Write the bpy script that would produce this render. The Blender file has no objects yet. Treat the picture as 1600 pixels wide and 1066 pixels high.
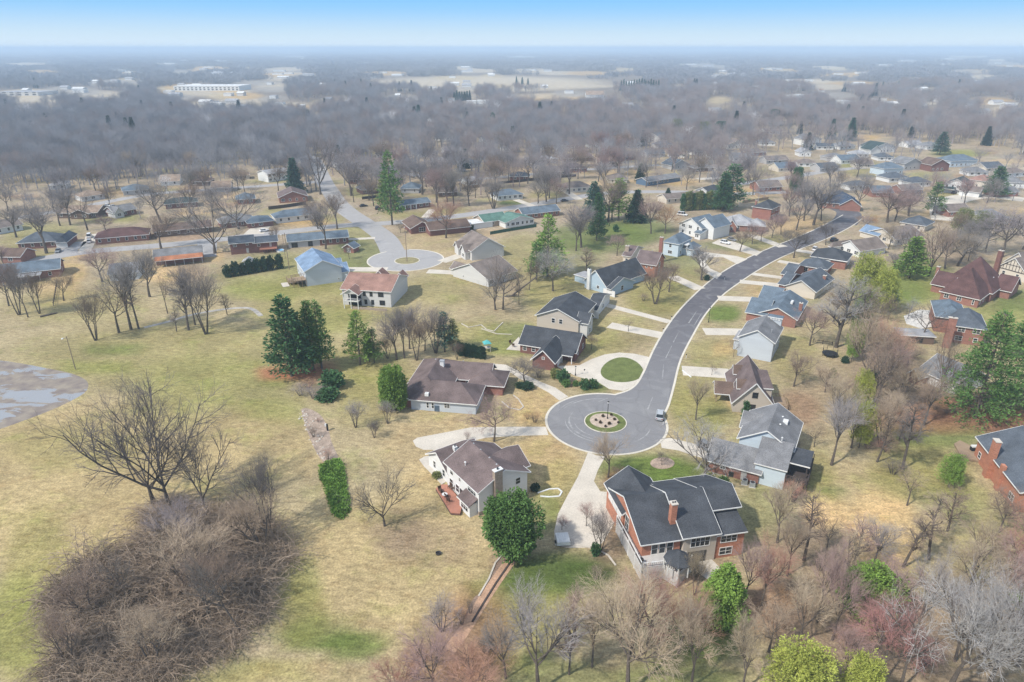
import bpy, math, random
import numpy as np
from mathutils import Vector, Matrix
from math import radians as R, sin, cos, pi
S = bpy.context.scene
COL = S.collection
# ---------------------------------------------------------------- camera
F = 1060.0; H = 80.0
PITCH = math.atan((533 - 75) / F); SP, CP = sin(PITCH), cos(PITCH)
cam = bpy.data.objects.new('camera', bpy.data.cameras.new('camera')); COL.objects.link(cam)
cam.location = (0, 0, H); cam.rotation_euler = (pi / 2 - PITCH, 0, 0)
cam.data.sensor_width = 36; cam.data.lens = F / 1600 * 36
cam.data.clip_start = 1; cam.data.clip_end = 60000
S.camera = cam
# ---------------------------------------------------------------- sky and sun
SUN_TO = Vector((0.74, 0.50, 0)).normalized()          # where the light travels, seen from above
SUN_EL = 47
world = bpy.data.worlds.new('World'); S.world = world; world.use_nodes = True
wn = world.node_tree; wn.nodes.clear()
def wnode(t): return wn.nodes.new(t)
wout = wnode('ShaderNodeOutputWorld'); wbg = wnode('ShaderNodeBackground'); sky = wnode('ShaderNodeTexSky')
sky.sky_type = 'NISHITA'; sky.sun_disc = False; sky.sun_elevation = R(SUN_EL)
sky.sun_rotation = math.atan2(-SUN_TO.x, -SUN_TO.y); sky.altitude = 200; sky.dust_density = 0.6; sky.ozone_density = 2.0
tc = wnode('ShaderNodeTexCoord'); sx = wnode('ShaderNodeSeparateXYZ'); wn.links.new(tc.outputs['Generated'], sx.inputs[0])
ramp = wnode('ShaderNodeValToRGB'); e = ramp.color_ramp.elements
e[0].position = 0.0; e[0].color = (4.3, 4.95, 5.4, 1)
e[1].position = 0.018; e[1].color = (3.4, 4.4, 5.2, 1)
for pos, c in ((0.045, (1.9, 3.6, 5.5)), (0.075, (.95, 3.1, 6.0)), (0.16, (1.2, 3.0, 5.6)), (.34, (3.8, 4.4, 5.2)), (.9, (4.4, 4.9, 5.6))):
    q = e.new(pos); q.color = (*c, 1)
wn.links.new(sx.outputs['Z'], ramp.inputs[0])
fr = wnode('ShaderNodeMapRange'); fr.inputs[1].default_value = 0.12; fr.inputs[2].default_value = 0.6; fr.inputs[4].default_value = 0.5
wn.links.new(sx.outputs['Z'], fr.inputs[0])
mx = wnode('ShaderNodeMix'); mx.data_type = 'RGBA'
wn.links.new(fr.outputs[0], mx.inputs[0]); wn.links.new(ramp.outputs[0], mx.inputs[6]); wn.links.new(sky.outputs[0], mx.inputs[7])
wn.links.new(mx.outputs[2], wbg.inputs[0]); wn.links.new(wbg.outputs[0], wout.inputs[0])
wbg.inputs[1].default_value = 0.125
sun = bpy.data.objects.new('sun', bpy.data.lights.new('sun', 'SUN')); COL.objects.link(sun)
sun.data.energy = 3.0; sun.data.angle = R(2.5); sun.data.color = (1.0, 0.95, 0.87)
_d = Vector((SUN_TO.x * cos(R(SUN_EL)), SUN_TO.y * cos(R(SUN_EL)), -sin(R(SUN_EL))))
sun.rotation_euler = _d.to_track_quat('-Z', 'Y').to_euler(); sun.location = (-60, -60, 200)
S.view_settings.view_transform = 'Standard'; S.view_settings.look = 'None'
S.view_settings.gamma = 1.0; S.view_settings.use_curve_mapping = False; S.view_settings.exposure = 0.55
S.cycles.max_bounces = 4; S.cycles.diffuse_bounces = 2; S.cycles.glossy_bounces = 2; S.cycles.transmission_bounces = 2
S.cycles.volume_bounces = 2; S.cycles.transparent_max_bounces = 4; S.cycles.caustics_reflective = False
S.cycles.use_denoising = True
# ---------------------------------------------------------------- layout helpers: pixel of the 1600 px photo <-> the ground
def P(px, py, z=0.0):
    a = (px - 800) / F; b = (533 - py) / F
    d = (a, CP + b * SP, -SP + b * CP); t = (z - H) / d[2]
    return Vector((d[0] * t, d[1] * t, z))
def Q(v):
    m = v[2] - H; w = v[1] * CP - m * SP
    return 800 + F * v[0] / w, 533 - F * (v[1] * SP + m * CP) / w
def depth_of(v): return v[1] * CP - (v[2] - H) * SP
def height_to(base, ty):
    k = (533 - ty) / F
    return H + base.y * (k * CP - SP) / (CP + k * SP)
# ---------------------------------------------------------------- materials
MATS = {}
def nmat(name):
    m = bpy.data.materials.new(name); m.use_nodes = True
    return m, m.node_tree, m.node_tree.nodes['Principled BSDF']
def mat(key, col, rough=0.8, n1=1.2, a1=0.25, n2=14.0, a2=0.25, spec=0.25, metal=0.0, stretch=None, objcol=False, bump=0.0):
    """plain material with two scales of grain in its own colour"""
    if key in MATS: return MATS[key]
    m, nt, b = nmat(key)
    N, L = nt.nodes, nt.links
    t = N.new('ShaderNodeTexCoord'); src = t.outputs['Object']
    if stretch:
        mp = N.new('ShaderNodeMapping'); mp.inputs['Scale'].default_value = stretch; L.new(src, mp.inputs[0]); src = mp.outputs[0]
    val = None
    for sc, am in ((n1, a1), (n2, a2)):
        nz = N.new('ShaderNodeTexNoise'); nz.inputs['Scale'].default_value = sc; nz.inputs['Detail'].default_value = 3
        L.new(src, nz.inputs['Vector'])
        mr = N.new('ShaderNodeMapRange'); mr.inputs[1].default_value = .25; mr.inputs[2].default_value = .75
        mr.inputs[3].default_value = 1 - am; mr.inputs[4].default_value = 1 + am; L.new(nz.outputs[0], mr.inputs[0])
        if val is None: val = mr.outputs[0]; first = nz
        else:
            mm = N.new('ShaderNodeMath'); mm.operation = 'MULTIPLY'; L.new(val, mm.inputs[0]); L.new(mr.outputs[0], mm.inputs[1]); val = mm.outputs[0]
    mul = N.new('ShaderNodeVectorMath'); mul.operation = 'SCALE'; L.new(val, mul.inputs['Scale'])
    if objcol:
        oi = N.new('ShaderNodeObjectInfo'); L.new(oi.outputs['Color'], mul.inputs[0])
    else: mul.inputs[0].default_value = col
    L.new(mul.outputs[0], b.inputs['Base Color'])
    b.inputs['Roughness'].default_value = rough; b.inputs['Specular IOR Level'].default_value = spec; b.inputs['Metallic'].default_value = metal
    if bump:
        bp = N.new('ShaderNodeBump'); bp.inputs['Strength'].default_value = bump; bp.inputs['Distance'].default_value = .03
        L.new(val, bp.inputs['Height']); L.new(bp.outputs[0], b.inputs['Normal'])
    MATS[key] = m
    return m
WALLC = dict(white=(.70, .70, .68), cream=(.62, .56, .47), beige=(.50, .44, .37), tan=(.36, .31, .25), grey=(.42, .41, .40), palegrey=(.58, .57, .55),
             blue=(.40, .50, .58), skyblue=(.52, .60, .66), brick=(.30, .15, .115), redbrick=(.29, .135, .105), darkbrick=(.20, .10, .085), orange=(.44, .195, .125),
             brown=(.16, .11, .085), stone=(.36, .29, .23), coolgrey=(.50, .54, .58), navy=(.10, .16, .24))
ROOFC = dict(charcoal=(.066, .071, .080), slate=(.10, .115, .135), bluegrey=(.13, .165, .20), mauve=(.155, .118, .112), taupe=(.20, .165, .145), grey=(.20, .20, .205),
             ltgrey=(.33, .33, .34), terra=(.29, .17, .135), maroon=(.115, .064, .06), blue=(.19, .265, .37), green=(.11, .20, .165), brown=(.15, .105, .085),
             dkgreen=(.05, .075, .075), tan=(.30, .225, .17), white=(.66, .66, .64), rust=(.40, .17, .09), navy=(.06, .085, .13))
def wallm(k):
    br = 'brick' in k or k in ('orange', 'stone')
    key = 'siding_' + k if not br else 'brick_' + k
    if br: return mat(key, WALLC[k], .85, .5, .16, 3.0, .30, stretch=(1, 1, 3.0))
    return mat(key, WALLC[k], .7, .35, .06, 9.0, .08, stretch=(.25, .25, 4.0))
def roofm(k): return mat('shingle_' + k, ROOFC[k], .9, .3, .3, 5.5, .38, spec=.15, stretch=(1, 1, 1.6))
def M_(k):
    T = dict(trim=((.74, .73, .70), .6), glass=((.025, .03, .036), .12), darkframe=((.06, .055, .05), .6), door=((.45, .44, .42), .6),
             garage=((.68, .67, .65), .6), concrete=((.56, .51, .44), .9), deckgrey=((.50, .48, .46), .8), deckred=((.42, .19, .13), .75), wood=((.33, .24, .16), .85),
             black=((.02, .02, .022), .6), iron=((.05, .05, .055), .5), white=((.72, .72, .70), .5), pole=((.26, .20, .15), .9), galv=((.35, .36, .37), .5),
             tyre=((.02, .02, .02), .9), stone=((.52, .47, .40), .9), darkgreen=((.03, .09, .06), .6), teal=((.10, .42, .40), .5), poolblue=((.16, .42, .66), .3),
             acgrey=((.34, .36, .36), .6), pot=((.3, .12, .07), .8), wicker=((.10, .06, .04), .8), darkwood=((.07, .055, .05), .85))
    c, r = T[k]
    return mat(k, c, r, .8, .12, 9, .12, spec=.5 if k == 'glass' else .3)
# ---------------------------------------------------------------- object helpers
def tag(o, label=None, cat=None, group=None, kind=None):
    if label: o['label'] = label
    if cat: o['category'] = cat
    if group: o['group'] = group
    if kind: o['kind'] = kind
    return o
def empty(name, loc, rz=0):
    o = bpy.data.objects.new(name, None); COL.objects.link(o); o.location = loc; o.rotation_euler = (0, 0, rz); o.empty_display_size = .5
    return o
def meshob(name, v, f, m, parent=None, smooth=False):
    me = bpy.data.meshes.new(name); me.from_pydata([tuple(x) for x in v], [], f); me.update()
    if smooth: me.polygons.foreach_set('use_smooth', [True] * len(me.polygons))
    if m: me.materials.append(m)
    o = bpy.data.objects.new(name, me); COL.objects.link(o)
    if parent: o.parent = parent
    return o
class MB:
    def __init__(s): s.v = []; s.f = []
    def poly(s, pts):
        n = len(s.v); s.v += [tuple(p) for p in pts]; s.f.append(tuple(range(n, n + len(pts))))
    def prism(s, pts, dz):
        """polygon pushed down by dz, closed"""
        k = len(pts); n = len(s.v); s.v += [tuple(p) for p in pts] + [(p[0], p[1], p[2] - dz) for p in pts]
        s.f.append(tuple(range(n, n + k))); s.f.append(tuple(range(n + 2 * k - 1, n + k - 1, -1)))
        for i in range(k): j = (i + 1) % k; s.f.append((n + i, n + k + i, n + k + j, n + j))
    def box(s, x0, x1, y0, y1, z0, z1):
        s.prism([(x0, y0, z1), (x1, y0, z1), (x1, y1, z1), (x0, y1, z1)], z1 - z0)
    def bar(s, p, q, w, h=None):
        """rectangular bar between two points"""
        h = h or w; p, q = Vector(p), Vector(q); d = (q - p).normalized()
        a = d.cross(Vector((0, 0, 1)))
        a = a.normalized() if a.length > 1e-4 else Vector((1, 0, 0)); b = a.cross(d)
        n = len(s.v)
        for c in (p, q):
            for i, j in ((-1, -1), (1, -1), (1, 1), (-1, 1)): s.v.append(tuple(c + a * (i * w / 2) + b * (j * h / 2)))
        for i in range(4): j = (i + 1) % 4; s.f.append((n + i, n + j, n + 4 + j, n + 4 + i))
        s.f.append((n + 3, n + 2, n + 1, n)); s.f.append((n + 4, n + 5, n + 6, n + 7))
    def tube(s, p, q, r0, r1, k=6, cap=True):
        p, q = Vector(p), Vector(q); d = (q - p)
        if d.length < 1e-6: return
        d.normalize(); a = d.orthogonal().normalized(); b = d.cross(a); n = len(s.v)
        for c, r in ((p, r0), (q, r1)):
            for i in range(k): t = 2 * pi * i / k; s.v.append(tuple(c + (a * cos(t) + b * sin(t)) * r))
        for i in range(k): j = (i + 1) % k; s.f.append((n + i, n + j, n + k + j, n + k + i))
        if cap: s.f.append(tuple(range(n + k, n + 2 * k))); s.f.append(tuple(range(n + k - 1, n - 1, -1)))
    def lathe(s, c, prof, k=10):
        n = len(s.v); c = Vector(c)
        for r, z in prof:
            for i in range(k): t = 2 * pi * i / k; s.v.append((c.x + r * cos(t), c.y + r * sin(t), c.z + z))
        for a in range(len(prof) - 1):
            for i in range(k): j = (i + 1) % k; s.f.append((n + a * k + i, n + a * k + j, n + (a + 1) * k + j, n + (a + 1) * k + i))
        m = len(prof) - 1; s.f.append(tuple(n + m * k + i for i in range(k))); s.f.append(tuple(n + i for i in range(k - 1, -1, -1)))
    def build(s, name, m, parent=None, smooth=False): return meshob(name, s.v, s.f, m, parent, smooth)
rnd = random.Random(7)
# ---------------------------------------------------------------- ground: one sheet to the horizon
GC = dict(straw=(.425, .325, .165), pale=(.47, .375, .225), olive=(.275, .245, .085), green=(.125, .17, .038), dkgreen=(.075, .11, .027), lime=(.25, .255, .07),
          brown=(.27, .195, .135), mulch=(.26, .125, .075), gold=(.50, .335, .15), suburb=(.36, .285, .205), wood=(.20, .165, .14), field=(.50, .42, .31), sand=(.66, .45, .22), grey=(.32, .29, .255), rust=(.36, .15, .085), litter=(.31, .24, .175))
BLOBS = [  # px, py, rx, ry, colour, strength
    (100, 760, 330, 150, 'straw', .9), (70, 980, 110, 110, 'olive', .55), (600, 900, 230, 130, 'straw', .8), (300, 560, 300, 60, 'olive', .55), (330, 600, 140, 50, 'lime', .4),
    (60, 900, 60, 120, 'olive', .6), (30, 980, 60, 90, 'lime', .6), (120, 700, 120, 40, 'olive', .45), (300, 640, 120, 40, 'olive', .5), (520, 1000, 110, 16, 'green', .5), (470, 915, 36, 50, 'green', .5), (380, 1045, 120, 22, 'lime', .7), (560, 640, 60, 30, 'olive', .4), (400, 700, 120, 70, 'straw', .8), (550, 1010, 60, 22, 'green', .75), (470, 960, 50, 60, 'olive', .75), (400, 1050, 90, 20, 'lime', .8), (500, 990, 70, 30, 'green', .5), (330, 1070, 90, 20, 'olive', .8),
    (470, 1060, 120, 35, 'straw', .6), (660, 790, 70, 60, 'straw', .7), (670, 850, 80, 40, 'brown', .45), (620, 830, 50, 40, 'brown', .5), (850, 725, 60, 55, 'gold', .5), (840, 640, 50, 40, 'gold', .55), (700, 700, 120, 60, 'gold', .25),
    (180, 545, 60, 12, 'green', .45), (40, 590, 60, 12, 'lime', .55), (150, 575, 70, 12, 'lime', .65), (560, 590, 50, 50, 'olive', .6), (450, 640, 70, 30, 'lime', .35), (420, 640, 60, 20, 'lime', .4), (600, 590, 60, 40, 'olive', .5),
    (455, 583, 62, 15, 'rust', .9), (500, 575, 40, 8, 'rust', .6), (500, 650, 28, 60, 'pale', .4), (505, 670, 14, 60, 'stonebed', .0),
    (450, 430, 120, 40, 'lime', .6), (560, 400, 60, 30, 'green', .6), (480, 480, 100, 50, 'olive', .6), (560, 365, 40, 15, 'lime', .5), (520, 500, 70, 25, 'lime', .5),
    (590, 480, 60, 30, 'olive', .4), (700, 450, 80, 30, 'olive', .5), (680, 380, 60, 25, 'straw', .6), (820, 400, 60, 40, 'olive', .6), (780, 460, 60, 30, 'brown', .35), (800, 530, 70, 30, 'green', .65), (740, 520, 60, 20, 'olive', .6), (790, 545, 40, 14, 'lime', .5),
    (940, 370, 90, 28, 'green', .75), (1000, 360, 60, 22, 'green', .7), (870, 460, 60, 40, 'olive', .7), (900, 400, 50, 30, 'green', .4), (960, 520, 70, 30, 'olive', .5), (990, 535, 40, 20, 'brown', .25), (930, 540, 60, 20, 'olive', .5), (1030, 465, 60, 35, 'olive', .8), (1060, 410, 50, 20, 'green', .5), (1070, 435, 30, 20, 'olive', .5),
    (930, 600, 30, 15, 'green', .8), (905, 600, 20, 8, 'mulch', .6), (885, 570, 25, 18, 'mulch', .5), (1150, 383, 70, 10, 'green', .55), (1220, 375, 60, 8, 'olive', .7), (1200, 400, 80, 16, 'straw', .6), (1260, 355, 60, 20, 'gold', .5), (1190, 450, 30, 12, 'gold', .5),
    (1130, 490, 32, 17, 'green', .95), (1110, 550, 40, 22, 'olive', .6), (1130, 545, 20, 14, 'gold', .5), (1090, 640, 45, 50, 'olive', .7), (1120, 650, 40, 25, 'lime', .5), (1060, 610, 30, 40, 'olive', .6), (1100, 590, 30, 14, 'olive', .6), (1150, 615, 20, 30, 'sand', .4),
    (1020, 735, 80, 30, 'green', .95), (1075, 745, 60, 25, 'green', .7), (960, 730, 40, 18, 'green', .6), (1190, 800, 50, 50, 'green', .4), (960, 750, 20, 14, 'mulch', .7), (880, 770, 40, 60, 'olive', .5), (850, 800, 30, 40, 'green', .5),
    (870, 900, 105, 42, 'dkgreen', .95), (800, 930, 80, 40, 'green', .5), (920, 890, 50, 20, 'dkgreen', .6), (850, 960, 90, 40, 'olive', .6), (1100, 1000, 70, 40, 'dkgreen', .9), (1050, 1060, 120, 30, 'green', .6), (860, 1060, 100, 40, 'green', .5), (800, 1000, 60, 60, 'olive', .5),
    (960, 810, 25, 40, 'mulch', .45), (950, 860, 30, 25, 'brown', .7), (1110, 890, 60, 30, 'brown', .6), (1000, 910, 60, 20, 'brown', .5), (780, 880, 20, 20, 'brown', .6), (740, 1000, 70, 90, 'rust', .45), (700, 1040, 80, 50, 'rust', .4), (690, 1000, 60, 40, 'brown', .6),
    (1210, 950, 60, 50, 'rust', .6), (1260, 900, 100, 100, 'brown', .7), (1350, 1000, 150, 80, 'brown', .8), (1500, 1000, 150, 100, 'brown', .7), (1290, 800, 40, 30, 'sand', .9), (1375, 820, 62, 62, 'sand', 1.0), (1380, 860, 60, 40, 'sand', .8), (1330, 760, 90, 40, 'straw', .55), (1430, 830, 60, 40, 'straw', .5), (1550, 850, 80, 60, 'olive', .5),
    (1270, 740, 40, 40, 'olive', .6), (1300, 770, 30, 10, 'green', .5), (1270, 620, 60, 60, 'brown', .5), (1240, 560, 40, 40, 'olive', .5), (1245, 640, 40, 30, 'mulch', .4), (1460, 680, 90, 26, 'green', .75), (1440, 740, 90, 50, 'olive', .8), (1500, 780, 60, 30, 'lime', .5), (1450, 660, 130, 18, 'mulch', .7), (1480, 638, 110, 26, 'mulch', .8), (1580, 660, 60, 26, 'mulch', .9), (1400, 600, 80, 40, 'brown', .8), (1390, 560, 60, 40, 'brown', .6), (1350, 560, 50, 30, 'brown', .5),
    (1430, 440, 70, 40, 'lime', .85), (1400, 455, 60, 30, 'green', .6), (1560, 500, 70, 30, 'lime', .7), (1590, 470, 40, 20, 'green', .7), (1480, 400, 60, 20, 'brown', .5), (1560, 475, 30, 12, 'dkgreen', .3), (1290, 465, 40, 30, 'grey', .3),
    (1500, 240, 50, 6, 'lime', .9), (1580, 265, 50, 8, 'field', .9), (1350, 215, 30, 5, 'gold', .8), (1340, 258, 40, 7, 'lime', .7), (1350, 270, 40, 7, 'olive', .6), (1490, 305, 50, 8, 'olive', .7), (1450, 275, 40, 8, 'lime', .5),
    (60, 360, 80, 14, 'lime', .5), (170, 340, 60, 10, 'lime', .7), (30, 380, 40, 14, 'olive', .6), (60, 400, 60, 10, 'olive', .5), (115, 395, 25, 12, 'gold', .7), (90, 450, 40, 30, 'gold', .5), (110, 425, 30, 20, 'gold', .6), (120, 480, 120, 30, 'olive', .35), (260, 430, 60, 14, 'sand', .7), (300, 425, 30, 14, 'brown', .6), (330, 400, 25, 12, 'gold', .5), (190, 375, 60, 10, 'brown', .5), (280, 370, 60, 8, 'mulch', .35), (470, 348, 50, 8, 'gold', .9), (400, 362, 40, 7, 'brown', .5), (380, 420, 60, 14, 'brown', .4), (400, 455, 70, 16, 'lime', .6),
    (575, 300, 40, 12, 'lime', .6), (640, 335, 50, 7, 'olive', .7), (700, 330, 40, 5, 'olive', .6), (800, 316, 26, 4, 'green', .9), (850, 305, 30, 6, 'olive', .6), (870, 285, 40, 7, 'lime', .4), (740, 365, 60, 8, 'gold', .3), (1060, 285, 40, 5, 'gold', .7), (960, 270, 60, 6, 'gold', .4), (1180, 300, 60, 8, 'gold', .6), (760, 280, 60, 8, 'brown', .3), (820, 262, 60, 6, 'sand', .4)]
FAR_BLOBS = [(250, 960, 195, 115, 'litter', .95), (350, 880, 105, 82, 'litter', .9), (275, 815, 66, 45, 'litter', .8), (760, 131, 205, 13, 'field', .95), (860, 158, 70, 12, 'gold', .75), (860, 150, 60, 5, 'field', .6), (900, 135, 70, 3, 'field', .7), (50, 150, 76, 11, 'field', .9), (150, 150, 54, 9, 'field', .8), (330, 142, 70, 10, 'field', .8), (1330, 130, 55, 3, 'gold', .8), (1290, 127, 40, 2, 'field', .7), (430, 137, 40, 4, 'field', .6), (1150, 142, 60, 3, 'field', .6), (1500, 162, 90, 3, 'field', .5), (1090, 122, 40, 3, 'field', .5), (590, 165, 120, 2.5, 'field', .35), (200, 100, 60, 1.5, 'field', .6), (370, 95, 40, 1, 'field', .6), (1000, 84, 120, 1.5, 'field', .5), (20, 92, 60, 1, 'field', .4)]
_rb = random.Random(19)
for _i in range(150): BLOBS.insert(0, (_rb.uniform(-50, 1650), _rb.uniform(225, 345), _rb.uniform(12, 45), _rb.uniform(2, 6), _rb.choice(('brown', 'olive', 'gold', 'lime', 'grey', 'mulch', 'sand')), _rb.uniform(.25, .6)))
SPECKS = [(_rb.uniform(0, 1600), 88 + 95 * _rb.random() ** 1.4, _rb.uniform(14, 46)) for _ in range(55)] + [(_rb.uniform(-20, 450), _rb.uniform(98, 172), _rb.uniform(16, 46)) for _ in range(34)] + [(_rb.uniform(450, 1600), _rb.uniform(98, 178), _rb.uniform(14, 44)) for _ in range(34)]
for _x, _y, _w in SPECKS: FAR_BLOBS.append((_x, _y, _w, 2.0 + (_y - 85) * .06, _rb.choice(('field', 'gold', 'pale', 'grey')), .75))
def ground_colour(x, y):
    """albedo of the turf and soil at plan positions (arrays)"""
    n = x.shape
    yy = np.maximum(y, 25.0); w = yy * CP + H * SP
    px = 800 + F * x / w; py = 533 - F * (yy * SP - H * CP) / w
    c = np.empty(n + (3,)); c[:] = (.385, .31, .18)
    def put(m, col): c[:] = c * (1 - m[..., None]) + np.array(col) * m[..., None]
    put(np.clip((470 - py) / 90, 0, 1) * .8, GC['suburb'])
    put(np.clip((1.0 - np.abs(px - 150) / 450), 0, 1) * np.clip((270 - py) / 20, 0, 1), GC['wood'])
    put(np.clip((175 - py) / 15, 0, 1) * .85, GC['wood'])
    for bx, by, rx, ry, k, a in BLOBS + FAR_BLOBS:
        if k not in GC: continue
        d = ((px - bx) / rx) ** 2 + ((py - by) / ry) ** 2
        t = np.clip((1.25 - d) / .9, 0, 1); t = t * t * (3 - 2 * t)
        put(t * a * (y > 25), GC[k])
    return c
ys = np.concatenate([[-400, -150, -20, 15, 30], 40 * (1.0235 ** np.arange(1, 270))]); ys = ys[ys < 20000]; ys = np.append(ys, 20000)
ss = np.linspace(-1, 1, 301)
gy, gs = np.meshgrid(ys, ss, indexing='ij')
gx = gs * np.maximum(np.abs(gy) * 1.05, 160)
gv = np.stack([gx, gy, np.zeros_like(gx)], -1).reshape(-1, 3)
nr, nc = gx.shape
ii = np.arange(nr * nc).reshape(nr, nc)
gf = np.stack([ii[:-1, :-1], ii[:-1, 1:], ii[1:, 1:], ii[1:, :-1]], -1).reshape(-1, 4)
gme = bpy.data.meshes.new('ground'); gme.from_pydata(gv.tolist(), [], gf.tolist()); gme.update()
att = gme.color_attributes.new('turf', 'FLOAT_COLOR', 'POINT')
gcol = ground_colour(gx, gy).reshape(-1, 3)
att.data.foreach_set('color', np.concatenate([gcol, np.ones((len(gcol), 1))], 1).astype(np.float32).ravel())
def ground_material():
    m, nt, b = nmat('turf'); N, L = nt.nodes, nt.links
    a = N.new('ShaderNodeVertexColor'); a.layer_name = 'turf'
    g = N.new('ShaderNodeNewGeometry')
    def noise(sc, det=4, rough=.55, st=None):
        src = g.outputs['Position']
        if st:
            mp = N.new('ShaderNodeMapping'); mp.inputs['Scale'].default_value = st; mp.inputs['Rotation'].default_value = (0, 0, .5); L.new(src, mp.inputs[0]); src = mp.outputs[0]
        z = N.new('ShaderNodeTexNoise'); z.inputs['Scale'].default_value = sc; z.inputs['Detail'].default_value = det; z.inputs['Roughness'].default_value = rough
        L.new(src, z.inputs[0]); return z.outputs[0]
    def rng(s, lo, hi, a0=.3, a1=.7):
        q = N.new('ShaderNodeMapRange'); q.inputs[1].default_value = a0; q.inputs[2].default_value = a1; q.inputs[3].default_value = lo; q.inputs[4].default_value = hi
        L.new(s, q.inputs[0]); return q.outputs[0]
    def mul(x, y):
        q = N.new('ShaderNodeMath'); q.operation = 'MULTIPLY'; L.new(x, q.inputs[0]); L.new(y, q.inputs[1]); return q.outputs[0]
    k = mul(mul(rng(noise(.07), .80, 1.18), rng(noise(.55, 5, .65, (1, 1.8, 1)), .66, 1.30)), rng(noise(2.6, 3, .7), .64, 1.34))
    v = N.new('ShaderNodeVectorMath'); v.operation = 'SCALE'; L.new(a.outputs[0], v.inputs[0]); L.new(k, v.inputs['Scale'])
    mg = N.new('ShaderNodeMix'); mg.data_type = 'RGBA'; mg.blend_type = 'MULTIPLY'; L.new(rng(noise(.11, 5, .65), 0, .6, .52, .74), mg.inputs[0])
    L.new(v.outputs[0], mg.inputs[6]); mg.inputs[7].default_value = (.74, .93, .55, 1)           # patches where the turf is greening
    mb = N.new('ShaderNodeMix'); mb.data_type = 'RGBA'; mb.blend_type = 'MULTIPLY'; L.new(rng(noise(.25, 5, .7), 0, .7, .52, .72), mb.inputs[0])
    L.new(mg.outputs[2], mb.inputs[6]); mb.inputs[7].default_value = (.82, .74, .68, 1)          # thin, leafy patches
    L.new(mb.outputs[2], b.inputs['Base Color'])
    b.inputs['Roughness'].default_value = .95; b.inputs['Specular IOR Level'].default_value = .1
    bp = N.new('ShaderNodeBump'); bp.inputs['Strength'].default_value = .5; bp.inputs['Distance'].default_value = .12
    L.new(noise(3.2, 3, .7), bp.inputs['Height']); L.new(bp.outputs[0], b.inputs['Normal'])
    return m
gme.materials.append(ground_material())
ground = bpy.data.objects.new('ground', gme); COL.objects.link(ground)
tag(ground, 'dormant tan and green turf stretching from the near field to the horizon', 'ground', kind='structure')
# ---------------------------------------------------------------- roads, drives, paths
def sheet(name, pts, z, m, label, cat, kind='structure', group=None, dz=.06):
    """flat sheet from plan points, a hand's breadth thick and let into the ground"""
    b = MB(); b.prism([(p[0], p[1], z) for p in pts], z + dz)
    return tag(b.build(name, m), label, cat, group, kind)
def smooth(pts, n=6):
    out = []; k = len(pts)
    for i in range(k - 1):
        a, b, c, d = pts[max(i - 1, 0)], pts[i], pts[i + 1], pts[min(i + 2, k - 1)]
        for j in range(n):
            t = j / n
            out.append(tuple(.5 * (2 * b[q] + (c[q] - a[q]) * t + (2 * a[q] - 5 * b[q] + 4 * c[q] - d[q]) * t * t + (3 * b[q] - a[q] - 3 * c[q] + d[q]) * t ** 3) for q in range(2)))
    return out + [tuple(pts[-1][:2])]
def px(pts): return [P(*p).xy for p in pts]
def ribbon(pts, w):
    l, r = [], []
    for i, p in enumerate(pts):
        a = Vector(pts[max(i - 1, 0)]); b = Vector(pts[min(i + 1, len(pts) - 1)]); d = (b - a).normalized(); n = Vector((-d.y, d.x)) * w / 2
        l.append(Vector(p) + n); r.append(Vector(p) - n)
    return l + r[::-1]
def strip_mesh(name, L_, R_, z, m, label, cat):
    v = [(p[0], p[1], z) for p in L_] + [(p[0], p[1], z) for p in R_]; n = len(L_)
    return tag(meshob(name, v, [(i, n + i, n + i + 1, i + 1) for i in range(n - 1)], m), label, cat, kind='structure')
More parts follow.
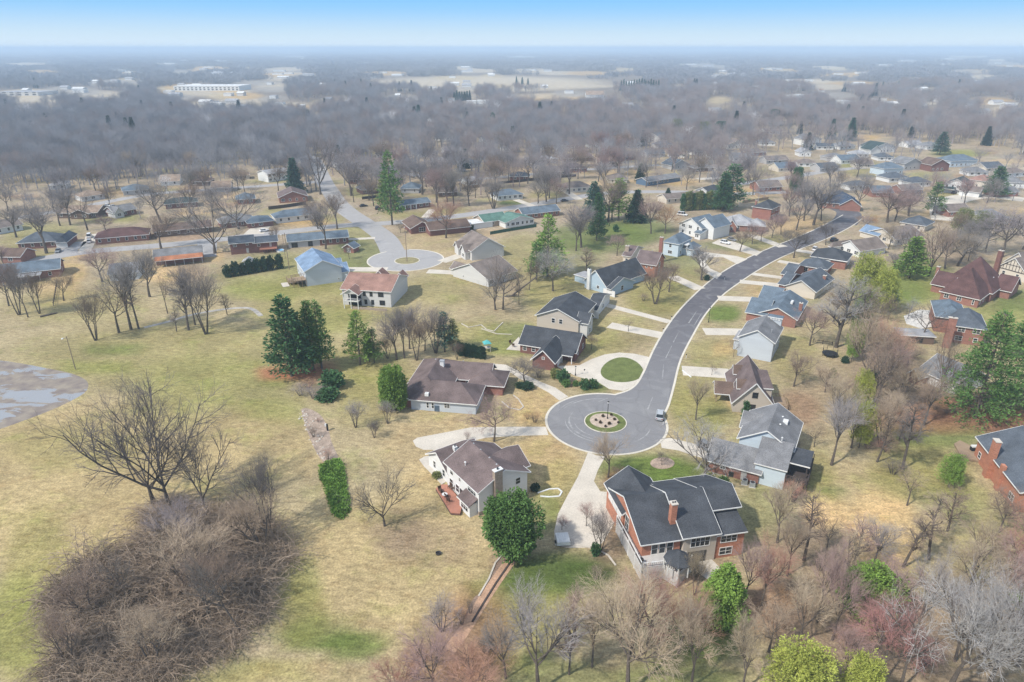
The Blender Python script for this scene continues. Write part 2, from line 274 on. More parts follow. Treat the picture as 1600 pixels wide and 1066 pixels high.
def road_mat(key, near, far, y0, y1, stain):
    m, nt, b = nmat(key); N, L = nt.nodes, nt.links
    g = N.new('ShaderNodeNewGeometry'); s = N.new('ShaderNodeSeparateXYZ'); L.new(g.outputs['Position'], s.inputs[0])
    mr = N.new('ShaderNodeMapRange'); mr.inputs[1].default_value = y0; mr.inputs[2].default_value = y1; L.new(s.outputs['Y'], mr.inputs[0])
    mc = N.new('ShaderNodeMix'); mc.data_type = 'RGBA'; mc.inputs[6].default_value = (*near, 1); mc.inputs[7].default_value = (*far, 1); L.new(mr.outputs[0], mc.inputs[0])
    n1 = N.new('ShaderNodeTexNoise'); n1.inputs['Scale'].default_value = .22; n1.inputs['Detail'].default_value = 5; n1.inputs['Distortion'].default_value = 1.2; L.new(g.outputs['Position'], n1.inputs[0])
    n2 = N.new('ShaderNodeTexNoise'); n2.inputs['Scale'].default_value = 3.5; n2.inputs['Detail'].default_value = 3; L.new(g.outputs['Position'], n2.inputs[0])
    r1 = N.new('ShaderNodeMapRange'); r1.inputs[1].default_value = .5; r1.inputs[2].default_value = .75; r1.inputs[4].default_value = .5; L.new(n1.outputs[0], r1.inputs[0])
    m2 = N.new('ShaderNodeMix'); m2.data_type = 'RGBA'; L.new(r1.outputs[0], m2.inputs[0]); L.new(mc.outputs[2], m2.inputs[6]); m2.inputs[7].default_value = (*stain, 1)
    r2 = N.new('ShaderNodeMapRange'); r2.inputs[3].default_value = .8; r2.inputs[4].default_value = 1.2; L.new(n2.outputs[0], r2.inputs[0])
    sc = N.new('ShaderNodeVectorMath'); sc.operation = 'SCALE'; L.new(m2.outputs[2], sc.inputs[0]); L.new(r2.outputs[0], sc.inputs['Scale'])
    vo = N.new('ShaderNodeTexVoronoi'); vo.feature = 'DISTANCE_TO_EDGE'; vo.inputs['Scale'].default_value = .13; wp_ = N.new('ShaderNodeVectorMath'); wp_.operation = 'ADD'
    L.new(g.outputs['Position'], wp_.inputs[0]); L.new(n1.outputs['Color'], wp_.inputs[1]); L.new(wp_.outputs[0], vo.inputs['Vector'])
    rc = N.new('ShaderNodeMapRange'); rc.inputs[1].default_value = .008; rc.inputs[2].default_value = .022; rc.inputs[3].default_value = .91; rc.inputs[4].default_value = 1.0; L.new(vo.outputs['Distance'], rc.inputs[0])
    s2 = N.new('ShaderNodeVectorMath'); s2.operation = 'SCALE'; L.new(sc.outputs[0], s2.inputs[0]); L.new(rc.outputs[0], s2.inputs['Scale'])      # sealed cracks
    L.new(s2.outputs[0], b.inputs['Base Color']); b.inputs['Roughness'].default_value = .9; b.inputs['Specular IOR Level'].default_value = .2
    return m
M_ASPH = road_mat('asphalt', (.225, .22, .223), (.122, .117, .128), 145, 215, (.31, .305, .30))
M_OLD = road_mat('old_asphalt', (.36, .35, .345), (.36, .345, .335), 150, 400, (.45, .44, .43))
M_CONC = mat('concrete_paving', (.58, .525, .445), .9, .25, .12, 3, .14, spec=.2)
M_KERB = mat('kerb_concrete', (.62, .57, .48), .9, .3, .1, 3, .12, spec=.2)
CUL = P(947, 659).xy; CR = 13.7
def arc(c, r, a0, a1, n=40): return [Vector((c.x + r * cos(a0 + (a1 - a0) * i / n), c.y + r * sin(a0 + (a1 - a0) * i / n))) for i in range(n + 1)]
Ledge = px([(1009, 578), (1022, 548), (1040, 516), (1062, 486), (1086, 461), (1112, 438), (1142, 418), (1172, 402), (1206, 387), (1246, 371), (1276, 358), (1300, 346), (1318, 336)])
Redge = px([(1052, 600), (1062, 562), (1080, 526), (1101, 491), (1126, 463), (1152, 443), (1182, 423), (1214, 405), (1250, 389), (1288, 374), (1318, 360), (1338, 348), (1350, 338)])
Lp = smooth([tuple(p) for p in Ledge]); Rp = smooth([tuple(p) for p in Redge])
# outline of the asphalt: up the right edge, down the left, then round the turning circle
aR = math.atan2(Rp[0][1] - CUL.y, Rp[0][0] - CUL.x); aL = math.atan2(Lp[0][1] - CUL.y, Lp[0][0] - CUL.x)
circ = arc(CUL, CR, radians_l := math.atan2(P(962, 616).y - CUL.y, P(962, 616).x - CUL.x), 2 * pi + math.atan2(P(1037, 650).y - CUL.y, P(1037, 650).x - CUL.x), 64)
leftfillet = smooth([tuple(Lp[0]), tuple(P(998, 598).xy), tuple(P(984, 610).xy), tuple(circ[0])], 5)[1:-1]
rightfillet = smooth([tuple(circ[-1]), tuple(P(1043, 632).xy), tuple(Rp[0])], 5)[1:-1]
outline = [Vector(p) for p in Lp[::-1]] + [Vector(p) for p in leftfillet] + circ + [Vector(p) for p in rightfillet] + [Vector(p) for p in Rp]
def offset(pts, d):
    out = []; n = len(pts)
    for i in range(n):
        a, b = pts[max(i - 1, 0)], pts[min(i + 1, n - 1)]; t = (b - a).normalized(); out.append(pts[i] + Vector((t.y, -t.x)) * d)
    return out
area = sum(outline[i].x * outline[(i + 1) % len(outline)].y - outline[(i + 1) % len(outline)].x * outline[i].y for i in range(len(outline)))
sg = 1 if area > 0 else -1
kerbo = offset(outline, .55 * sg)
kb = MB()
for i in range(len(outline) - 1):
    a, b, c, d = outline[i], outline[i + 1], kerbo[i + 1], kerbo[i]
    kb.prism([(a.x, a.y, .02), (b.x, b.y, .02), (c.x, c.y, .06), (d.x, d.y, .06)], .1)
tag(kb.build('kerb', M_KERB), 'pale concrete kerb edging the winding road and the turning circle', 'kerb', kind='structure')
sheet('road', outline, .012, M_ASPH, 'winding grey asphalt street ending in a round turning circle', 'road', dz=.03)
# pale scuffs swept by turning tyres
def scuff(cx, cy, r, a0, a1, w):
    c = P(cx, cy).xy; A = arc(c, r, a0, a1, 16); n = len(A); L_, R_ = [], []
    for i, p in enumerate(A):
        k = w * sin(pi * i / (n - 1)) + .02; u = (p - c).normalized(); L_.append(p + u * k / 2); R_.append(p - u * k / 2)
    return L_, R_
M_SCUFF = mat('tyre_scuff', (.30, .295, .29), .9, .6, .3, 4, .25)
sv, sf = MB(), None
for a in ((947, 659, 8.6, 2.6, 4.4, .5), (947, 659, 9.5, 3.0, 4.6, .35), (947, 659, 11.3, 1.4, 2.6, .3), (947, 659, 10.2, 5.2, 6.0, .3), (947, 659, 7.4, 3.2, 4.2, .3), (947, 659, 12.0, 2.0, 2.7, .35)):
    L_, R_ = scuff(*a)
    for i in range(len(L_) - 1): sv.poly([(*L_[i], .017), (*R_[i], .017), (*R_[i + 1], .017), (*L_[i + 1], .017)])
for p, q, w in (((1035, 592), (1037, 570), .35), ((1040, 560), (1050, 540), .3), ((1012, 640), (1020, 620), .4), ((1076, 505), (1088, 487), .4), ((1085, 508), (1096, 490), .3), ((1052, 535), (1060, 520), .3), ((935, 628), (950, 622), .4)):
    a, b = P(*p).xy, P(*q).xy; d = (b - a).normalized(); n = Vector((-d.y, d.x)) * w / 2
    sv.poly([(*(a - n), .017), (*(a + n), .017), (*(b + n * .3), .017), (*(b - n * .3), .017)])
tag(sv.build('road_markings', M_SCUFF), 'pale tyre scuffs curving round the turning circle', 'scuff marks', kind='structure')
# island in the turning circle
isl = P(946, 659.5).xy
sheet('traffic_island_kerb', arc(isl, 4.95, 0, 2 * pi, 40)[:-1], .10, M_KERB, 'pale kerb ring round the planted island of the turning circle', 'kerb')
sheet('lawn', arc(isl, 4.72, 0, 2 * pi, 40)[:-1], .115, mat('lawn_green', (.135, .16, .05), .95, .5, .25, 4, .3), 'green grass ring on the turning circle island', 'lawn')
sheet('gravel_bed', arc(P(944, 658).xy, 3.35, 0, 2 * pi, 40)[:-1], .14, mat('island_gravel', (.47, .38, .30), .95, 1, .2, 6, .4), 'pinkish gravel bed around the lamp on the island', 'gravel')
# second street with its own turning circle
C2 = P(634, 406).xy; C2R = 15.2
r3 = smooth([tuple(p) for p in px([(614, 394), (604, 375), (590, 362), (566, 346), (545, 332), (529, 318), (518, 302), (508, 286), (500, 268), (492, 250)])])
sheet('road', ribbon([Vector(p) for p in r3], 10.5), .010, M_OLD, 'pale worn street running up from the farther turning circle between ranch houses', 'road', dz=.03)
sheet('road', arc(C2, C2R, 0, 2 * pi, 56)[:-1], .014, M_OLD, 'pale grey farther turning circle with a grass island', 'road', dz=.03)
kb = MB(); A1, A2 = arc(C2, C2R, -pi * 1.28, pi * .52, 50), arc(C2, C2R + .6, -pi * 1.28, pi * .52, 50)
for i in range(50): kb.prism([(*A1[i], .03), (*A1[i + 1], .03), (*A2[i + 1], .06), (*A2[i], .06)], .1)
tag(kb.build('kerb', M_KERB), 'pale kerb round the farther turning circle', 'kerb', kind='structure')
i2 = P(636, 407.5).xy
sheet('traffic_island_kerb', arc(i2, 5.2, 0, 2 * pi, 36)[:-1], .09, M_KERB, 'pale kerb ring round the grass island of the farther turning circle', 'kerb')
sheet('lawn', arc(i2, 4.8, 0, 2 * pi, 36)[:-1], .11, mat('lawn_olive', (.27, .235, .12), .95, .5, .25, 4, .3), 'tan grass on the farther turning circle island', 'lawn')
def street(pts, w, label, m=None, z=.008):
    return sheet('road', ribbon([Vector(p) for p in smooth([tuple(p) for p in px(pts)])], w), z, m or M_OLD, label, 'road', dz=.03)
street([(-60, 428), (20, 414), (80, 402), (140, 393), (210, 387), (290, 380), (370, 371), (450, 362), (530, 353), (600, 349), (680, 342), (760, 331), (830, 320), (890, 310), (960, 301), (1060, 300), (1150, 303), (1230, 300)], 8.5, 'pale street crossing behind the blue roofed house from left to right')
street([(-20, 350), (60, 335), (120, 325), (180, 313), (240, 303), (320, 297), (420, 290), (500, 284)], 8, 'pale far street in front of the low houses at the left', z=.006)
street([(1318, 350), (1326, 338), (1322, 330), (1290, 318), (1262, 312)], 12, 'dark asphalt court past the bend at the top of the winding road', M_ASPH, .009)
street([(1480, 345), (1476, 330), (1482, 318), (1500, 310), (1540, 306), (1600, 312)], 14, 'pale concrete turning court beside the white house at the far right', M_CONC, .008)
street([(1130, 290), (1190, 283), (1240, 276), (1290, 268), (1350, 262), (1420, 262)], 8, 'far street past the bare trees at the upper right', z=.007)
street([(560, 262), (640, 272), (700, 282), (790, 276), (880, 268), (960, 262), (1030, 258)], 8, 'far street hidden among the trees of the ranch houses', z=.005)
def drive(pts, label, z=.016, m=None, name='driveway'): return sheet(name, px(pts), z, m or M_CONC, label, 'driveway', dz=.05)
def dstrip(a, b, w, label, m=None, z=.016):
    return sheet('driveway', ribbon([P(*a).xy, P(*b).xy], w), z, m or M_CONC, label, 'driveway', dz=.05)
drive([(645, 689), (652, 684), (668, 681), (700, 675), (735, 668), (790, 667), (853, 667), (857, 680), (810, 681), (760, 684), (735, 690), (715, 712), (690, 712), (676, 703), (662, 703), (650, 698)], 'concrete driveway wrapping behind the cream two storey house')
drive([(919, 706), (932, 712), (946, 713), (934, 735), (928, 752), (938, 768), (962, 770), (966, 800), (958, 822), (940, 850), (915, 856), (885, 856), (867, 852), (866, 830), (872, 803), (886, 776), (903, 745), (912, 724)], 'wide concrete driveway sweeping down beside the charcoal roofed brick house')
drive([(868, 572), (905, 571), (925, 561), (945, 554), (968, 551), (992, 553), (1014, 558), (1008, 572), (996, 596), (986, 606), (974, 611), (952, 608), (934, 597), (915, 592), (900, 588)], 'curved concrete drive looping round an oval lawn')
sheet('lawn', [P(972 + 33 * cos(t) + 3 * sin(2 * t), 578 + 19.5 * sin(t)).xy for t in [2 * pi * i / 40 for i in range(40)]][::-1], .03, mat('lawn_green', (.135, .16, .05)), 'oval green lawn inside the looping concrete drive', 'lawn', dz=.05)
drive([(738, 566), (790, 570), (806, 577), (822, 586), (845, 597), (868, 606), (888, 620), (874, 626), (858, 614), (838, 603), (812, 592), (798, 582), (770, 576), (740, 574)], 'long narrow concrete drive curving past the brown roofed house', .018)
dstrip((952, 508), (1034, 524), 5.0, 'concrete drive in front of the taupe gabled house'); dstrip((930, 472), (1046, 503), 3.2, 'narrow concrete drive below the light blue gabled house', z=.018)
dstrip((1050, 432), (1094, 452), 5.0, 'concrete drive beside the house with tall red chimney')
drive([(1078, 392), (1100, 394), (1150, 400), (1168, 405), (1152, 413), (1130, 402), (1108, 402), (1102, 410), (1110, 420), (1128, 428), (1120, 436), (1100, 425), (1092, 412), (1090, 402), (1076, 400)], 'looping drive in front of the white house with tall red chimney')
drive([(1124, 374), (1148, 378), (1190, 394), (1182, 400), (1140, 388), (1112, 380)], 'short drive where a white car is parked before the white gabled house')
dstrip((1168, 366), (1224, 386), 5, 'narrow drive below the pink flowering trees'); dstrip((1100, 518), (1168, 519), 5.5, 'drive of the tall grey roofed white house')
dstrip((1066, 579), (1140, 584), 6, 'drive in front of the brown dormered cottage'); dstrip((1122, 466), (1178, 468), 5, 'drive of the blue grey roofed brick house')
dstrip((1156, 440), (1222, 446), 4.5, 'wider of the two drives below the slate gabled house'); dstrip((1176, 428), (1222, 434), 3.5, 'thinner of the two drives below the slate gabled house', z=.018)
dstrip((1216, 408), (1262, 416), 4, 'drive reaching the small charcoal hip roof'); dstrip((1244, 391), (1276, 396), 4.5, 'drive where a white car stands by the hip roofed house', z=.018)
drive([(1031, 687), (1044, 684), (1070, 690), (1100, 697), (1118, 706), (1112, 720), (1090, 714), (1060, 704), (1034, 700)], 'concrete drive leading from the turning circle to the brick garage')
dstrip((690, 409), (728, 396), 5, 'drive to the right of the farther turning circle'); dstrip((668, 424), (712, 426), 5, 'drive to the beige gabled house at the farther turning circle'); dstrip((536, 421), (605, 421), 5.5, 'drive of the blue roofed house'); dstrip((544, 374), (586, 372), 3.5, 'short drive of the long grey ranch house')
dstrip((100, 396), (122, 378), 8, 'driveway with two parked cars in front of the hip roofed ranch', M_OLD, .02); dstrip((132, 394), (145, 366), 5, 'white driveway beside the maroon roofed ranch', z=.02)
dstrip((396, 366), (412, 350), 9, 'driveway with three cars before the grey carport', z=.02); dstrip((324, 378), (322, 402), 8, 'drive between the big bare tree and the orange porch house', M_OLD, .02)
dstrip((676, 327), (664, 340), 4, 'front drive of the columned ranch'); dstrip((806, 312), (832, 322), 4.5, 'front drive of the grey hip roofed ranch'); dstrip((880, 296), (905, 312), 5, 'drive of the brown hip roofed ranch', z=.02)
dstrip((1090, 280), (1150, 276), 7, 'pale drive past the dark blue ranch', z=.02); dstrip((1450, 308), (1476, 312), 6, 'drive of the white house with dark green gables', z=.02)
# dirt infield with standing water
def mud_mat():
    m, nt, b = nmat('wet_dirt'); N, L = nt.nodes, nt.links
    g = N.new('ShaderNodeNewGeometry'); mp = N.new('ShaderNodeMapping'); mp.inputs['Scale'].default_value = (.075, .16, .1); mp.inputs['Rotation'].default_value = (0, 0, .35); L.new(g.outputs['Position'], mp.inputs[0])
    n = N.new('ShaderNodeTexNoise'); n.inputs['Scale'].default_value = 1.0; n.inputs['Detail'].default_value = 6; n.inputs['Roughness'].default_value = .6; n.inputs['Distortion'].default_value = .4; L.new(mp.outputs[0], n.inputs[0])
    k = N.new('ShaderNodeMapRange'); k.inputs[1].default_value = .535; k.inputs[2].default_value = .555; L.new(n.outputs[0], k.inputs[0])
    n2 = N.new('ShaderNodeTexNoise'); n2.inputs['Scale'].default_value = .35; n2.inputs['Detail'].default_value = 6; L.new(g.outputs['Position'], n2.inputs[0])
    cr = N.new('ShaderNodeValToRGB'); cr.color_ramp.elements[0].position = .35; cr.color_ramp.elements[0].color = (.19, .155, .14, 1); cr.color_ramp.elements[1].position = .65; cr.color_ramp.elements[1].color = (.30, .255, .20, 1); L.new(n2.outputs[0], cr.inputs[0])
    mc = N.new('ShaderNodeMix'); mc.data_type = 'RGBA'; L.new(k.outputs[0], mc.inputs[0]); L.new(cr.outputs[0], mc.inputs[6]); mc.inputs[7].default_value = (.30, .305, .315, 1); L.new(mc.outputs[2], b.inputs['Base Color'])
    mr = N.new('ShaderNodeMapRange'); mr.inputs[3].default_value = .9; mr.inputs[4].default_value = .22; L.new(k.outputs[0], mr.inputs[0]); L.new(mr.outputs[0], b.inputs['Roughness'])
    return m
sheet('mud_ground', [Vector(p) for p in smooth([tuple(p) for p in px([(-40, 560), (20, 566), (70, 575), (112, 584), (136, 596), (134, 612), (108, 628), (70, 645), (30, 660), (-10, 674), (-60, 690)])])], .012, mud_mat(), 'muddy dirt infield with bluish puddles at the left edge', 'mud', dz=.04)
path_m = mat('brick_path', (.46, .29, .19), .9, .5, .2, 3, .25)
sheet('path', ribbon([Vector(p) for p in smooth([tuple(p) for p in px([(806, 866), (792, 884), (775, 908), (755, 938), (738, 965), (722, 990), (700, 1020)])])], 1.9), .02, path_m, 'straight tan brick path running down beside the dark lawn', 'path')
M_BED = mat('leaf_mulch', (.25, .175, .13), .95, .6, .2, 4, .35)
sheet('planting_bed', [Vector(p) for p in smooth([tuple(p) for p in px([(790, 860), (776, 876), (764, 900), (752, 925), (740, 935), (728, 960), (738, 964), (756, 938), (775, 908), (800, 872)])])], .014, M_BED, 'narrow leaf mulch bed along the left of the brick path', 'planting bed')
sheet('planting_bed', [P(1035 + 19 * cos(t), 724 + 9 * sin(t)).xy for t in [-2 * pi * i / 24 for i in range(24)]], .05, mat('bed_gravel', (.40, .30, .23), .95, 1, .2, 6, .4), 'round gravel bed ringed on green lawn behind charcoal roofed house', 'planting bed')
sheet('planting_bed', [Vector(p) for p in smooth([tuple(p) for p in px([(470, 640), (480, 638), (500, 648), (512, 668), (518, 690), (528, 718), (508, 724), (494, 706), (484, 684), (476, 662)])])][::-1], .02, mat('rocky_bed', (.36, .28, .22), .95, .9, .3, 4, .4), 'rocky brown border bed running up from the green ground cover', 'planting bed')
sheet('creek', ribbon([Vector(p) for p in smooth([tuple(p) for p in px([(225, 512), (262, 503), (300, 492), (345, 484), (380, 481), (396, 484), (408, 494)])])], 1.6), .014, mat('creek_stones', (.40, .37, .33), .9, .6, .3, 4, .4), 'pale stony drainage ditch winding through the tan field', 'creek')
# ---------------------------------------------------------------- houses
LAND = []      # (short description, plan position) for telling trees apart
FOOT = []      # footprints (centre, radius) kept clear of scattered trees
OV = .5
class House:
    def __init__(s, name, label, cat, A, B, e, short=None, group=None, wall='white', roof='charcoal', detail=2):
        a, b = P(*A, e), P(*B, e); u = (b - a).xy; s.L = u.length; u.normalize()
        s.u = u; s.n = Vector((-u.y, u.x)); s.o = a.xy; s.rz = math.atan2(u.y, u.x)
        s.root = empty(name, (a.x, a.y, 0), s.rz); tag(s.root, label, cat, group)
        s.W, s.RF, s.T = MB(), MB(), MB(); s.blocks = []; s.wall, s.roof, s.detail = wall, roof, detail; s.short = short; s.extra = []
    def loc(s, p, z=None):
        """plan or pixel point -> house coordinates"""
        if z is not None: p = P(*p, z)
        d = Vector((p[0], p[1])) - s.o; return d.dot(s.u), d.dot(s.n)
    def block(s, u0, u1, v0, v1, e, rise, kind='x', r=.5, e1=None, wall=None, roof=None, z0=0.0):
        e1 = e if e1 is None else e1
        t = .16; W = s.W if wall is None else s.over('W', wall); G = s.RF if roof is None else s.over('R', roof); T = s.T
        j = rnd.uniform(-.006, .006); zt = e - .02
        top = lambda pts: G.prism(pts, t)
        zr = e + rise
        W.v  # walls
        def wallbox():
            if e - z0 > .45: W.box(u0, u1, v0, v1, z0, min(e, e1) - .02)
        wallbox()
        if kind == 'x':
            vr = v0 + (v1 - v0) * r; s0 = rise / (vr - v0); s1 = (zr - e1) / (v1 - vr)
            a0, a1 = u0 - OV, u1 + OV; zl, zh = e - s0 * OV + t, e1 - s1 * OV + t
            top([(a0, v0 - OV, zl), (a1, v0 - OV, zl), (a1, vr, zr + t), (a0, vr, zr + t)]); top([(a0, vr, zr + t), (a1, vr, zr + t), (a1, v1 + OV, zh), (a0, v1 + OV, zh)])
            for uu in (u0, u1):
                k = .12 if uu == u0 else -.12
                W.prism([(uu, v0, e - .03), (uu, v1, e1 - .03), (uu, vr, zr - .03)][::1], 0.001) if False else None
                n = len(W.v); W.v += [(uu, v0, e - .03), (uu, v1, e1 - .03), (uu, vr, zr - .02), (uu + k, v0, e - .03), (uu + k, v1, e1 - .03), (uu + k, vr, zr - .02)]
                W.f += [(n, n + 1, n + 2), (n + 5, n + 4, n + 3), (n, n + 3, n + 4, n + 1), (n + 1, n + 4, n + 5, n + 2), (n + 2, n + 5, n + 3, n)]
            for uu in (a0 - .03, a1 + .03):
                T.bar((uu, v0 - OV, zl - .10), (uu, vr, zr + t - .10), .06, .24); T.bar((uu, vr, zr + t - .10), (uu, v1 + OV, zh - .10), .06, .24)
            T.bar((a0, v0 - OV - .04, zl - .10), (a1, v0 - OV - .04, zl - .10), .09, .2); T.bar((a0, v1 + OV + .04, zh - .1), (a1, v1 + OV + .04, zh - .1), .09, .2)
        elif kind == 'y':
            ur = u0 + (u1 - u0) * r; s0 = rise / (ur - u0); s1 = (zr - e1) / (u1 - ur)
            b0, b1 = v0 - OV, v1 + OV; zl, zh = e - s0 * OV + t, e1 - s1 * OV + t
            top([(u0 - OV, b0, zl), (ur, b0, zr + t), (ur, b1, zr + t), (u0 - OV, b1, zl)]); top([(ur, b0, zr + t), (u1 + OV, b0, zh), (u1 + OV, b1, zh), (ur, b1, zr + t)])
            for vv in (v0, v1):
                k = .12 if vv == v0 else -.12
                n = len(W.v); W.v += [(u0, vv, e - .03), (u1, vv, e1 - .03), (ur, vv, zr - .02), (u0, vv + k, e - .03), (u1, vv + k, e1 - .03), (ur, vv + k, zr - .02)]
                W.f += [(n, n + 1, n + 2), (n + 5, n + 4, n + 3), (n, n + 3, n + 4, n + 1), (n + 1, n + 4, n + 5, n + 2), (n + 2, n + 5, n + 3, n)]
            for vv in (b0 - .03, b1 + .03):
                T.bar((u0 - OV, vv, zl - .10), (ur, vv, zr + t - .10), .06, .24); T.bar((ur, vv, zr + t - .10), (u1 + OV, vv, zh - .10), .06, .24)
            T.bar((u0 - OV - .04, b0, zl - .1), (u0 - OV - .04, b1, zl - .1), .09, .2); T.bar((u1 + OV + .04, b0, zh - .1), (u1 + OV + .04, b1, zh - .1), .09, .2)
        elif kind in ('hip', 'pyr'):
            a0, a1, b0, b1 = u0 - OV, u1 + OV, v0 - OV, v1 + OV; lu, lv = a1 - a0, b1 - b0; h = min(lu, lv) / 2
            if kind == 'pyr': h = min(lu, lv) * .44
            ze = e - .15 + t; zz = zr + t
            if lu >= lv: p, q = (a0 + h, (b0 + b1) / 2, zz), (a1 - h, (b0 + b1) / 2, zz)
            else: p, q = ((a0 + a1) / 2, b0 + h, zz), ((a0 + a1) / 2, b1 - h, zz)
            c = [(a0, b0, ze), (a1, b0, ze), (a1, b1, ze), (a0, b1, ze)]
            if lu >= lv: top([c[0], c[1], q, p]); top([c[2], c[3], p, q]); top([c[1], c[2], q]); top([c[3], c[0], p])
            else: top([c[0], c[1], p]); top([c[1], c[2], q, p]); top([c[2], c[3], q]); top([c[3], c[0], p, q])
            m = .04
            for x, y in (((a0, b0 - m), (a1, b0 - m)), ((a0, b1 + m), (a1, b1 + m)), ((a0 - m, b0), (a0 - m, b1)), ((a1 + m, b0), (a1 + m, b1))):
                T.bar((*x, ze - .1), (*y, ze - .1), .08, .2)
        elif kind == 'shed':      # rises away from the front
            top([(u0 - .3, v0 - .4, e + t - .4 * rise / (v1 - v0)), (u1 + .3, v0 - .4, e + t - .4 * rise / (v1 - v0)), (u1 + .3, v1, zr + t), (u0 - .3, v1, zr + t)])
            T.bar((u0 - .3, v0 - .44, e - .1), (u1 + .3, v0 - .44, e - .1), .08, .2)
        elif kind == 'flat':
            G.box(u0 - .3, u1 + .3, v0 - .3, v1 + .3, e, e + .22); T.bar((u0 - .3, v0 - .34, e + .1), (u1 + .3, v0 - .34, e + .1), .06, .26)
        s.blocks.append((u0, u1, v0, v1, e, z0))
        return len(s.blocks) - 1
    def over(s, k, key):
        for kk, c, mb in s.extra:
            if kk == k and c == key: return mb
        mb = MB(); s.extra.append((k, key, mb)); return mb
    def wing(s, Pp, Qp, e, rise, kind='x', **k):
        a, b = s.loc(Pp, e), s.loc(Qp, e)
        return s.block(min(a[0], b[0]), max(a[0], b[0]), min(a[1], b[1]), max(a[1], b[1]), e, rise, kind, **k)
    def inside(s, u, v, z, skip):
        return any(i != skip and b[0] - .05 < u < b[1] + .05 and b[2] - .05 < v < b[3] + .05 and z < b[4] + 1.2 for i, b in enumerate(s.blocks))
    def facept(s, i, face, t, off=0.0):
        u0, u1, v0, v1, e, z0 = s.blocks[i]
        if face == 'f': return u0 + (u1 - u0) * t, v0 - off, (1, 0), u1 - u0
        if face == 'b': return u0 + (u1 - u0) * t, v1 + off, (1, 0), u1 - u0
        if face == 'l': return u0 - off, v0 + (v1 - v0) * t, (0, 1), v1 - v0
        return u1 + off, v0 + (v1 - v0) * t, (0, 1), v1 - v0
    def opening(s, i, face, t, z, w, h, kind='window', muntin=1, fm='trim', gm='glass'):
        u, v, d, Lf = s.facept(i, face, t); sg = 1 if face in 'br' else -1
        nrm = (0, sg) if d == (1, 0) else (sg, 0)
        def bx(mb, a0, a1, z0, z1, o0, o1):
            xs = sorted((u + d[0] * a0 + nrm[0] * o0, u + d[0] * a1 + nrm[0] * o1)); ysr = sorted((v + d[1] * a0 + nrm[1] * o0, v + d[1] * a1 + nrm[1] * o1))
            mb.box(xs[0], xs[1], ysr[0], ysr[1], z0, z1)
        m = MB(); f = .11
        if kind == 'garage_door':
            bx(m, -w / 2, w / 2, z, z + h, -.02, .05)
            for q in range(1, 4): bx(m, -w / 2 + .05, w / 2 - .05, z + h * q / 4 - .03, z + h * q / 4 + .03, .05, .065)
            return m.build('garage_door', M_('garage'), s.root)
        if kind == 'door':
            bx(m, -w / 2, w / 2, z, z + h, -.02, .05); o = m.build('door', M_(gm if gm != 'glass' else 'door'), s.root)
            g = MB(); bx(g, w / 2 - .18, w / 2 - .1, z + .95, z + 1.08, .05, .11); g.build('handle', M_('iron'), o); return o
        bx(m, -w / 2 - f, w / 2 + f, z - f, z, -.02, .07); bx(m, -w / 2 - f, w / 2 + f, z + h, z + h + f, -.02, .07)
        bx(m, -w / 2 - f, -w / 2, z, z + h, -.02, .06); bx(m, w / 2, w / 2 + f, z, z + h, -.02, .06)
        for q in range(1, muntin): bx(m, -w / 2 + w * q / muntin - .04, -w / 2 + w * q / muntin + .04, z, z + h, -.02, .055)
        if muntin > 0: bx(m, -w / 2, w / 2, z + h / 2 - .03, z + h / 2 + .03, -.02, .053)
        o = m.build('window', M_(fm), s.root)
        g = MB(); bx(g, -w / 2, w / 2, z, z + h, -.02, .02); g.build('pane', M_(gm), o)
        return o
    def windows(s, faces='flr', only=None, gap=3.6, skip=(), maxn=16, fm='trim'):
        n = 0
        for i, (u0, u1, v0, v1, e, z0) in enumerate(s.blocks):
            if only is not None and i not in only: continue
            if e - z0 < 2.2: continue
            for face in faces:
                if (i, face) in skip: continue
                Lf = (u1 - u0) if face in 'fb' else (v1 - v0)
                if Lf < 2.4: continue
                k = max(1, int(Lf / gap)); rows = [1.0 + z0] + ([3.7 + z0] if e - z0 > 4.6 else [])
                for zz in rows:
                    for q in range(k):
                        if n >= maxn: return
                        t = (q + .5) / k + rnd.uniform(-.05, .05) / k; u, v, _, _ = s.facept(i, face, t, .3)
                        if s.inside(u, v, zz + .6, i): continue
                        dbl = rnd.random() < .4; s.opening(i, face, t, zz, 1.7 if dbl else .95, 1.25, 'window', 2 if dbl else 1, fm); n += 1
    def chimney(s, pix, top, w=.9, d=.7, key='brick', base=0.0, cap=True):
        u, v = s.loc(pix, top); m = MB(); m.box(u - w / 2, u + w / 2, v - d / 2, v + d / 2, base, top)
        o = m.build('chimney', wallm(key), s.root)
        if cap:
            c = MB(); c.box(u - w / 2 - .1, u + w / 2 + .1, v - d / 2 - .1, v + d / 2 + .1, top + .002, top + .16); c.build('chimney_cap', M_('concrete'), o)
            g = MB(); g.tube((u, v, top + .16), (u, v, top + .5), .14, .12, 8); g.build('flue', M_('iron'), o)
        return o
    def vent(s, pix, z, h=.45, key='galv'):
        u, v = s.loc(pix, z); m = MB(); m.tube((u, v, z - .5), (u, v, z + h * .5), .09, .09, 8); m.lathe((u, v, z + h * .5), [(.2, 0), (.22, .06), (.1, .18)], 8); m.build('roof_vent', M_(key), s.root)
    def part(s, name, mb, m, parent=None):
        return mb.build(name, m, parent or s.root)
    def skylight(s, bi, t_u, t_v, slope_kind='x', w=.7, h=1.1): pass
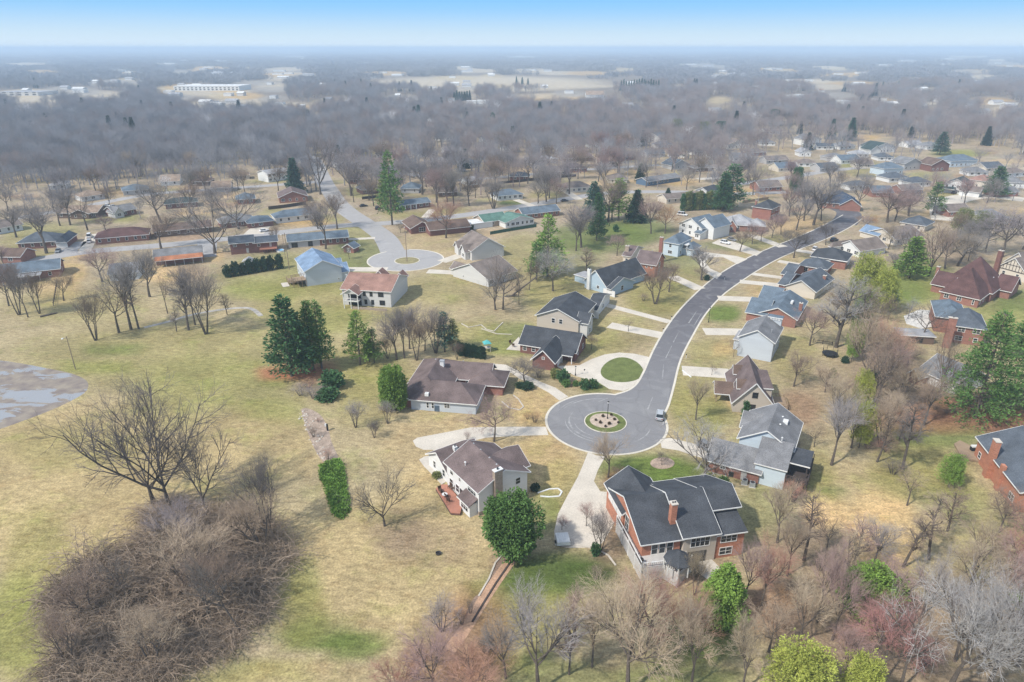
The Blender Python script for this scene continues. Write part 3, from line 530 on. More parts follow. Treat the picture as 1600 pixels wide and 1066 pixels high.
    def done(s):
        s.W.build('wall', wallm(s.wall), s.root); s.RF.build('roof', roofm(s.roof), s.root)
        for k, c, mb in s.extra: mb.build('wall' if k == 'W' else 'roof', wallm(c) if k == 'W' else roofm(c), s.root)
        s.T.build('trim', M_('trim'), s.root)
        for u0, u1, v0, v1, e, z0 in s.blocks:
            c = s.o + s.u * (u0 + u1) / 2 + s.n * (v0 + v1) / 2
            FOOT.append((c, s.u, s.n, (u1 - u0) / 2, (v1 - v0) / 2, e))
        u0, u1, v0, v1 = s.blocks[0][:4]
        if s.short: LAND.append((s.short, s.o + s.u * (u0 + u1) / 2 + s.n * (v0 + v1) / 2))
        return s
def H3(name, label, short, A, B, C, e, rise, kind, wall, roof, cat='house', group=None, **k):
    h = House(name, label, cat, A, B, e, short, group, wall, roof)
    d = h.loc(C, e)[1] if isinstance(C, tuple) else C
    h.block(0, h.L, 0, d, e, rise, kind, **k); h.D = d
    return h
# ---- cream two storey house with red deck
h = H3('two_storey_house', 'cream two storey house with mauve roof, stone chimney and red deck', 'the cream house with red deck', (697.8, 721.8), (748, 767.6), (822, 735), 5.6, 2.6, 'x', 'white', 'mauve')
h.block(-8.42, -.05, .42, 8.6, 2.9, 2.5, 'y')
h.block(2.3, 9.5, h.D * .6, h.D + 1.5, 5.4, 2.3, 'y')
b = h.block(h.L - 4.2, h.L - .6, -1.7, .1, 2.7, .9, 'shed')
for t, z in ((.16, 3.7), (.42, 3.9), (.72, 3.7)): h.opening(0, 'f', t, z, 1.0 if z != 3.9 else .6, 1.3 if z != 3.9 else .8)
h.opening(0, 'f', .84, 3.7, 1.6, 1.3, muntin=2)
for t in (.14, .34): h.opening(0, 'f', t, .9, 1.1, 1.6)
h.opening(0, 'f', .5, .1, 1.7, 2.1, muntin=2, fm='darkframe'); h.opening(b, 'f', .5, .8, 2.3, 1.5, muntin=3); h.opening(b, 'l', .5, .8, .9, 1.5)
for t in (.3, .75): h.opening(1, 'f', t, .9, .8, 1.5)
h.opening(1, 'l', .5, 1.0, .9, 1.3); h.opening(0, 'r', .8, 3.7, 1.0, 1.3); h.opening(0, 'r', .82, 1.0, 1.2, 1.4)
for t in (.3, .7): h.opening(2, 'b', t, 3.6, .9, 1.3); h.opening(2, 'b', t, .9, .9, 1.3)
uc = h.L + .32
m = MB(); m.box(h.L - .02, h.L + .8, h.D * .28, h.D * .28 + 1.7, 0, 8.9); c = m.build('chimney', wallm('stone'), h.root)
m = MB(); m.box(h.L - .1, h.L + .9, h.D * .28 - .1, h.D * .28 + 1.8, 8.9, 9.05); m.build('chimney_cap', M_('white'), c)
m = MB(); m.tube((h.L + .4, h.D * .28 + .85, 9.05), (h.L + .4, h.D * .28 + .85, 9.45), .2, .18, 8); m.build('flue', M_('iron'), c)
m = MB(); m.box(h.L - .5, h.L + .06, -.06, h.D + .05, 0, .9); m.build('stone_base', wallm('stone'), h.root)
for p_ in ((740, 695), (751, 704.5), (765, 717), (776, 727.5)): h.vent(p_, 8.0)
h.vent((727, 725), 6.9, .7, 'white')
u, v = h.loc((711, 701.5), 5.4); m = MB(); m.box(u - .45, u + .45, v - .35, v + .35, 3, 6.0); c = m.build('chimney', M_('white'), h.root); m = MB(); m.tube((u, v, 6.0), (u, v, 6.4), .16, .14, 8); m.build('flue', M_('iron'), c)
# deck
dk = [h.loc(p_, .55) for p_ in ((681, 763), (704.5, 801), (719, 802), (722, 790), (712, 772), (699, 757), (690, 757))]
m = MB(); m.prism([(*p_, .55) for p_ in dk][::-1], .5); h.part('deck', m, M_('deckred'))
m = MB()
for i in range(3):
    a, b2 = dk[i], dk[i + 1]
    for z in (.12, .34): m.bar((a[0], a[1], z), (b2[0], b2[1], z), .1, .08)
h.part('deck_skirting', m, M_('darkwood'))
u, v = h.loc((673, 736), 0)
m = MB(); m.prism([(*h.loc(p_, .12), .12) for p_ in ((655, 718), (664, 713), (672, 712), (676, 727), (690, 745), (698, 752), (690, 757), (676, 742), (662, 728))][::-1], .1); h.part('patio', m, M_('concrete'))
h.done(); CREAM = h
# ---- charcoal roofed brick house with deck and gazebo
h = H3('brick_house', 'large charcoal roofed brick house with rear deck and gazebo', 'the charcoal roofed brick house', (1004, 848.5), (1064, 840), 15.4, 5.4, 3.3, 'x', 'orange', 'charcoal', r=.53)
h.blocks[0]
c0 = h.L; D = h.D
h.block(7.16, 13.1, -.4, 15.2, 5.9, 3.4, 'x', r=.48, e1=5.5, wall='beige')
h.block(13.12, 18.7, 3.7, 15.55, 7.5, 1.75, 'x', r=.3, e1=5.4, wall='beige')
h.block(13.14, 18.3, -.2, 3.74, 5.2, 1.3, 'shed')
h.block(-.25, 7.9, 8.2, 16.9, 5.45, 2.9, 'y')
h.opening(1, 'f', .5, 3.4, 3.3, 2.0, muntin=4); h.opening(1, 'f', .42, .1, 3.4, 2.2, muntin=2, fm='darkframe')
h.opening(3, 'f', .45, 3.3, 2.8, 1.4, muntin=3); h.opening(3, 'f', .4, .7, 2.2, 1.4, muntin=2)
for t in (.33, .53, .73): h.opening(0, 'f', t, 2.75, 1.0, 2.1, muntin=1)
h.opening(0, 'l', .45, 2.9, 1.5, 2.6, muntin=2); h.opening(0, 'l', .8, 3.2, 1.0, 1.3)
for t in (.25, .5, .75): h.opening(4, 'l', t, 3.0, 2.4, 2.0, 'garage_door')
for t in (.2, .5, .8): h.opening(0, 'b', t, 3.2, 1.2, 1.5); h.opening(1, 'b', t, 3.2, 1.2, 1.5)
u, v = h.loc((1057.5, 785), 11.0); m = MB(); m.box(c0 - 1.05, c0 - .05, 2.2, 3.2, 4, 10.4); c = m.build('chimney', wallm('orange'), h.root)
m = MB(); m.box(c0 - 1.15, c0 + .05, 2.1, 3.3, 10.4, 10.55); m.build('chimney_cap', M_('concrete'), c)
for q in (.3, .7):
    m = MB(); m.tube((c0 - 1.05 + q, 2.7, 10.5), (c0 - 1.05 + q, 2.7, 10.8), .13, .12, 8); m.build('flue', M_('iron'), c)
h.vent((1006, 809), 6.6, .8)
# deck, walkway and railing
dz = 2.65
pts = [h.loc(p_, dz) for p_ in ((1003, 888), (1037, 884), (1060, 898), (1076, 884), (1081, 872), (1066, 853), (1002, 861), (966, 811), (964, 817))]
m = MB(); m.prism([(*p_, dz) for p_ in pts], .25); h.part('deck', m, M_('deckgrey'))
ed = [h.loc(p_, dz) for p_ in ((964, 813), (1003, 888), (1037, 884), (1060, 898), (1080, 876))]
m = MB(); bal = MB(); pos = []
for i in range(len(ed) - 1):
    a, b2 = Vector(ed[i]), Vector(ed[i + 1]); m.bar((*a, dz + 1.0), (*b2, dz + 1.0), .14, .10); m.bar((*a, dz + .18), (*b2, dz + .18), .08, .08)
    k = int((b2 - a).length / .32)
    for q in range(k + 1): c = a.lerp(b2, q / max(k, 1)); bal.bar((*c, dz + .15), (*c, dz + 1.0), .07)
    k = max(1, int((b2 - a).length / 2.5))
    for q in range(k + 1): c = a.lerp(b2, q / k); ps_ = MB(); ps_.bar((*c, 0), (*c, dz + 1.12), .18); pos.append(ps_)
r_ = h.part('railing', m, M_('white')); bal.build('baluster', M_('darkwood'), r_)
for q in pos: q.build('post', M_('white'), r_)
tag(r_.children[0], kind='stuff')
m = MB()
for i in range(len(ed) - 1): m.bar((*ed[i], dz / 2 - .1), (*ed[i + 1], dz / 2 - .1), .05, dz - .3)
h.part('deck_skirting', m, M_('deckgrey'))
gz = h.loc((1060, 873), dz + 2.3)
m = MB(); gzz = dz + 2.3; ring = [(gz[0] + 2.35 * cos(pi / 4 * i + .39), gz[1] + 2.35 * sin(pi / 4 * i + .39), gzz) for i in range(8)]
ap = (gz[0], gz[1], gzz + 1.7)
for i in range(8): m.prism([ring[i], ring[(i + 1) % 8], ap], .1)
gr = h.part('gazebo_roof', m, roofm('charcoal'))
for i in range(8): m = MB(); m.bar((ring[i][0] * .93 + gz[0] * .07, ring[i][1] * .93 + gz[1] * .07, dz), (ring[i][0] * .93 + gz[0] * .07, ring[i][1] * .93 + gz[1] * .07, gzz), .14); m.build('gazebo_post', M_('white'), gr)
m = MB(); m.prism([(*h.loc(p_, .1), .1) for p_ in ((1081, 862), (1110, 872), (1128, 890), (1105, 905), (1085, 890))][::-1], .08); h.part('patio', m, M_('concrete'))
h.done(); CHAR = h
# ---- mauve roofed courtyard house
h = H3('house', 'sprawling brown roofed house with pale siding wall and courtyard', 'the brown roofed courtyard house', (641.7, 623), (743, 631), 9.3, 2.9, 2.9, 'hip', 'coolgrey', 'mauve')
h.block(-2.7, 7.9, .6, 22, 2.85, 3.2, 'hip', wall='redbrick'); h.block(3.2, 16.6, 13.0, 20.4, 2.8, 2.8, 'x', wall='redbrick'); h.block(12.1, 20.5, 10.4, 18.65, 2.75, 2.0, 'hip', wall='redbrick')
for t in (.26, .34): h.opening(0, 'f', t, .8, .5, 1.4)
h.opening(0, 'f', .56, 1.2, 1.2, 1.0, muntin=2); h.opening(2, 'f', .2, .4, 1.8, 1.9, muntin=2, fm='darkframe'); h.opening(2, 'f', .6, .8, 1.2, 1.4); h.windows('lr', maxn=6); h.opening(3, 'b', .5, .05, 4.6, 2.2, 'garage_door')
for p_, z in (((698, 599), 5.0), ((666, 616), 4.0), ((713, 610), 4.2), ((681, 563), 5.6), ((724, 566), 5.2)): h.vent(p_, z)
u, v = h.loc((691, 570), 5.5); m = MB(); m.box(u - .5, u + .5, v - .5, v + .5, 3.5, 6.6); c = m.build('chimney', M_('white'), h.root); m = MB(); m.box(u - .6, u + .6, v - .6, v + .6, 6.6, 6.72); m.build('chimney_cap', M_('galv'), c)
u, v = h.loc((667, 616), 4.0); m = MB(); m.box(u - .45, u + .45, v - .4, v + .4, 3.6, 4.35); c = m.build('skylight', M_('white'), h.root)
h.done()
# ---- charcoal house with circular drive
h = H3('house', 'charcoal roofed brick house with front gable beside the looping drive', 'the charcoal house by the looping drive', (812.8, 536.3), (898.8, 550), 10.5, 2.9, 3.5, 'x', 'darkbrick', 'charcoal')
h.wing((832, 560), (884, 543), 2.75, 2.9, 'y'); h.windows('f', only=[0], gap=2.6, maxn=3); h.opening(1, 'f', .5, 3.0, .6, .6); h.opening(1, 'r', .5, .05, 4.4, 2.2, 'garage_door'); h.windows('lr', only=[0], maxn=4)
h.block(h.L - 3.2, h.L - .2, -2.2, .0, 2.6, .7, 'shed', z0=2.45); m = MB()
for q in (h.L - 3.1, h.L - .35): m.bar((q, -2.1, 0), (q, -2.1, 2.5), .2)
h.part('porch_post', m, M_('white'))
h.vent((866, 515.5), 5.9); m = MB(); m.prism([(*h.loc(p_, .08), .08) for p_ in ((791, 546), (811, 526), (815, 548))][::-1], .07); h.part('patio', m, M_('concrete')); h.done(); CIRC = h
# ---- taupe gabled two storey
h = H3('two_storey_house', 'taupe sided two storey gable house with black roof and garage wing', 'the taupe gabled house', (839, 491.7), (904, 501.6), 16.5, 5.0, 2.9, 'y', 'beige', 'charcoal')
h.wing((917, 482.5), (953, 460), 2.9, 2.3, 'x', wall='white'); h.block(h.L - .5, h.L + 2.6, .6, 6.2, 4.6, 2.0, 'x', wall='palegrey')
h.opening(0, 'f', .4, 3.2, 1.0, 1.4); h.opening(0, 'f', .58, 3.2, 1.0, 1.4); h.opening(1, 'f', .5, .05, 5.0, 2.2, 'garage_door'); h.opening(2, 'r', .5, 2.9, .9, 1.1); h.opening(2, 'r', .5, .6, .9, 1.3); h.windows('l', only=[0], maxn=6); h.opening(1, 'r', .5, .9, 1.1, 1.3); h.done()
# ---- light blue gabled house
h = H3('house', 'light blue gabled house with charcoal roof and white chimney', 'the light blue gabled house', (914, 437), (947.6, 447), (1000, 424), 3.0, 4.6, 'y', 'blue', 'charcoal')
h.wing((950, 450), (990, 438.5), 2.8, 2.6, 'x'); m = MB(); u, v = h.loc((919, 424), 8.0); m.box(1.6, 2.9, -.9, -.02, 0, 7.6); c = m.build('chimney', M_('white'), h.root); m = MB(); m.tube((2.2, -.45, 7.6), (2.2, -.45, 8.1), .2, .2, 8); m.build('flue', M_('iron'), c)
h.opening(0, 'f', .62, 1.2, 1.0, 1.0); h.opening(1, 'f', .5, .05, 5.2, 2.2, 'garage_door'); h.opening(1, 'r', .5, .8, 1.2, 1.6); h.windows('r', only=[0], maxn=4); h.block(-7.5, -.1, 3.0, 8.5, 2.4, .01, 'flat', roof='ltgrey'); h.done()
# ---- red brick mauve roof with two chimneys
h = H3('brick_house', 'red brick house with brown roof and tall red chimney', 'the red brick house with brown roof', (994, 409.5), (1024.5, 414), 10.5, 5.0, 3.4, 'x', 'orange', 'mauve')
h.wing((974, 399), (1004, 387), 3.4, 2.4, 'x', wall='cream'); h.chimney((1034, 371), 10.3, 1.3, 1.0, 'redbrick'); h.chimney((980.5, 384.5), 6.6, 1.5, 1.0, 'stone'); h.block(-1.8, 1.2, -.7, 3, 4.6, 1.5, 'y', wall='brick')
h.opening(0, 'f', .55, 3.4, .5, .6); h.opening(0, 'f', .8, 3.4, .5, .6); h.opening(0, 'r', .45, 3.0, 2.0, 1.8, muntin=3); h.opening(0, 'r', .45, .3, 2.4, 2.0, muntin=3); h.windows('f', only=[1], maxn=3); h.vent((1019, 392), 7.4); h.done()
# ---- white hip roofed two storey
h = H3('two_storey_house', 'white two storey house with grey hip roof and columned porch', 'the white hip roofed two storey house', (1037.4, 377.5), (1060.5, 381.5), (1083, 372.5), 5.6, 2.7, 'hip', 'skyblue', 'bluegrey')
h.block(h.L - .05, h.L + 4.5, h.D - 7.5, h.D - .3, 3.0, 2.0, 'hip'); h.opening(0, 'r', .2, 3.6, .9, 1.3); h.opening(0, 'r', .5, 3.6, .9, 1.3); h.opening(0, 'r', .2, .9, .9, 1.3); h.opening(0, 'r', .5, .05, 1.0, 2.1, 'door'); h.windows('fl', only=[0], gap=4, maxn=4)
h.block(h.L, h.L + 2.0, h.D * .36, h.D * .62, 4.4, .5, 'flat', roof='white', z0=4.2); m = MB()
for q in (.38, .6): m.tube((h.L + 1.8, h.D * q, 0), (h.L + 1.8, h.D * q, 4.2), .2, .18, 10)
h.part('porch_column', m, M_('white')); h.done()
# ---- white gabled with grey roofs
h = H3('two_storey_house', 'white house with three grey gables and attached front garage', 'the white triple gabled house', (1062, 349), (1097, 357), 13, 4.8, 3.6, 'y', 'white', 'bluegrey')
h.wing((1086, 363.4), (1131, 356), 2.9, 2.5, 'x'); h.block(h.L * .55, h.L + 4.5, 2.6, 15, 5.6, 3.6, 'y'); h.opening(1, 'f', .22, 1, .7, 1.2); h.opening(1, 'f', .55, 1, .7, 1.2); h.opening(1, 'r', .5, .05, 4.8, 2.2, 'garage_door'); h.windows('fr', only=[0, 2], maxn=6); h.done()
h = H3('house', 'brick ranch with pale grey cross gable roof past the white gables', 'the pale grey roofed brick ranch', (1131, 350), (1178, 353), 13, 3.0, 3.6, 'hip', 'brick', 'ltgrey')
h.block(h.L * .1, h.L * .42, -2.6, 5, 2.9, 2.8, 'y'); h.block(h.L * .85, h.L + 5, 1.0, 9.5, 2.9, 2.4, 'hip'); h.windows('fr', maxn=8); h.done()
h = H3('two_storey_house', 'square two storey red brick house with charcoal hip roof', 'the square red brick house', (1176.5, 322.7), (1205.5, 326.8), (1227, 321.5), 5.8, 3.0, 'hip', 'redbrick', 'charcoal'); h.windows('r', gap=3, maxn=8); h.windows('l', maxn=2); h.chimney((1182, 313), 8.6); h.done()
# ---- right row
h = H3('two_storey_house', 'tall white gable house with grey roof beside the brown cottage', 'the tall white gable house', (1155.6, 525), (1209, 535), 12.5, 6.0, 2.7, 'y', 'coolgrey', 'grey')
h.block(-2.0, .02, 4, 11, 3.0, .9, 'flat', roof='ltgrey'); h.windows('lr', gap=4, maxn=9); h.vent((1206, 517), 7.6); u, v = h.loc((1207, 500), 8)
m = MB()
for q in range(4): m.box(h.L * .62 + q * .75, h.L * .62 + q * .75 + .55, h.D - .5, h.D - .1, 8.0, 8.6)
h.part('skylight', m, M_('white')); h.block(h.L * .58, h.L * .97, h.D - .3, h.D + 1.6, 8.6, .3, 'flat', z0=6.2, roof='bluegrey'); h.done()
h = H3('house', 'blue grey roofed brick house with two left facing gables', 'the blue grey roofed brick house', (1184.7, 488.5), (1243.8, 499), 19, 3.0, 2.7, 'y', 'brick', 'bluegrey')
h.wing((1167, 487.5), (1212, 471), 2.9, 2.6, 'x'); h.wing((1187, 466), (1228, 452), 2.9, 2.4, 'x'); h.windows('lr', maxn=8); h.chimney((1252, 474), 5.6, 1.0, .8)
m = MB(); u, v = h.L * .72, h.D * .45
for q in (0, 1.3): m.box(u - .35, u + .35, v + q, v + q + .9, 4.6, 5.35)
h.part('skylight', m, M_('white')); h.done()
h = H3('house', 'slate roofed brick house with cream front gable on the right row', 'the slate roofed cream gable house', (1228, 446), (1274, 455.6), 19, 2.9, 2.9, 'y', 'cream', 'slate')
h.W.box(-.04, h.L + .04, -.05, 2, 0, 1.9); h.wing((1217.5, 443.5), (1252, 430), 2.8, 2.4, 'x', wall='brick'); h.wing((1222, 427.5), (1257, 417), 2.8, 2.4, 'x', wall='brick'); h.windows('lr', maxn=6); h.chimney((1289, 431), 5.0, 1, 1); h.done()
h = H3('house', 'small charcoal hip roofed brick house on the right row', 'the small charcoal hip roof', (1250, 414), (1291, 421), 9.5, 2.9, 2.6, 'hip', 'brick', 'slate'); h.windows('flr', maxn=5); h.done()
h = H3('house', 'charcoal hip roofed house with white front and brick side', 'the charcoal hip roof with white front', (1268, 400), (1322, 408), 12, 3.6, 3.0, 'hip', 'white', 'charcoal'); h.block(h.L - 5.5, h.L + .05, -.06, 6, 3.5, .5, 'hip', wall='brick'); h.windows('lr', maxn=5); h.done()
h = H3('house', 'taupe roofed house with white gable below the parked black car', 'the taupe roofed white gable', (1311, 382), (1344, 392), 15, 2.9, 3.0, 'y', 'white', 'taupe'); h.wing((1300, 386), (1330, 380), 2.8, 1.8, 'hip'); h.windows('flr', maxn=6); h.done()
h = H3('house', 'house with blue front gable and long brown roof behind', 'the brown roof with blue gable', (1356, 362), (1400, 374), 17, 2.9, 3.2, 'y', 'cream', 'taupe'); h.block(-3.0, h.L * .45, -1.0, 6, 2.8, 2.4, 'x', roof='blue'); h.windows('flr', maxn=6); h.done()
h = H3('house', 'slate hip roofed house at the end of the right row', 'the slate hip roof end house', (1408, 347), (1446, 353), 12, 2.9, 3.0, 'hip', 'cream', 'slate'); h.windows('fl', maxn=4); h.done()
h = H3('house', 'large dark navy roofed house beyond the road court', 'the navy roofed house', (1283, 316), (1338, 320), 20, 3.0, 5.0, 'hip', 'brick', 'navy'); h.block(h.L * .55, h.L + 2, -3, 6, 3.0, 3.4, 'y', roof='navy'); h.windows('flr', maxn=7); h.done()
# ---- maroon steep roof
h = H3('brick_house', 'orange brick house with steep maroon hip roofs and white trim', 'the steep maroon roofed house', (1471, 455), (1530, 468), 12, 3.1, 8.2, 'pyr', 'brick', 'maroon')
h.block(-3.2, 12.4, 9.8, 26, 3.2, 9.6, 'hip'); h.block(-5.2, .5, 7.2, 18.5, 3.0, 3.4, 'x'); h.block(11.2, 16.0, 17.8, 29, 3.0, 3.8, 'x')
for t in (.16, .5): h.opening(0, 'f', t, 1.2, 1.3, 1.3, muntin=2)
h.windows('lr', maxn=6); h.opening(0, 'f', .87, .9, .5, 1.6); u, v = h.loc((1466, 418), 8.4); h.chimney((1467, 417), 7.6, 1.0, 1.0, 'brick'); h.vent((1552, 435), 6.2, .6, 'white'); h.done()
h = H3('house', 'tudor house with half timbered gables at the right edge', 'the half timbered house', (1560, 416), (1604, 428), 16, 3.4, 4.6, 'y', 'cream', 'taupe'); h.block(-2, 6, 7, 16, 4.2, 4.2, 'y', roof='taupe', wall='cream'); m = MB()
for q in range(9):
    t = (q + .5) / 9; zt = 3.4 + 4.6 * (1 - abs(2 * t - 1)); m.box(h.L * t - .09, h.L * t + .09, -.07, 0, 3.0, zt - .1)
m.box(0, h.L, -.08, 0, 2.9, 3.2); m.box(h.L * .2, h.L * .8, -.085, 0, 5.0, 5.2); h.part('half_timber', m, M_('darkwood')); h.windows('f', maxn=3); h.chimney((1565, 392), 9.6, 1.6, 1.2, 'darkbrick'); h.done()
h = H3('brick_house', 'red brick house with slate hip roof beside the giant pine', 'the brick house by the giant pine', (1490, 508), (1541, 515), 13, 5.4, 2.9, 'hip', 'brick', 'slate'); h.wing((1464, 494), (1500, 476), 5.0, 2.4, 'hip', roof='bluegrey'); h.chimney((1490, 497), 9.2, 2.0, .9, 'brick'); h.windows('fr', maxn=6); h.done()
h = House('shed', 'pale blue flat roofed open shed beside white patio', 'shed', (1408, 524), (1461, 527), 2.4, 'the flat blue shed', None, 'brown', 'ltgrey'); h.block(0, h.L, 0, 5.5, 2.4, .3, 'flat'); h.opening(0, 'f', .5, .4, 3, 1.4, muntin=3, fm='darkframe'); h.done()
sheet('patio', px([(1412, 494), (1436, 484), (1466, 486), (1470, 508), (1440, 514), (1416, 506)]), .03, mat('white_pavers', (.6, .58, .54), .85), 'white paved terrace between blue shed and brick house', 'patio')
h = H3('house', 'white cottage with grey roof under the leaning bare tree', 'the white cottage by the mulch bank', (1438, 577), (1492, 601), 12, 2.8, 3.2, 'x', 'white', 'grey'); h.wing((1436, 588), (1462, 572), 2.6, 1.6, 'y', wall='brick'); h.windows('flr', maxn=6); h.done()
h = H3('brick_house', 'orange brick house with slate roof and two tall chimneys at right edge', 'the two chimney brick house', (1530, 684), (1597, 768), 15, 4.6, 3.4, 'x', 'orange', 'slate'); h.windows('f', gap=4, maxn=6); 
m = MB(); m.box(h.L * .36, h.L * .36 + 1.5, -1.0, -.02, 0, 8.4); c = m.build('chimney', wallm('orange'), h.root); m = MB(); m.box(h.L * .36 - .1, h.L * .36 + 1.6, -1.1, .08, 8.4, 8.55); m.build('chimney_cap', M_('concrete'), c)
m = MB(); m.box(h.L * .6, h.L * .6 + 1.1, -.7, -.02, 0, 5.6); m.build('chimney', wallm('orange'), h.root)
m = MB(); m.prism([(*h.loc(p_, .5), .5) for p_ in ((1491, 693), (1500, 688), (1532, 704), (1540, 722), (1518, 718), (1502, 712))][::-1], .4); h.part('deck', m, M_('wood')); h.done(); SE = h
# ---- brown dormered cottage
h = H3('cottage', 'brown shingled cottage with two dormers and a small front porch', 'the brown dormered cottage', (1146.4, 626.7), (1208, 632), 15.5, 2.9, 5.2, 'y', 'beige', 'mauve')
for q in (3.2, 11.2):
    h.block(1.2, 3.6, q, q + 2.4, 5.6, .9, 'shed', z0=3.0) if False else h.block(1.2, 4.4, q, q + 2.6, 5.3, 1.3, 'shed' if False else 'x', z0=3.4, roof='brown')
h.block(-3.6, .02, 4.4, 9.4, 2.7, 1.7, 'x', z0=2.45, roof='brown'); m = MB()
for q in (4.6, 6.9, 9.2): m.bar((-3.4, q, 0), (-3.4, q, 2.5), .2)
h.part('porch_post', m, M_('wood')); h.block(h.L - 3.2, h.L - .1, 3, 13, 5.4, .8, 'flat', wall='beige', roof='mauve', z0=2.5)
h.opening(0, 'f', .52, 4.2, 1.1, 1.3, fm='beige' if False else 'darkframe'); h.opening(0, 'f', .5, 1.0, 1.1, 1.3, fm='darkframe')
for i in (1, 2): h.opening(i, 'l', .5, 4.6, .9, .8)
for t in (.2, .5, .8): h.opening(0, 'l', t, .8, 1.0, 1.4)
m = MB(); m.box(h.L + .1, h.L + 4.2, 3, 8.5, .3, .8); h.part('deck', m, M_('wood')); m = MB()
for a, b2 in (((h.L + 4.1, 3), (h.L + 4.1, 8.5)), ((h.L + .1, 3), (h.L + 4.1, 3)), ((h.L + .1, 8.5), (h.L + 4.1, 8.5))):
    m.bar((*a, 1.6), (*b2, 1.6), .1); m.bar((*a, 1.2), (*b2, 1.2), .06)
    for q in range(5): c = Vector(a).lerp(Vector(b2), q / 4); m.bar((*c, .8), (*c, 1.65), .1)
h.part('railing', m, M_('wood')); h.done()
# ---- pale blue two storey with brick garage
h = H3('two_storey_house', 'pale blue two storey house with grey roof and brick garage wing', 'the pale blue house with brick garage', (1156, 683), (1237.6, 703.2), (1255.6, 661.5), 5.6, 3.1, 'y', 'skyblue', 'grey')
h.wing((1180, 719), (1229, 735), 4.9, 1.7, 'y') if False else None
h.block(4.6, 10.25, -6.6, -.04, 4.7, 2.3, 'shed')
h.block(-4.5, 5.6, -6.95, 1.7, 2.8, 2.6, 'x', wall='brick')
h.block(-.6, 3.6, h.D * .45, h.D * .45 + 5, 5.4, 2.2, 'x'); h.block(h.L + .02, h.L + 3.7, -4.3, 1.6, 5.2, .3, 'flat', roof='charcoal', z0=5.05); m = MB()
for x_, y_ in ((h.L + 3.5, -4.1), (h.L + 3.5, 1.4), (h.L + .4, -4.1)): m.bar((x_, y_, 0), (x_, y_, 5.2), .22)
h.part('porch_post', m, M_('darkwood')); m = MB(); m.box(h.L + .05, h.L + 4.2, -6.4, 4.2, 2.3, 2.5); h.part('deck', m, M_('darkwood')); m = MB()
for a, b2 in (((h.L + 4.1, -6.4), (h.L + 4.1, 4.2)), ((h.L + .1, -6.4), (h.L + 4.1, -6.4))):
    m.bar((*a, 3.5), (*b2, 3.5), .12); m.bar((*a, 3.1), (*b2, 3.1), .06); m.bar((*a, 2.8), (*b2, 2.8), .06)
    for q in range(6): c = Vector(a).lerp(Vector(b2), q / 5); m.bar((*c, 0), (*c, 3.55), .14)
m.bar((h.L + 2.5, -6.4, 2.4), (h.L + 2.5, -9.8, .1), .9, .15); m.bar((h.L + 2.0, -6.4, 3.4), (h.L + 2.0, -9.8, 1.1), .1); m.bar((h.L + 3.0, -6.4, 3.4), (h.L + 3.0, -9.8, 1.1), .1)
h.part('railing', m, M_('darkwood')); h.opening(2, 'f', .72, .05, 1.1, 2.1, 'door'); h.opening(2, 'f', .48, .2, .8, 1.0, fm='darkframe'); h.opening(2, 'f', .3, 1.4, .9, .9, muntin=2); h.opening(2, 'l', .5, .05, 4.8, 2.2, 'garage_door'); h.opening(3, 'l', .5, 3.4, 1.2, 1.3); h.windows('r', only=[0], maxn=5)
for p_ in ((1223, 653), (1219, 665), (1222, 686)): h.vent(p_, 7.6, .5, 'white')
m = MB(); u, v = h.L * .74, h.D * .62; m.box(u - .5, u + .5, v - .7, v + .7, 6.6, 7.75); h.part('skylight', m, M_('white')); m = MB(); h.vent((1181, 721.5), 4.4, .4, 'iron'); h.done(); PBLUE = h
# ---- farther turning circle
h = H3('two_storey_house', 'grey sided gable house with bright blue roof and rear timber decks', 'the blue roofed grey house', (476.8, 424), (533, 416.6), (459.5, 404.6), 5.8, 3.2, 'y', 'coolgrey', 'blue')
h.block(h.L - 5, h.L + 2.6, 1.0, 7.5, 3.6, 2.4, 'x'); h.block(h.L - 5, h.L + 2.2, 9.5, 14.5, 3.4, 2.2, 'x'); h.opening(0, 'f', .9, 1.0, .4, .5); h.windows('l', gap=4, maxn=6)
for z, a in ((2.6, (0, 5, -4.5, -.05)), (.9, (4, 10, -5.5, -.06))):
    m = MB(); m.box(a[2], a[3], a[0], a[1], z - .2, z); d_ = h.part('deck', m, M_('wood')); m = MB()
    for x_, y_, x2, y2 in ((a[2], a[0], a[2], a[1]), (a[2], a[0], a[3], a[0]), (a[2], a[1], a[3], a[1])):
        m.bar((x_, y_, z + .95), (x2, y2, z + .95), .1); m.bar((x_, y_, z + .5), (x2, y2, z + .5), .06)
        for q in range(4): c = Vector((x_, y_)).lerp(Vector((x2, y2)), q / 3); m.bar((*c, 0), (*c, z + 1), .13)
    m.build('railing', M_('wood'), d_)
m = MB(); m.box(-8, -5.6, 3, 8, .02, .1); h.part('patio', m, M_('concrete')); h.done()
h = H3('two_storey_house', 'pale two storey house with salmon roof and screened rear porch', 'the salmon roofed house', (534, 451), (609.7, 455.5), (634, 431), 5.7, 3.0, 'x', 'palegrey', 'terra')
a = h.loc((536, 457), 5.4); h.block(a[0] + .1, a[0] + 5.4, -3.6, 1.0, 5.3, 1.7, 'y', z0=5.1)
m = MB()
for x_ in (a[0] + .3, a[0] + 2.7, a[0] + 5.2): m.bar((x_, -3.5, 0), (x_, -3.5, 5.2), .22)
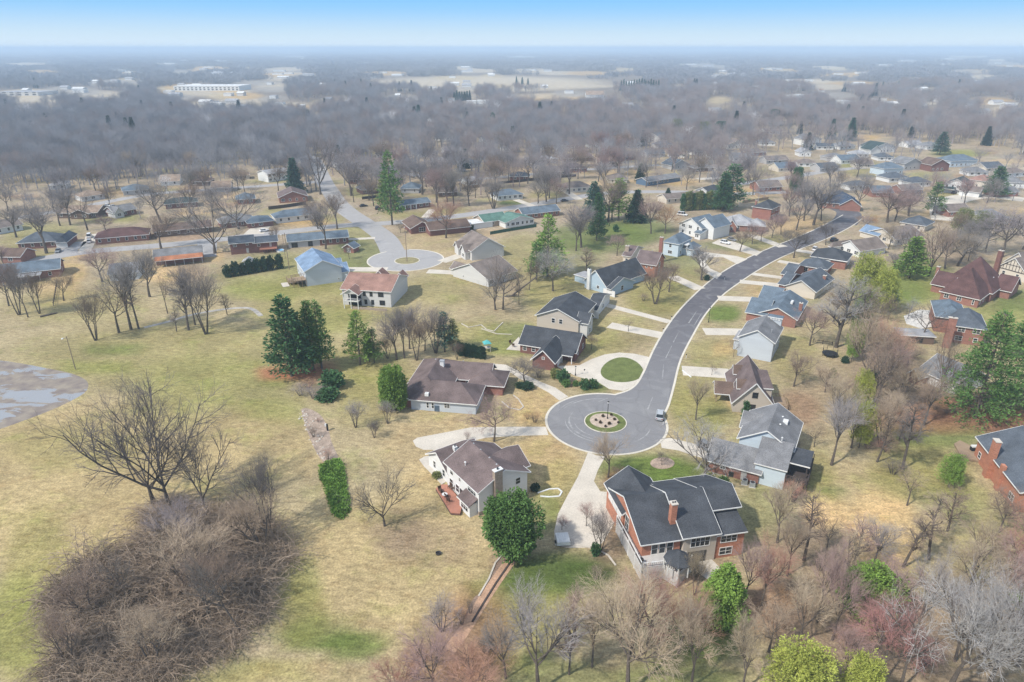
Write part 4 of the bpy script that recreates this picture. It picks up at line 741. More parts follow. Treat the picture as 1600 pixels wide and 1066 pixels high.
m.bar((a[0] + .2, -3.5, 2.7), (a[0] + 5.3, -3.5, 2.7), .1, .3); m.bar((a[0] + .2, -3.5, 3.6), (a[0] + 5.3, -3.5, 3.6), .08, .1); pr = h.part('porch_frame', m, M_('white')); m = MB(); m.box(a[0] + .2, a[0] + 5.3, -3.5, 0, 2.45, 2.65); m.build('porch_floor', M_('deckgrey'), pr); m = MB(); m.box(a[0] + .5, a[0] + 5.0, -.12, -.03, .1, 5.0); m.build('porch_screen', M_('black'), pr)
for t in (.46, .6, .8): h.opening(0, 'f', t, 3.6, .8 if t < .8 else 1.7, 1.4, muntin=1 if t < .8 else 2, fm='darkframe')
for t in (.36, .48, .62, .82): h.opening(0, 'f', t, .7, .8 if t < .8 else 1.7, 1.5, muntin=1 if t < .8 else 2, fm='darkframe')
h.block(h.L * .3, h.L * .55, h.D - 1, h.D + 2.4, 5.4, 1.9, 'y'); h.block(h.L * .78, h.L * .97, h.D - 1, h.D + 2.2, 5.4, 1.6, 'y'); h.vent((541, 430), 8.0, .4, 'white'); h.vent((609, 437), 7.6, .4, 'white')
m = MB()
for q in range(9): m.box(h.L * .24 + q * 1.4, h.L * .24 + q * 1.4 + 1.38, -3.4 - .03 * q, -3.1 - .03 * q, 0, .75)
h.part('retaining_wall', m, wallm('stone')); h.done()
h = H3('house', 'beige gabled house with taupe roof right of farther turning circle', 'the beige gable at the farther turning circle', (707.7, 420.5), (763, 437), 15, 2.9, 4.0, 'y', 'palegrey', 'taupe'); h.block(-2.2, 4, 1, 6, 2.7, 2.0, 'x'); h.opening(0, 'f', .3, 1.0, .5, .6); h.windows('lr', maxn=4); h.done()
h = H3('house', 'pale grey gabled house with taupe roof and two left dormers', 'the pale grey gable with dormers', (737, 392), (787, 385), 15, 4.2, 4.2, 'y', 'ltgrey' if False else 'palegrey', 'taupe'); h.block(-2.0, 4, 2.0, 6.5, 3.6, 2.3, 'x'); h.block(-1.6, 4, 10, 14, 3.4, 2.0, 'x'); h.windows('lr', maxn=6); h.done()
# ---- left and middle ranch houses
def ranch(label, short, A, B, d, e, rise, kind, wall, roof, wn=5, name='ranch_house', gap=3.4, **k):
    return H3(name, label, short, A, B, d, e, rise, kind, wall, roof, **k)
h = ranch('long red brick ranch with grey blue roof at the left edge', 'the long red brick ranch', (-6, 430), (92, 419.5), 11, 3.2, 2.4, 'x', 'redbrick', 'bluegrey'); h.windows('fr', gap=6, maxn=5); h.block(2, 14, -4.2, -.1, 2.5, .01, 'flat', roof='ltgrey', z0=2.35); m = MB()
for x_ in (2.2, 8, 13.8): m.bar((x_, -4.0, 0), (x_, -4.0, 2.4), .14)
h.part('porch_post', m, M_('white')); h.done()
h = ranch('dark brick ranch with charcoal hip roof behind two parked cars', 'the dark brick hip roofed ranch', (27, 380), (88, 376.5), 12, 2.9, 3.0, 'hip', 'darkbrick', 'slate'); h.wing((88, 379), (119, 366), 2.7, 2.2, 'hip'); h.windows('f', gap=3, maxn=6); h.opening(1, 'f', .5, .1, 4.4, 2.1, 'garage_door'); h.done()
h = ranch('low ranch with maroon hip roof beside the white vans', 'the maroon hip roofed ranch', (148, 373), (231, 366), 11, 2.8, 2.6, 'hip', 'brick', 'maroon'); h.windows('f', gap=3.4, maxn=7); h.done()
h = ranch('long brown ranch half hidden by the biggest bare tree', 'the long brown ranch', (240, 362.5), (330, 354), 10, 2.8, 2.0, 'x', 'brown', 'brown'); h.windows('f', maxn=6); h.done()
h = ranch('grey roofed ranch with carport behind three parked cars', 'the grey carport ranch', (345, 349), (398, 343), 10, 2.8, 2.4, 'hip', 'darkbrick', 'grey'); h.wing((388, 349), (418, 337), 2.6, 1.8, 'hip', roof='bluegrey'); h.windows('f', maxn=5); h.done()
h = ranch('grey roofed house with long orange porch roof', 'the orange porch house', (241.5, 402), (316, 394.5), 8.5, 3.5, 1.9, 'x', 'brick', 'grey'); h.block(.2, h.L - .2, -3.4, -.05, 2.7, .75, 'shed', roof='rust', z0=2.5); m = MB()
for q in range(6): m.bar((.4 + q * (h.L - .8) / 5, -3.2, 0), (.4 + q * (h.L - .8) / 5, -3.2, 2.6), .13)
h.part('porch_post', m, M_('white')); h.windows('f', only=[0], maxn=5); h.done()
h = ranch('pale grey roofed house behind the field trees at left', 'the pale roofed house at left', (170, 428), (214, 425), 10, 2.9, 2.4, 'x', 'white', 'ltgrey'); h.windows('f', maxn=4); h.done()
h = ranch('two storey brick house with navy roof and red rear deck', 'the navy roofed two storey brick house', (358.7, 380.7), (396, 377.5), 8, 4.9, 1.9, 'x', 'darkbrick', 'slate', name='two_storey_house'); h.block(h.L + .02, h.L + 9.4, -.3, 7, 4.4, 1.6, 'x'); h.opening(0, 'f', .2, 3.4, 1.2, 1.0, muntin=2); h.opening(0, 'f', .72, 3.6, .9, .7); h.opening(0, 'f', .7, .3, 1.0, 2.0, 'door'); h.opening(1, 'f', .2, 2.8, 1.0, .9); h.opening(1, 'f', .7, 2.0, .9, 2.0, 'door'); m = MB(); m.box(h.L + 2, h.L + 9, -2.8, -.32, 1.6, 1.8); d_ = h.part('deck', m, M_('deckred')); m = MB(); m.bar((h.L + 2, -2.8, 2.7), (h.L + 9, -2.8, 2.7), .1)
for q in range(8): m.bar((h.L + 2 + q, -2.8, 0), (h.L + 2 + q, -2.8, 2.7), .1)
m.build('railing', M_('deckred'), d_); h.done()
h = ranch('long low ranch with steel blue roof and grey siding near the barn', 'the long steel blue roofed ranch', (450, 377.5), (543.6, 370), 9, 3.0, 2.0, 'x', 'grey', 'bluegrey'); h.block(h.L * .52, h.L + .06, -.08, 5, 2.85, .3, 'flat', wall='darkbrick', roof='bluegrey'); h.opening(0, 'f', .1, .2, 2.4, 1.9, muntin=2, fm='darkframe'); h.opening(0, 'f', .36, .2, 1.8, 2.0, muntin=2, fm='darkframe'); h.windows('f', only=[1], gap=3, maxn=4); h.done()
h = ranch('grey roofed ranch with a dark clipped hedge along its front', 'the ranch with clipped front hedge', (431, 341), (498, 333.5), 10, 2.8, 2.4, 'hip', 'white', 'bluegrey'); h.windows('f', maxn=6); h.done()
h = ranch('brown gabled house by the corner of the far street', 'the brown corner gable', (436, 309), (480, 306), 15, 3.2, 3.0, 'y', 'brick', 'mauve'); h.windows('fl', maxn=4); h.done()
h = ranch('brown house with low front gable and dark stone walls', 'the brown low gable house', (642, 357), (677, 353.5), 15, 2.8, 2.6, 'y', 'darkbrick', 'brown'); h.wing((672, 360), (721, 345), 2.8, 2.4, 'x', wall='darkbrick'); h.opening(0, 'f', .5, .8, 3, 2.0, muntin=3); h.windows('r', maxn=3); h.done()
h = ranch('green roofed brick ranch with white gable and white carport', 'the green roofed ranch', (757, 347), (793, 342), 11, 2.8, 2.4, 'x', 'stone', 'green'); h.wing((790, 348), (816, 335), 2.8, 2.2, 'y', wall='white'); h.wing((735, 351), (757, 341), 2.6, .3, 'flat', roof='white', wall='white'); h.windows('f', gap=2.6, maxn=8); h.done()
h = ranch('brick ranch with steel grey roof beside green fence', 'the steel grey roofed brick ranch', (817.5, 335), (874, 328.5), 9, 2.8, 2.2, 'x', 'brick', 'bluegrey'); h.windows('fl', gap=3, maxn=7); h.done()
h = ranch('grey roofed ranch with three columned bays on the far street', 'the columned ranch', (623.5, 321.5), (672, 315.5), 9, 2.8, 1.7, 'x', 'darkbrick', 'bluegrey'); m = MB()
for q in range(4): m.box(q * 3.2, q * 3.2 + .5, -.4, -.02, 0, 2.7)
h.part('porch_column', m, M_('white')); h.windows('f', gap=3.2, maxn=6); h.done()
h = ranch('light grey hip roofed ranch with bright green front lawn', 'the ranch with bright green lawn', (777, 306.5), (817, 303), 11, 2.8, 2.4, 'hip', 'white', 'bluegrey'); h.windows('f', gap=3, maxn=5); h.done()
h = ranch('brown hip roofed ranch facing a pinkish driveway', 'the brown ranch with pinkish drive', (884, 294.5), (926, 291.5), 12, 2.9, 2.6, 'hip', 'cream', 'taupe'); h.windows('f', gap=3.4, maxn=5); h.done()
h = ranch('dark blue sided long ranch behind the yellow lawn', 'the dark blue ranch', (1012, 284), (1063, 276.5), 10, 2.8, 1.8, 'x', 'navy', 'grey'); h.windows('f', gap=3.2, maxn=6); h.done()
h = ranch('white gabled house with dark roof above the ivy hedge', 'the white gable above the hedge', (1087, 297), (1107, 300), 13, 4.4, 1.9, 'y', 'white', 'charcoal'); h.windows('fr', maxn=6); h.done()
h = ranch('long grey ranch with rust panel behind the tall hedge', 'the long ranch behind the hedge', (1042, 311), (1104, 305.5), 9, 2.8, 1.9, 'x', 'cream', 'taupe'); h.block(h.L * .62, h.L * .82, -.4, 5, 2.9, 1.2, 'shed', roof='rust', wall='brick'); h.windows('f', maxn=4); h.done()
h = ranch('small white cottage with pale roof among the grey trees', 'the small white cottage', (727, 283), (746, 281.5), 8, 2.8, 1.8, 'x', 'white', 'ltgrey'); h.windows('f', gap=2.6, maxn=3); h.done()
h = ranch('tan roofed ranch with wide low gable at the far left street', 'the tan roofed ranch', (88, 333), (151, 332), 14, 2.8, 2.2, 'x', 'brown', 'tan'); h.block(h.L * .4, h.L * .85, -2.4, 6, 2.8, 2.0, 'y'); h.windows('f', maxn=5); h.done()
h = ranch('grey brick ranch with pale end gable beside the far left street', 'the grey ranch with pale end gable', (178, 332), (212, 326), 10, 2.9, 2.2, 'x', 'darkbrick', 'grey'); h.block(-.5, 4, -1.6, 6, 2.9, 2.4, 'y', wall='palegrey'); h.windows('f', maxn=5); h.done()
h = ranch('white and mint house at the far left behind bare trees', 'the white and mint house', (-10, 358), (34, 350), 11, 2.9, 2.4, 'x', 'white', 'taupe'); h.windows('fr', maxn=4); h.done()
h = ranch('tan hip roofed ranch with white front at edge of the wood', 'the tan hip roofed ranch', (127, 308), (163, 303), 11, 2.8, 2.2, 'hip', 'palegrey', 'tan'); h.windows('f', maxn=4); h.done()
h = ranch('grey green roofed ranch at the edge of the wood', 'the grey green ranch at the wood edge', (192, 298.5), (232, 295), 12, 2.8, 2.4, 'hip', 'grey', 'bluegrey'); h.windows('f', maxn=4); h.done()
h = ranch('moss green roofed ranch behind the biggest bare tree', 'the moss green roofed ranch', (258, 319), (308, 315), 10, 2.8, 2.0, 'hip', 'darkbrick', 'dkgreen'); h.windows('f', maxn=4); h.done()
h = ranch('grey green hip roofed ranch with gold front yard', 'the grey green hip ranch', (370, 312), (398, 310), 11, 2.8, 2.4, 'hip', 'brick', 'bluegrey'); h.windows('f', maxn=3); h.done()
h = ranch('white two storey building partly behind the dark spruce', 'the white building by the dark spruce', (418, 272), (452, 267), 12, 5.4, 1.6, 'x', 'white', 'ltgrey', name='two_storey_house'); h.windows('f', gap=3, maxn=8); h.done()
h = ranch('dark grey ranch beside the tall pine by the street', 'the dark ranch by the tall pine', (566, 297), (596, 294), 11, 2.8, 2.6, 'hip', 'darkbrick', 'grey'); h.windows('f', maxn=3); h.done()
h = ranch('white house with steep dark green gables and porch at far right', 'the white house with dark green gables', (1476, 287), (1513, 291), 15, 5.2, 3.2, 'y', 'white', 'dkgreen', name='two_storey_house'); h.block(-3, h.L * .5, -2.4, -.05, 2.8, .8, 'shed', z0=2.5); h.block(h.L * .75, h.L + 7, -4, 5, 3.0, 2.4, 'x', roof='taupe'); h.windows('f', only=[0], gap=3, maxn=5); h.opening(2, 'f', .5, .05, 4.6, 2.2, 'garage_door'); h.done()
h = ranch('salmon brown roofed house right of the dark green gables', 'the salmon brown roofed house', (1512, 280), (1545, 284), 13, 4.8, 2.8, 'hip', 'cream', 'terra', name='two_storey_house'); h.windows('fr', maxn=4); h.done()
h = ranch('grey roofed house at the far right edge', 'the grey house at right edge', (1560, 284), (1604, 286), 13, 3.4, 3.0, 'hip', 'white', 'grey'); h.windows('f', maxn=3); h.done()
h = ranch('white house with dark green twin gables before the far wood', 'the white twin gable house', (1366, 231), (1400, 229), 16, 4.6, 3.4, 'y', 'white', 'dkgreen', name='two_storey_house'); h.block(-6, 4, -3, 8, 3.6, 3.0, 'y'); h.windows('f', gap=3, maxn=4); h.done()
h = ranch('grey blue roofed house in the far right row', 'the grey blue roofed row house', (1382, 264), (1412, 262), 12, 4.6, 3.2, 'hip', 'skyblue', 'bluegrey'); h.windows('f', maxn=4); h.done()
h = ranch('grey gabled house in the far right row', 'the grey gabled row house', (1414, 256), (1440, 254), 12, 4.8, 3.4, 'y', 'grey', 'grey'); h.windows('f', maxn=3); h.done()
h = ranch('brown brick house with twin gables in the far right row', 'the brown twin gable row house', (1456, 258), (1484, 257), 13, 4.6, 3.6, 'y', 'darkbrick', 'brown'); h.windows('f', maxn=3); h.done()
h = ranch('grey blue roofed house with brick end before the green field', 'the grey blue house by green field', (1486, 252), (1528, 250), 14, 4.4, 3.4, 'hip', 'skyblue', 'bluegrey'); h.windows('f', maxn=4); h.done()
h = ranch('white two storey house with dark shutters at the far clearing', 'the white shuttered house', (1256, 218), (1284, 217), 14, 5.4, 3.2, 'y', 'white', 'grey', name='two_storey_house'); h.windows('f', gap=3, maxn=5); h.done()
h = ranch('white cottage with pale gable beside the far clearing', 'the pale gable by the clearing', (1250, 238), (1268, 238), 10, 3.4, 2.6, 'y', 'white', 'ltgrey'); h.windows('f', maxn=2); h.done()
h = ranch('cream twin gable house left of the far clearing', 'the cream twin gable house', (1138, 226), (1170, 224), 12, 4.0, 3.4, 'y', 'white', 'taupe'); h.windows('f', maxn=3); h.done()
h = ranch('white farmhouse with long porch among far trees', 'the white farmhouse with long porch', (1114, 199), (1146, 196), 12, 4.6, 3.0, 'x', 'white', 'ltgrey', name='farmhouse'); h.block(2, h.L, -3, 0, 2.8, .6, 'shed', z0=2.5); h.windows('f', maxn=4); h.done()
h = ranch('white house with green grey roof among lavender trees', 'the white house among lavender trees', (1006, 212), (1032, 216), 13, 5.0, 3.6, 'y', 'white', 'bluegrey', name='two_storey_house'); h.windows('f', maxn=4); h.done()
h = ranch('slate gabled house with steep front below the lavender trees', 'the slate steep gable', (1050, 259), (1078, 257), 13, 3.0, 3.6, 'y', 'grey', 'slate'); h.windows('f', maxn=3); h.done()
h = ranch('pale blue grey ranch among brown trees in the far middle', 'the pale ranch among brown trees', (832, 251), (872, 248), 13, 3.0, 2.4, 'hip', 'white', 'ltgrey'); h.windows('f', maxn=3); h.done()
h = ranch('brown ranch with long dark front in the far middle', 'the long dark ranch', (884, 248), (926, 245), 11, 2.8, 2.0, 'x', 'brown', 'mauve'); h.windows('f', maxn=3); h.done()
h = ranch('white roofed flat building behind the street trees', 'the white flat building', (526, 258), (552, 256), 12, 3.6, .3, 'flat', 'palegrey', 'white'); h.windows('f', maxn=3); h.done()
h = ranch('pale green grey ranch beside the far spruce', 'the pale ranch by the far spruce', (470, 250), (498, 247), 11, 2.8, 2.2, 'hip', 'palegrey', 'ltgrey'); h.done()
# further roofs glimpsed between the trees
ROWS = [(16, 400, 30, 'brown', 'brick'), (90, 289, 26, 'ltgrey', 'white'), (265, 283, 30, 'tan', 'white'), (310, 283, 28, 'brown', 'brown'), (345, 293, 30, 'tan', 'grey'), (376, 274, 26, 'tan', 'cream'), (420, 252, 26, 'brown', 'cream'), (440, 243, 28, 'ltgrey', 'white'), (520, 238, 26, 'ltgrey', 'white'), (640, 294, 28, 'bluegrey', 'grey'),
        (690, 252, 28, 'ltgrey', 'grey'), (735, 255, 26, 'bluegrey', 'white'), (692, 214, 26, 'taupe', 'white'), (720, 210, 26, 'grey', 'grey'), (770, 218, 30, 'bluegrey', 'white'), (812, 275, 30, 'slate', 'darkbrick'), (868, 268, 34, 'taupe', 'brown'), (900, 263, 34, 'mauve', 'brick'), (948, 252, 30, 'tan', 'cream'), (938, 226, 26, 'taupe', 'white'),
        (1025, 240, 28, 'bluegrey', 'white'), (965, 279, 30, 'taupe', 'cream'), (990, 226, 24, 'grey', 'white'), (1040, 226, 24, 'bluegrey', 'white'), (1070, 212, 24, 'ltgrey', 'white'), (1095, 236, 24, 'grey', 'white'), (1210, 205, 26, 'taupe', 'white'), (1200, 222, 24, 'grey', 'white'), (1215, 250, 34, 'taupe', 'grey'), (1180, 212, 22, 'taupe', 'cream'), (1290, 228, 26, 'slate', 'white'), (1310, 246, 24, 'grey', 'grey'), (1330, 250, 30, 'bluegrey', 'white'), (1345, 240, 26, 'ltgrey', 'white'), (1205, 292, 34, 'taupe', 'brick'), (1100, 262, 30, 'grey', 'brown'), (600, 240, 26, 'taupe', 'cream'), (560, 280, 28, 'mauve', 'brick'), (700, 300, 28, 'taupe', 'brown'), (1385, 245, 24, 'slate', 'white'), (1575, 300, 34, 'grey', 'brick'), (1440, 285, 30, 'slate', 'white')]
ROWS += [(1160, 246, 26, 'grey', 'white'), (1185, 238, 24, 'taupe', 'brick'), (1232, 262, 30, 'bluegrey', 'cream'), (1262, 254, 28, 'taupe', 'white'), (1296, 262, 28, 'slate', 'grey'), (1325, 228, 24, 'grey', 'white'), (1352, 256, 26, 'taupe', 'cream'), (1405, 278, 30, 'slate', 'white'), (1425, 296, 32, 'taupe', 'brick'), (1530, 268, 30, 'grey', 'white'), (1556, 262, 28, 'slate', 'cream'), (1590, 270, 30, 'taupe', 'white'), (1380, 300, 32, 'bluegrey', 'brick'), (1345, 290, 32, 'slate', 'white'), (1500, 330, 34, 'taupe', 'brick'), (1560, 340, 36, 'grey', 'cream'), (1430, 225, 22, 'ltgrey', 'white'), (1460, 228, 22, 'grey', 'white'),
         (640, 262, 28, 'bluegrey', 'grey'), (668, 240, 26, 'taupe', 'white'), (710, 236, 26, 'ltgrey', 'white'), (752, 240, 28, 'slate', 'brick'), (790, 246, 28, 'taupe', 'white'), (800, 232, 24, 'ltgrey', 'white'), (850, 228, 24, 'grey', 'cream'), (895, 226, 24, 'bluegrey', 'white'), (910, 210, 22, 'taupe', 'white'), (965, 212, 22, 'slate', 'white'), (1120, 240, 26, 'slate', 'white'), (1135, 262, 30, 'taupe', 'cream'), (600, 268, 28, 'slate', 'darkbrick'), (590, 224, 24, 'ltgrey', 'white'), (980, 245, 26, 'mauve', 'brick'), (1060, 240, 26, 'taupe', 'white')]
WN = dict(brown='brown', brick='brick', white='white', grey='grey', cream='cream', darkbrick='dark brick', palegrey='pale')
RN = dict(brown='brown', tan='tan', ltgrey='pale grey', bluegrey='blue grey', taupe='taupe', grey='grey', slate='slate', mauve='mauve')
small = []
for i, (x, y, w, rf, wl) in enumerate(ROWS):
    kind = 'hip' if i % 2 else 'x'; d_ = (i * 7) % 5
    h = House('small_house', None, 'house', (x - w * .5, y + .8), (x + w * .5, y - (.6 if i % 3 else -.9)), 2.8, None, 'houses glimpsed between the far trees', wl, rf)
    h.block(0, h.L, 0, 9 + d_, 2.8, 2.2 + .2 * d_, kind); h.windows('f', gap=4.2, maxn=3); h.done(); small.append((h.root, f'low {WN[wl]} house with {RN[rf]} {"hip" if kind == "hip" else "gable"} roof', h.o + h.u * h.L / 2))
# ---------------------------------------------------------------- trees
M_BARK = mat('bark', (.12, .10, .085), .95, 1.5, .25, 9, .3)
M_PALEBARK = mat('pale_bark', (.34, .31, .27), .95, 1.5, .25, 9, .3)
M_TWIG = mat('twigs', (.2, .17, .15), .95, .35, .18, 3, .2, spec=.1, objcol=True)
M_LEAF = mat('needles', (.05, .09, .03), .85, .55, .35, 3.0, .35, spec=.15, objcol=True)
class Tubes:
    """many thin tapered tubes collected in arrays"""
    def __init__(s): s.v = []; s.f = []
    def add(s, p, q, r0, r1, k):
        d = q - p
        if d.length < 1e-5: return
        d.normalize(); a = d.orthogonal().normalized(); b = d.cross(a); n = len(s.v)
        if r1 <= 0:
            for i in range(k): t = 2 * pi * i / k; s.v.append(p + (a * cos(t) + b * sin(t)) * r0)
            s.v.append(q)
            for i in range(k): s.f.append((n + i, n + (i + 1) % k, n + k))
            return
        for c, r in ((p, r0), (q, r1)):
            for i in range(k): t = 2 * pi * i / k; s.v.append(c + (a * cos(t) + b * sin(t)) * r)
        for i in range(k): j = (i + 1) % k; s.f.append((n + i, n + j, n + k + j, n + k + i))
def bare_proto(seed, Ht=14.0, clear=.22, limbs=6, spread=.6, sub=(8, 9, 8), lr=1.0, stems=1, L0f=None, up=.25, leader=False, tw=1.7, droop=0.0, ang=(28, 58), lens=(.52, .30, .15, .075)):
    rg = random.Random(seed); TR, CRW = Tubes(), Tubes()
    def rv(): return Vector((rg.gauss(0, 1), rg.gauss(0, 1), rg.gauss(0, 1))).normalized()
    def grow(p, d, ln, r, lvl):
        n = (5, 5, 4, 2, 1)[lvl]; pts = [(p.copy(), r)]; dirs = []
        tip = (.25, .35, .4, .5, 0)[lvl]
        for i in range(n):
            d = (d + rv() * (.07, .17, .24, .3, .3)[lvl] + Vector((0, 0, up * (.2, .5, .45, .3, .2)[lvl] - droop * (0, 0, .2, .5, .5)[lvl]))).normalized()
            q = p + d * (ln / n); r2 = r * (1 - (1 - tip) * (i + 1) / n) if lvl < 4 else 0
            (TR if lvl < 2 or (lvl == 2 and i < 2) else CRW).add(p, q, pts[-1][1], r2, (7, 6, 4, 3, 3)[lvl])
            p = q; pts.append((p.copy(), r2)); dirs.append(d.copy())
        if lvl == 4: return
        k = limbs if lvl == 0 else sub[lvl - 1]
        for j in range(k):
            t = (clear + (1 - clear) * (j + rg.random() * .8) / k) if lvl == 0 else .22 + .78 * (j + rg.random()) / k
            if lvl == 0 and not leader: t = .55 + .45 * (j + rg.random()) / k
            x = min(t * n, n - 1e-3); i = int(x); f = x - i
            pp = pts[i][0].lerp(pts[i + 1][0], f); rr = pts[i][1] * (1 - f) + pts[i + 1][1] * f
            dd = dirs[i]; ax = dd.cross(rv()).normalized(); an = R(rg.uniform(*ang)) * (spread / .6)
            nd = (Matrix.Rotation(an, 3, ax) @ dd)
            if lvl == 0:
                az = 2 * pi * (j / k + rg.random() * .12) * (1 if k > 3 else 1); an2 = an if j < k - 1 or leader else an * .3
                nd = Vector((sin(an2) * cos(az * 2.4), sin(an2) * sin(az * 2.4), cos(an2)))
            scale = (1 - .55 * t if leader and lvl == 0 else 1 - .35 * t)
            grow(pp, nd.normalized(), Ht * lens[lvl] * scale * rg.uniform(.75, 1.15), min(rr * .75, (0, .13 * lr, .055 * lr, .03, .013 * tw)[lvl + 1] * Ht / 14 if lvl < 3 else .0135 * tw) , lvl + 1)
    for s in range(stems):
        a = 2 * pi * s / max(stems, 1) + rg.random(); o = Vector((cos(a), sin(a), 0)) * (.25 if stems > 1 else 0)
        d = Vector((cos(a) * .28, sin(a) * .28, 1)).normalized() if stems > 1 else Vector((rg.gauss(0, .04), rg.gauss(0, .04), 1)).normalized()
        L0 = Ht * (.9 if leader else .42 if stems == 1 else .5)
        L0 = Ht * L0f if L0f else L0
        grow(o, d, L0, Ht * (.019 if stems == 1 else .012), 0)
    hz = max(v.z for v in CRW.v); rr = sorted(math.hypot(v.x, v.y) for v in CRW.v)[int(len(CRW.v) * .93)]
    def me(name, T, m):
        x = bpy.data.meshes.new(name); x.from_pydata([tuple(v) for v in T.v], [], T.f); x.materials.append(m); return x
    return me('trunk', TR, M_BARK), me('crown', CRW, M_TWIG), hz, rr * 2
def kinds(tw): return {
    'vase': [bare_proto(s, limbs=6, spread=.52, up=.3, tw=tw) for s in (1, 2, 3)],
    'wide': [bare_proto(s, limbs=7, spread=.78, up=.22, ang=(30, 62), tw=tw) for s in (11, 12, 13)],
    'round': [bare_proto(s, Ht=9, limbs=8, spread=.62, sub=(7, 8, 8), up=.2, lens=(.55, .30, .17, .10), tw=tw) for s in (21, 22)],
    'spire': [bare_proto(s, limbs=16, clear=.25, spread=.62, sub=(6, 6, 6), leader=True, up=.18, lens=(.36, .2, .11, .06), tw=tw) for s in (31, 32)],
    'multi': [bare_proto(s, limbs=5, stems=4, spread=.5, sub=(6, 6, 6), up=.35, lens=(.42, .26, .14, .075), tw=tw) for s in (41, 42)],
    'sparse': [bare_proto(s, limbs=6, spread=.7, sub=(6, 5, 5), up=.2, ang=(30, 70), tw=tw) for s in (51, 52)],
    'elm': [bare_proto(s, limbs=7, lr=1.5, spread=.55, sub=(8, 6, 6), up=.16, L0f=.2, ang=(14, 62), lens=(.78, .30, .16, .085), tw=tw) for s in (55, 56)],
    'pole': [bare_proto(s, limbs=20, clear=.35, spread=.75, sub=(4, 5, 4), leader=True, up=.12, lens=(.24, .14, .09, .055), tw=tw) for s in (61, 62)],
}
BP = kinds(2.2); BPF = kinds(3.6)
HUE = dict(grey=(.33, .29, .27), dark=(.19, .165, .15), pink=(.42, .295, .265), red=(.42, .225, .195), tan=(.46, .365, .26), white=(.42, .395, .375), lavender=(.36, .32, .315), orange=(.52, .32, .17), brown=(.32, .24, .185), copper=(.50, .29, .215))
HWORD = dict(grey='grey', dark='dark', pink='pinkish', red='reddish', tan='tan', white='pale grey', lavender='lavender grey', orange='orange brown', brown='brown', copper='coppery')
SWORD = dict(elm='wide forked bare tree', vase='upright bare tree', wide='spreading bare tree', round='rounded bare tree', spire='pointed bare tree', multi='clustered bare tree', sparse='sparse bare tree', pole='lanky bare tree')
AUTO = []     # (object, lead words, plan position, pixel x) awaiting a label
NB = [0]
def bare(x, y, ty, w, kind='vase', hue='grey', lean=(0, 0), rot=None, pale=False, lead=None):
    base = P(x, y); h = max(3.0, height_to(base, ty)); i = NB[0]; NB[0] += 1
    tm, cm, ph, pw = (BP if depth_of(base) < 185 else BPF)[kind][i % len(BP[kind])]
    W = w * depth_of(base) / F; sz = h / ph; sxy = W / pw; sxy = max(.5 * sz, min(1.75 * sz, sxy))
    r = empty('bare_tree', base, rnd.uniform(0, 6.28) if rot is None else rot); r.scale = (sxy, sxy, sz)
    if lean != (0, 0): r.rotation_mode = 'XYZ'; r.rotation_euler = (R(lean[1]), R(lean[0]), r.rotation_euler.z)
    for nm, me in (('trunk', tm), ('crown', cm)):
        o = bpy.data.objects.new(nm, me); COL.objects.link(o); o.parent = r
        c = HUE[hue]; f = rnd.uniform(.8, 1.0) * (1 if depth_of(base) < 185 else .8); o.color = (c[0] * f, c[1] * f * rnd.uniform(.97, 1.03), c[2] * f, 1)
    r['group'] = 'leafless trees'; r['category'] = 'tree'
    sz_w = 'huge' if h > 19 else 'tall' if h > 13 else 'middling' if h > 8 else 'small'
    AUTO.append([r, lead or f'{sz_w} {HWORD[hue]} {SWORD[kind]}', base.xy, x])
    return r
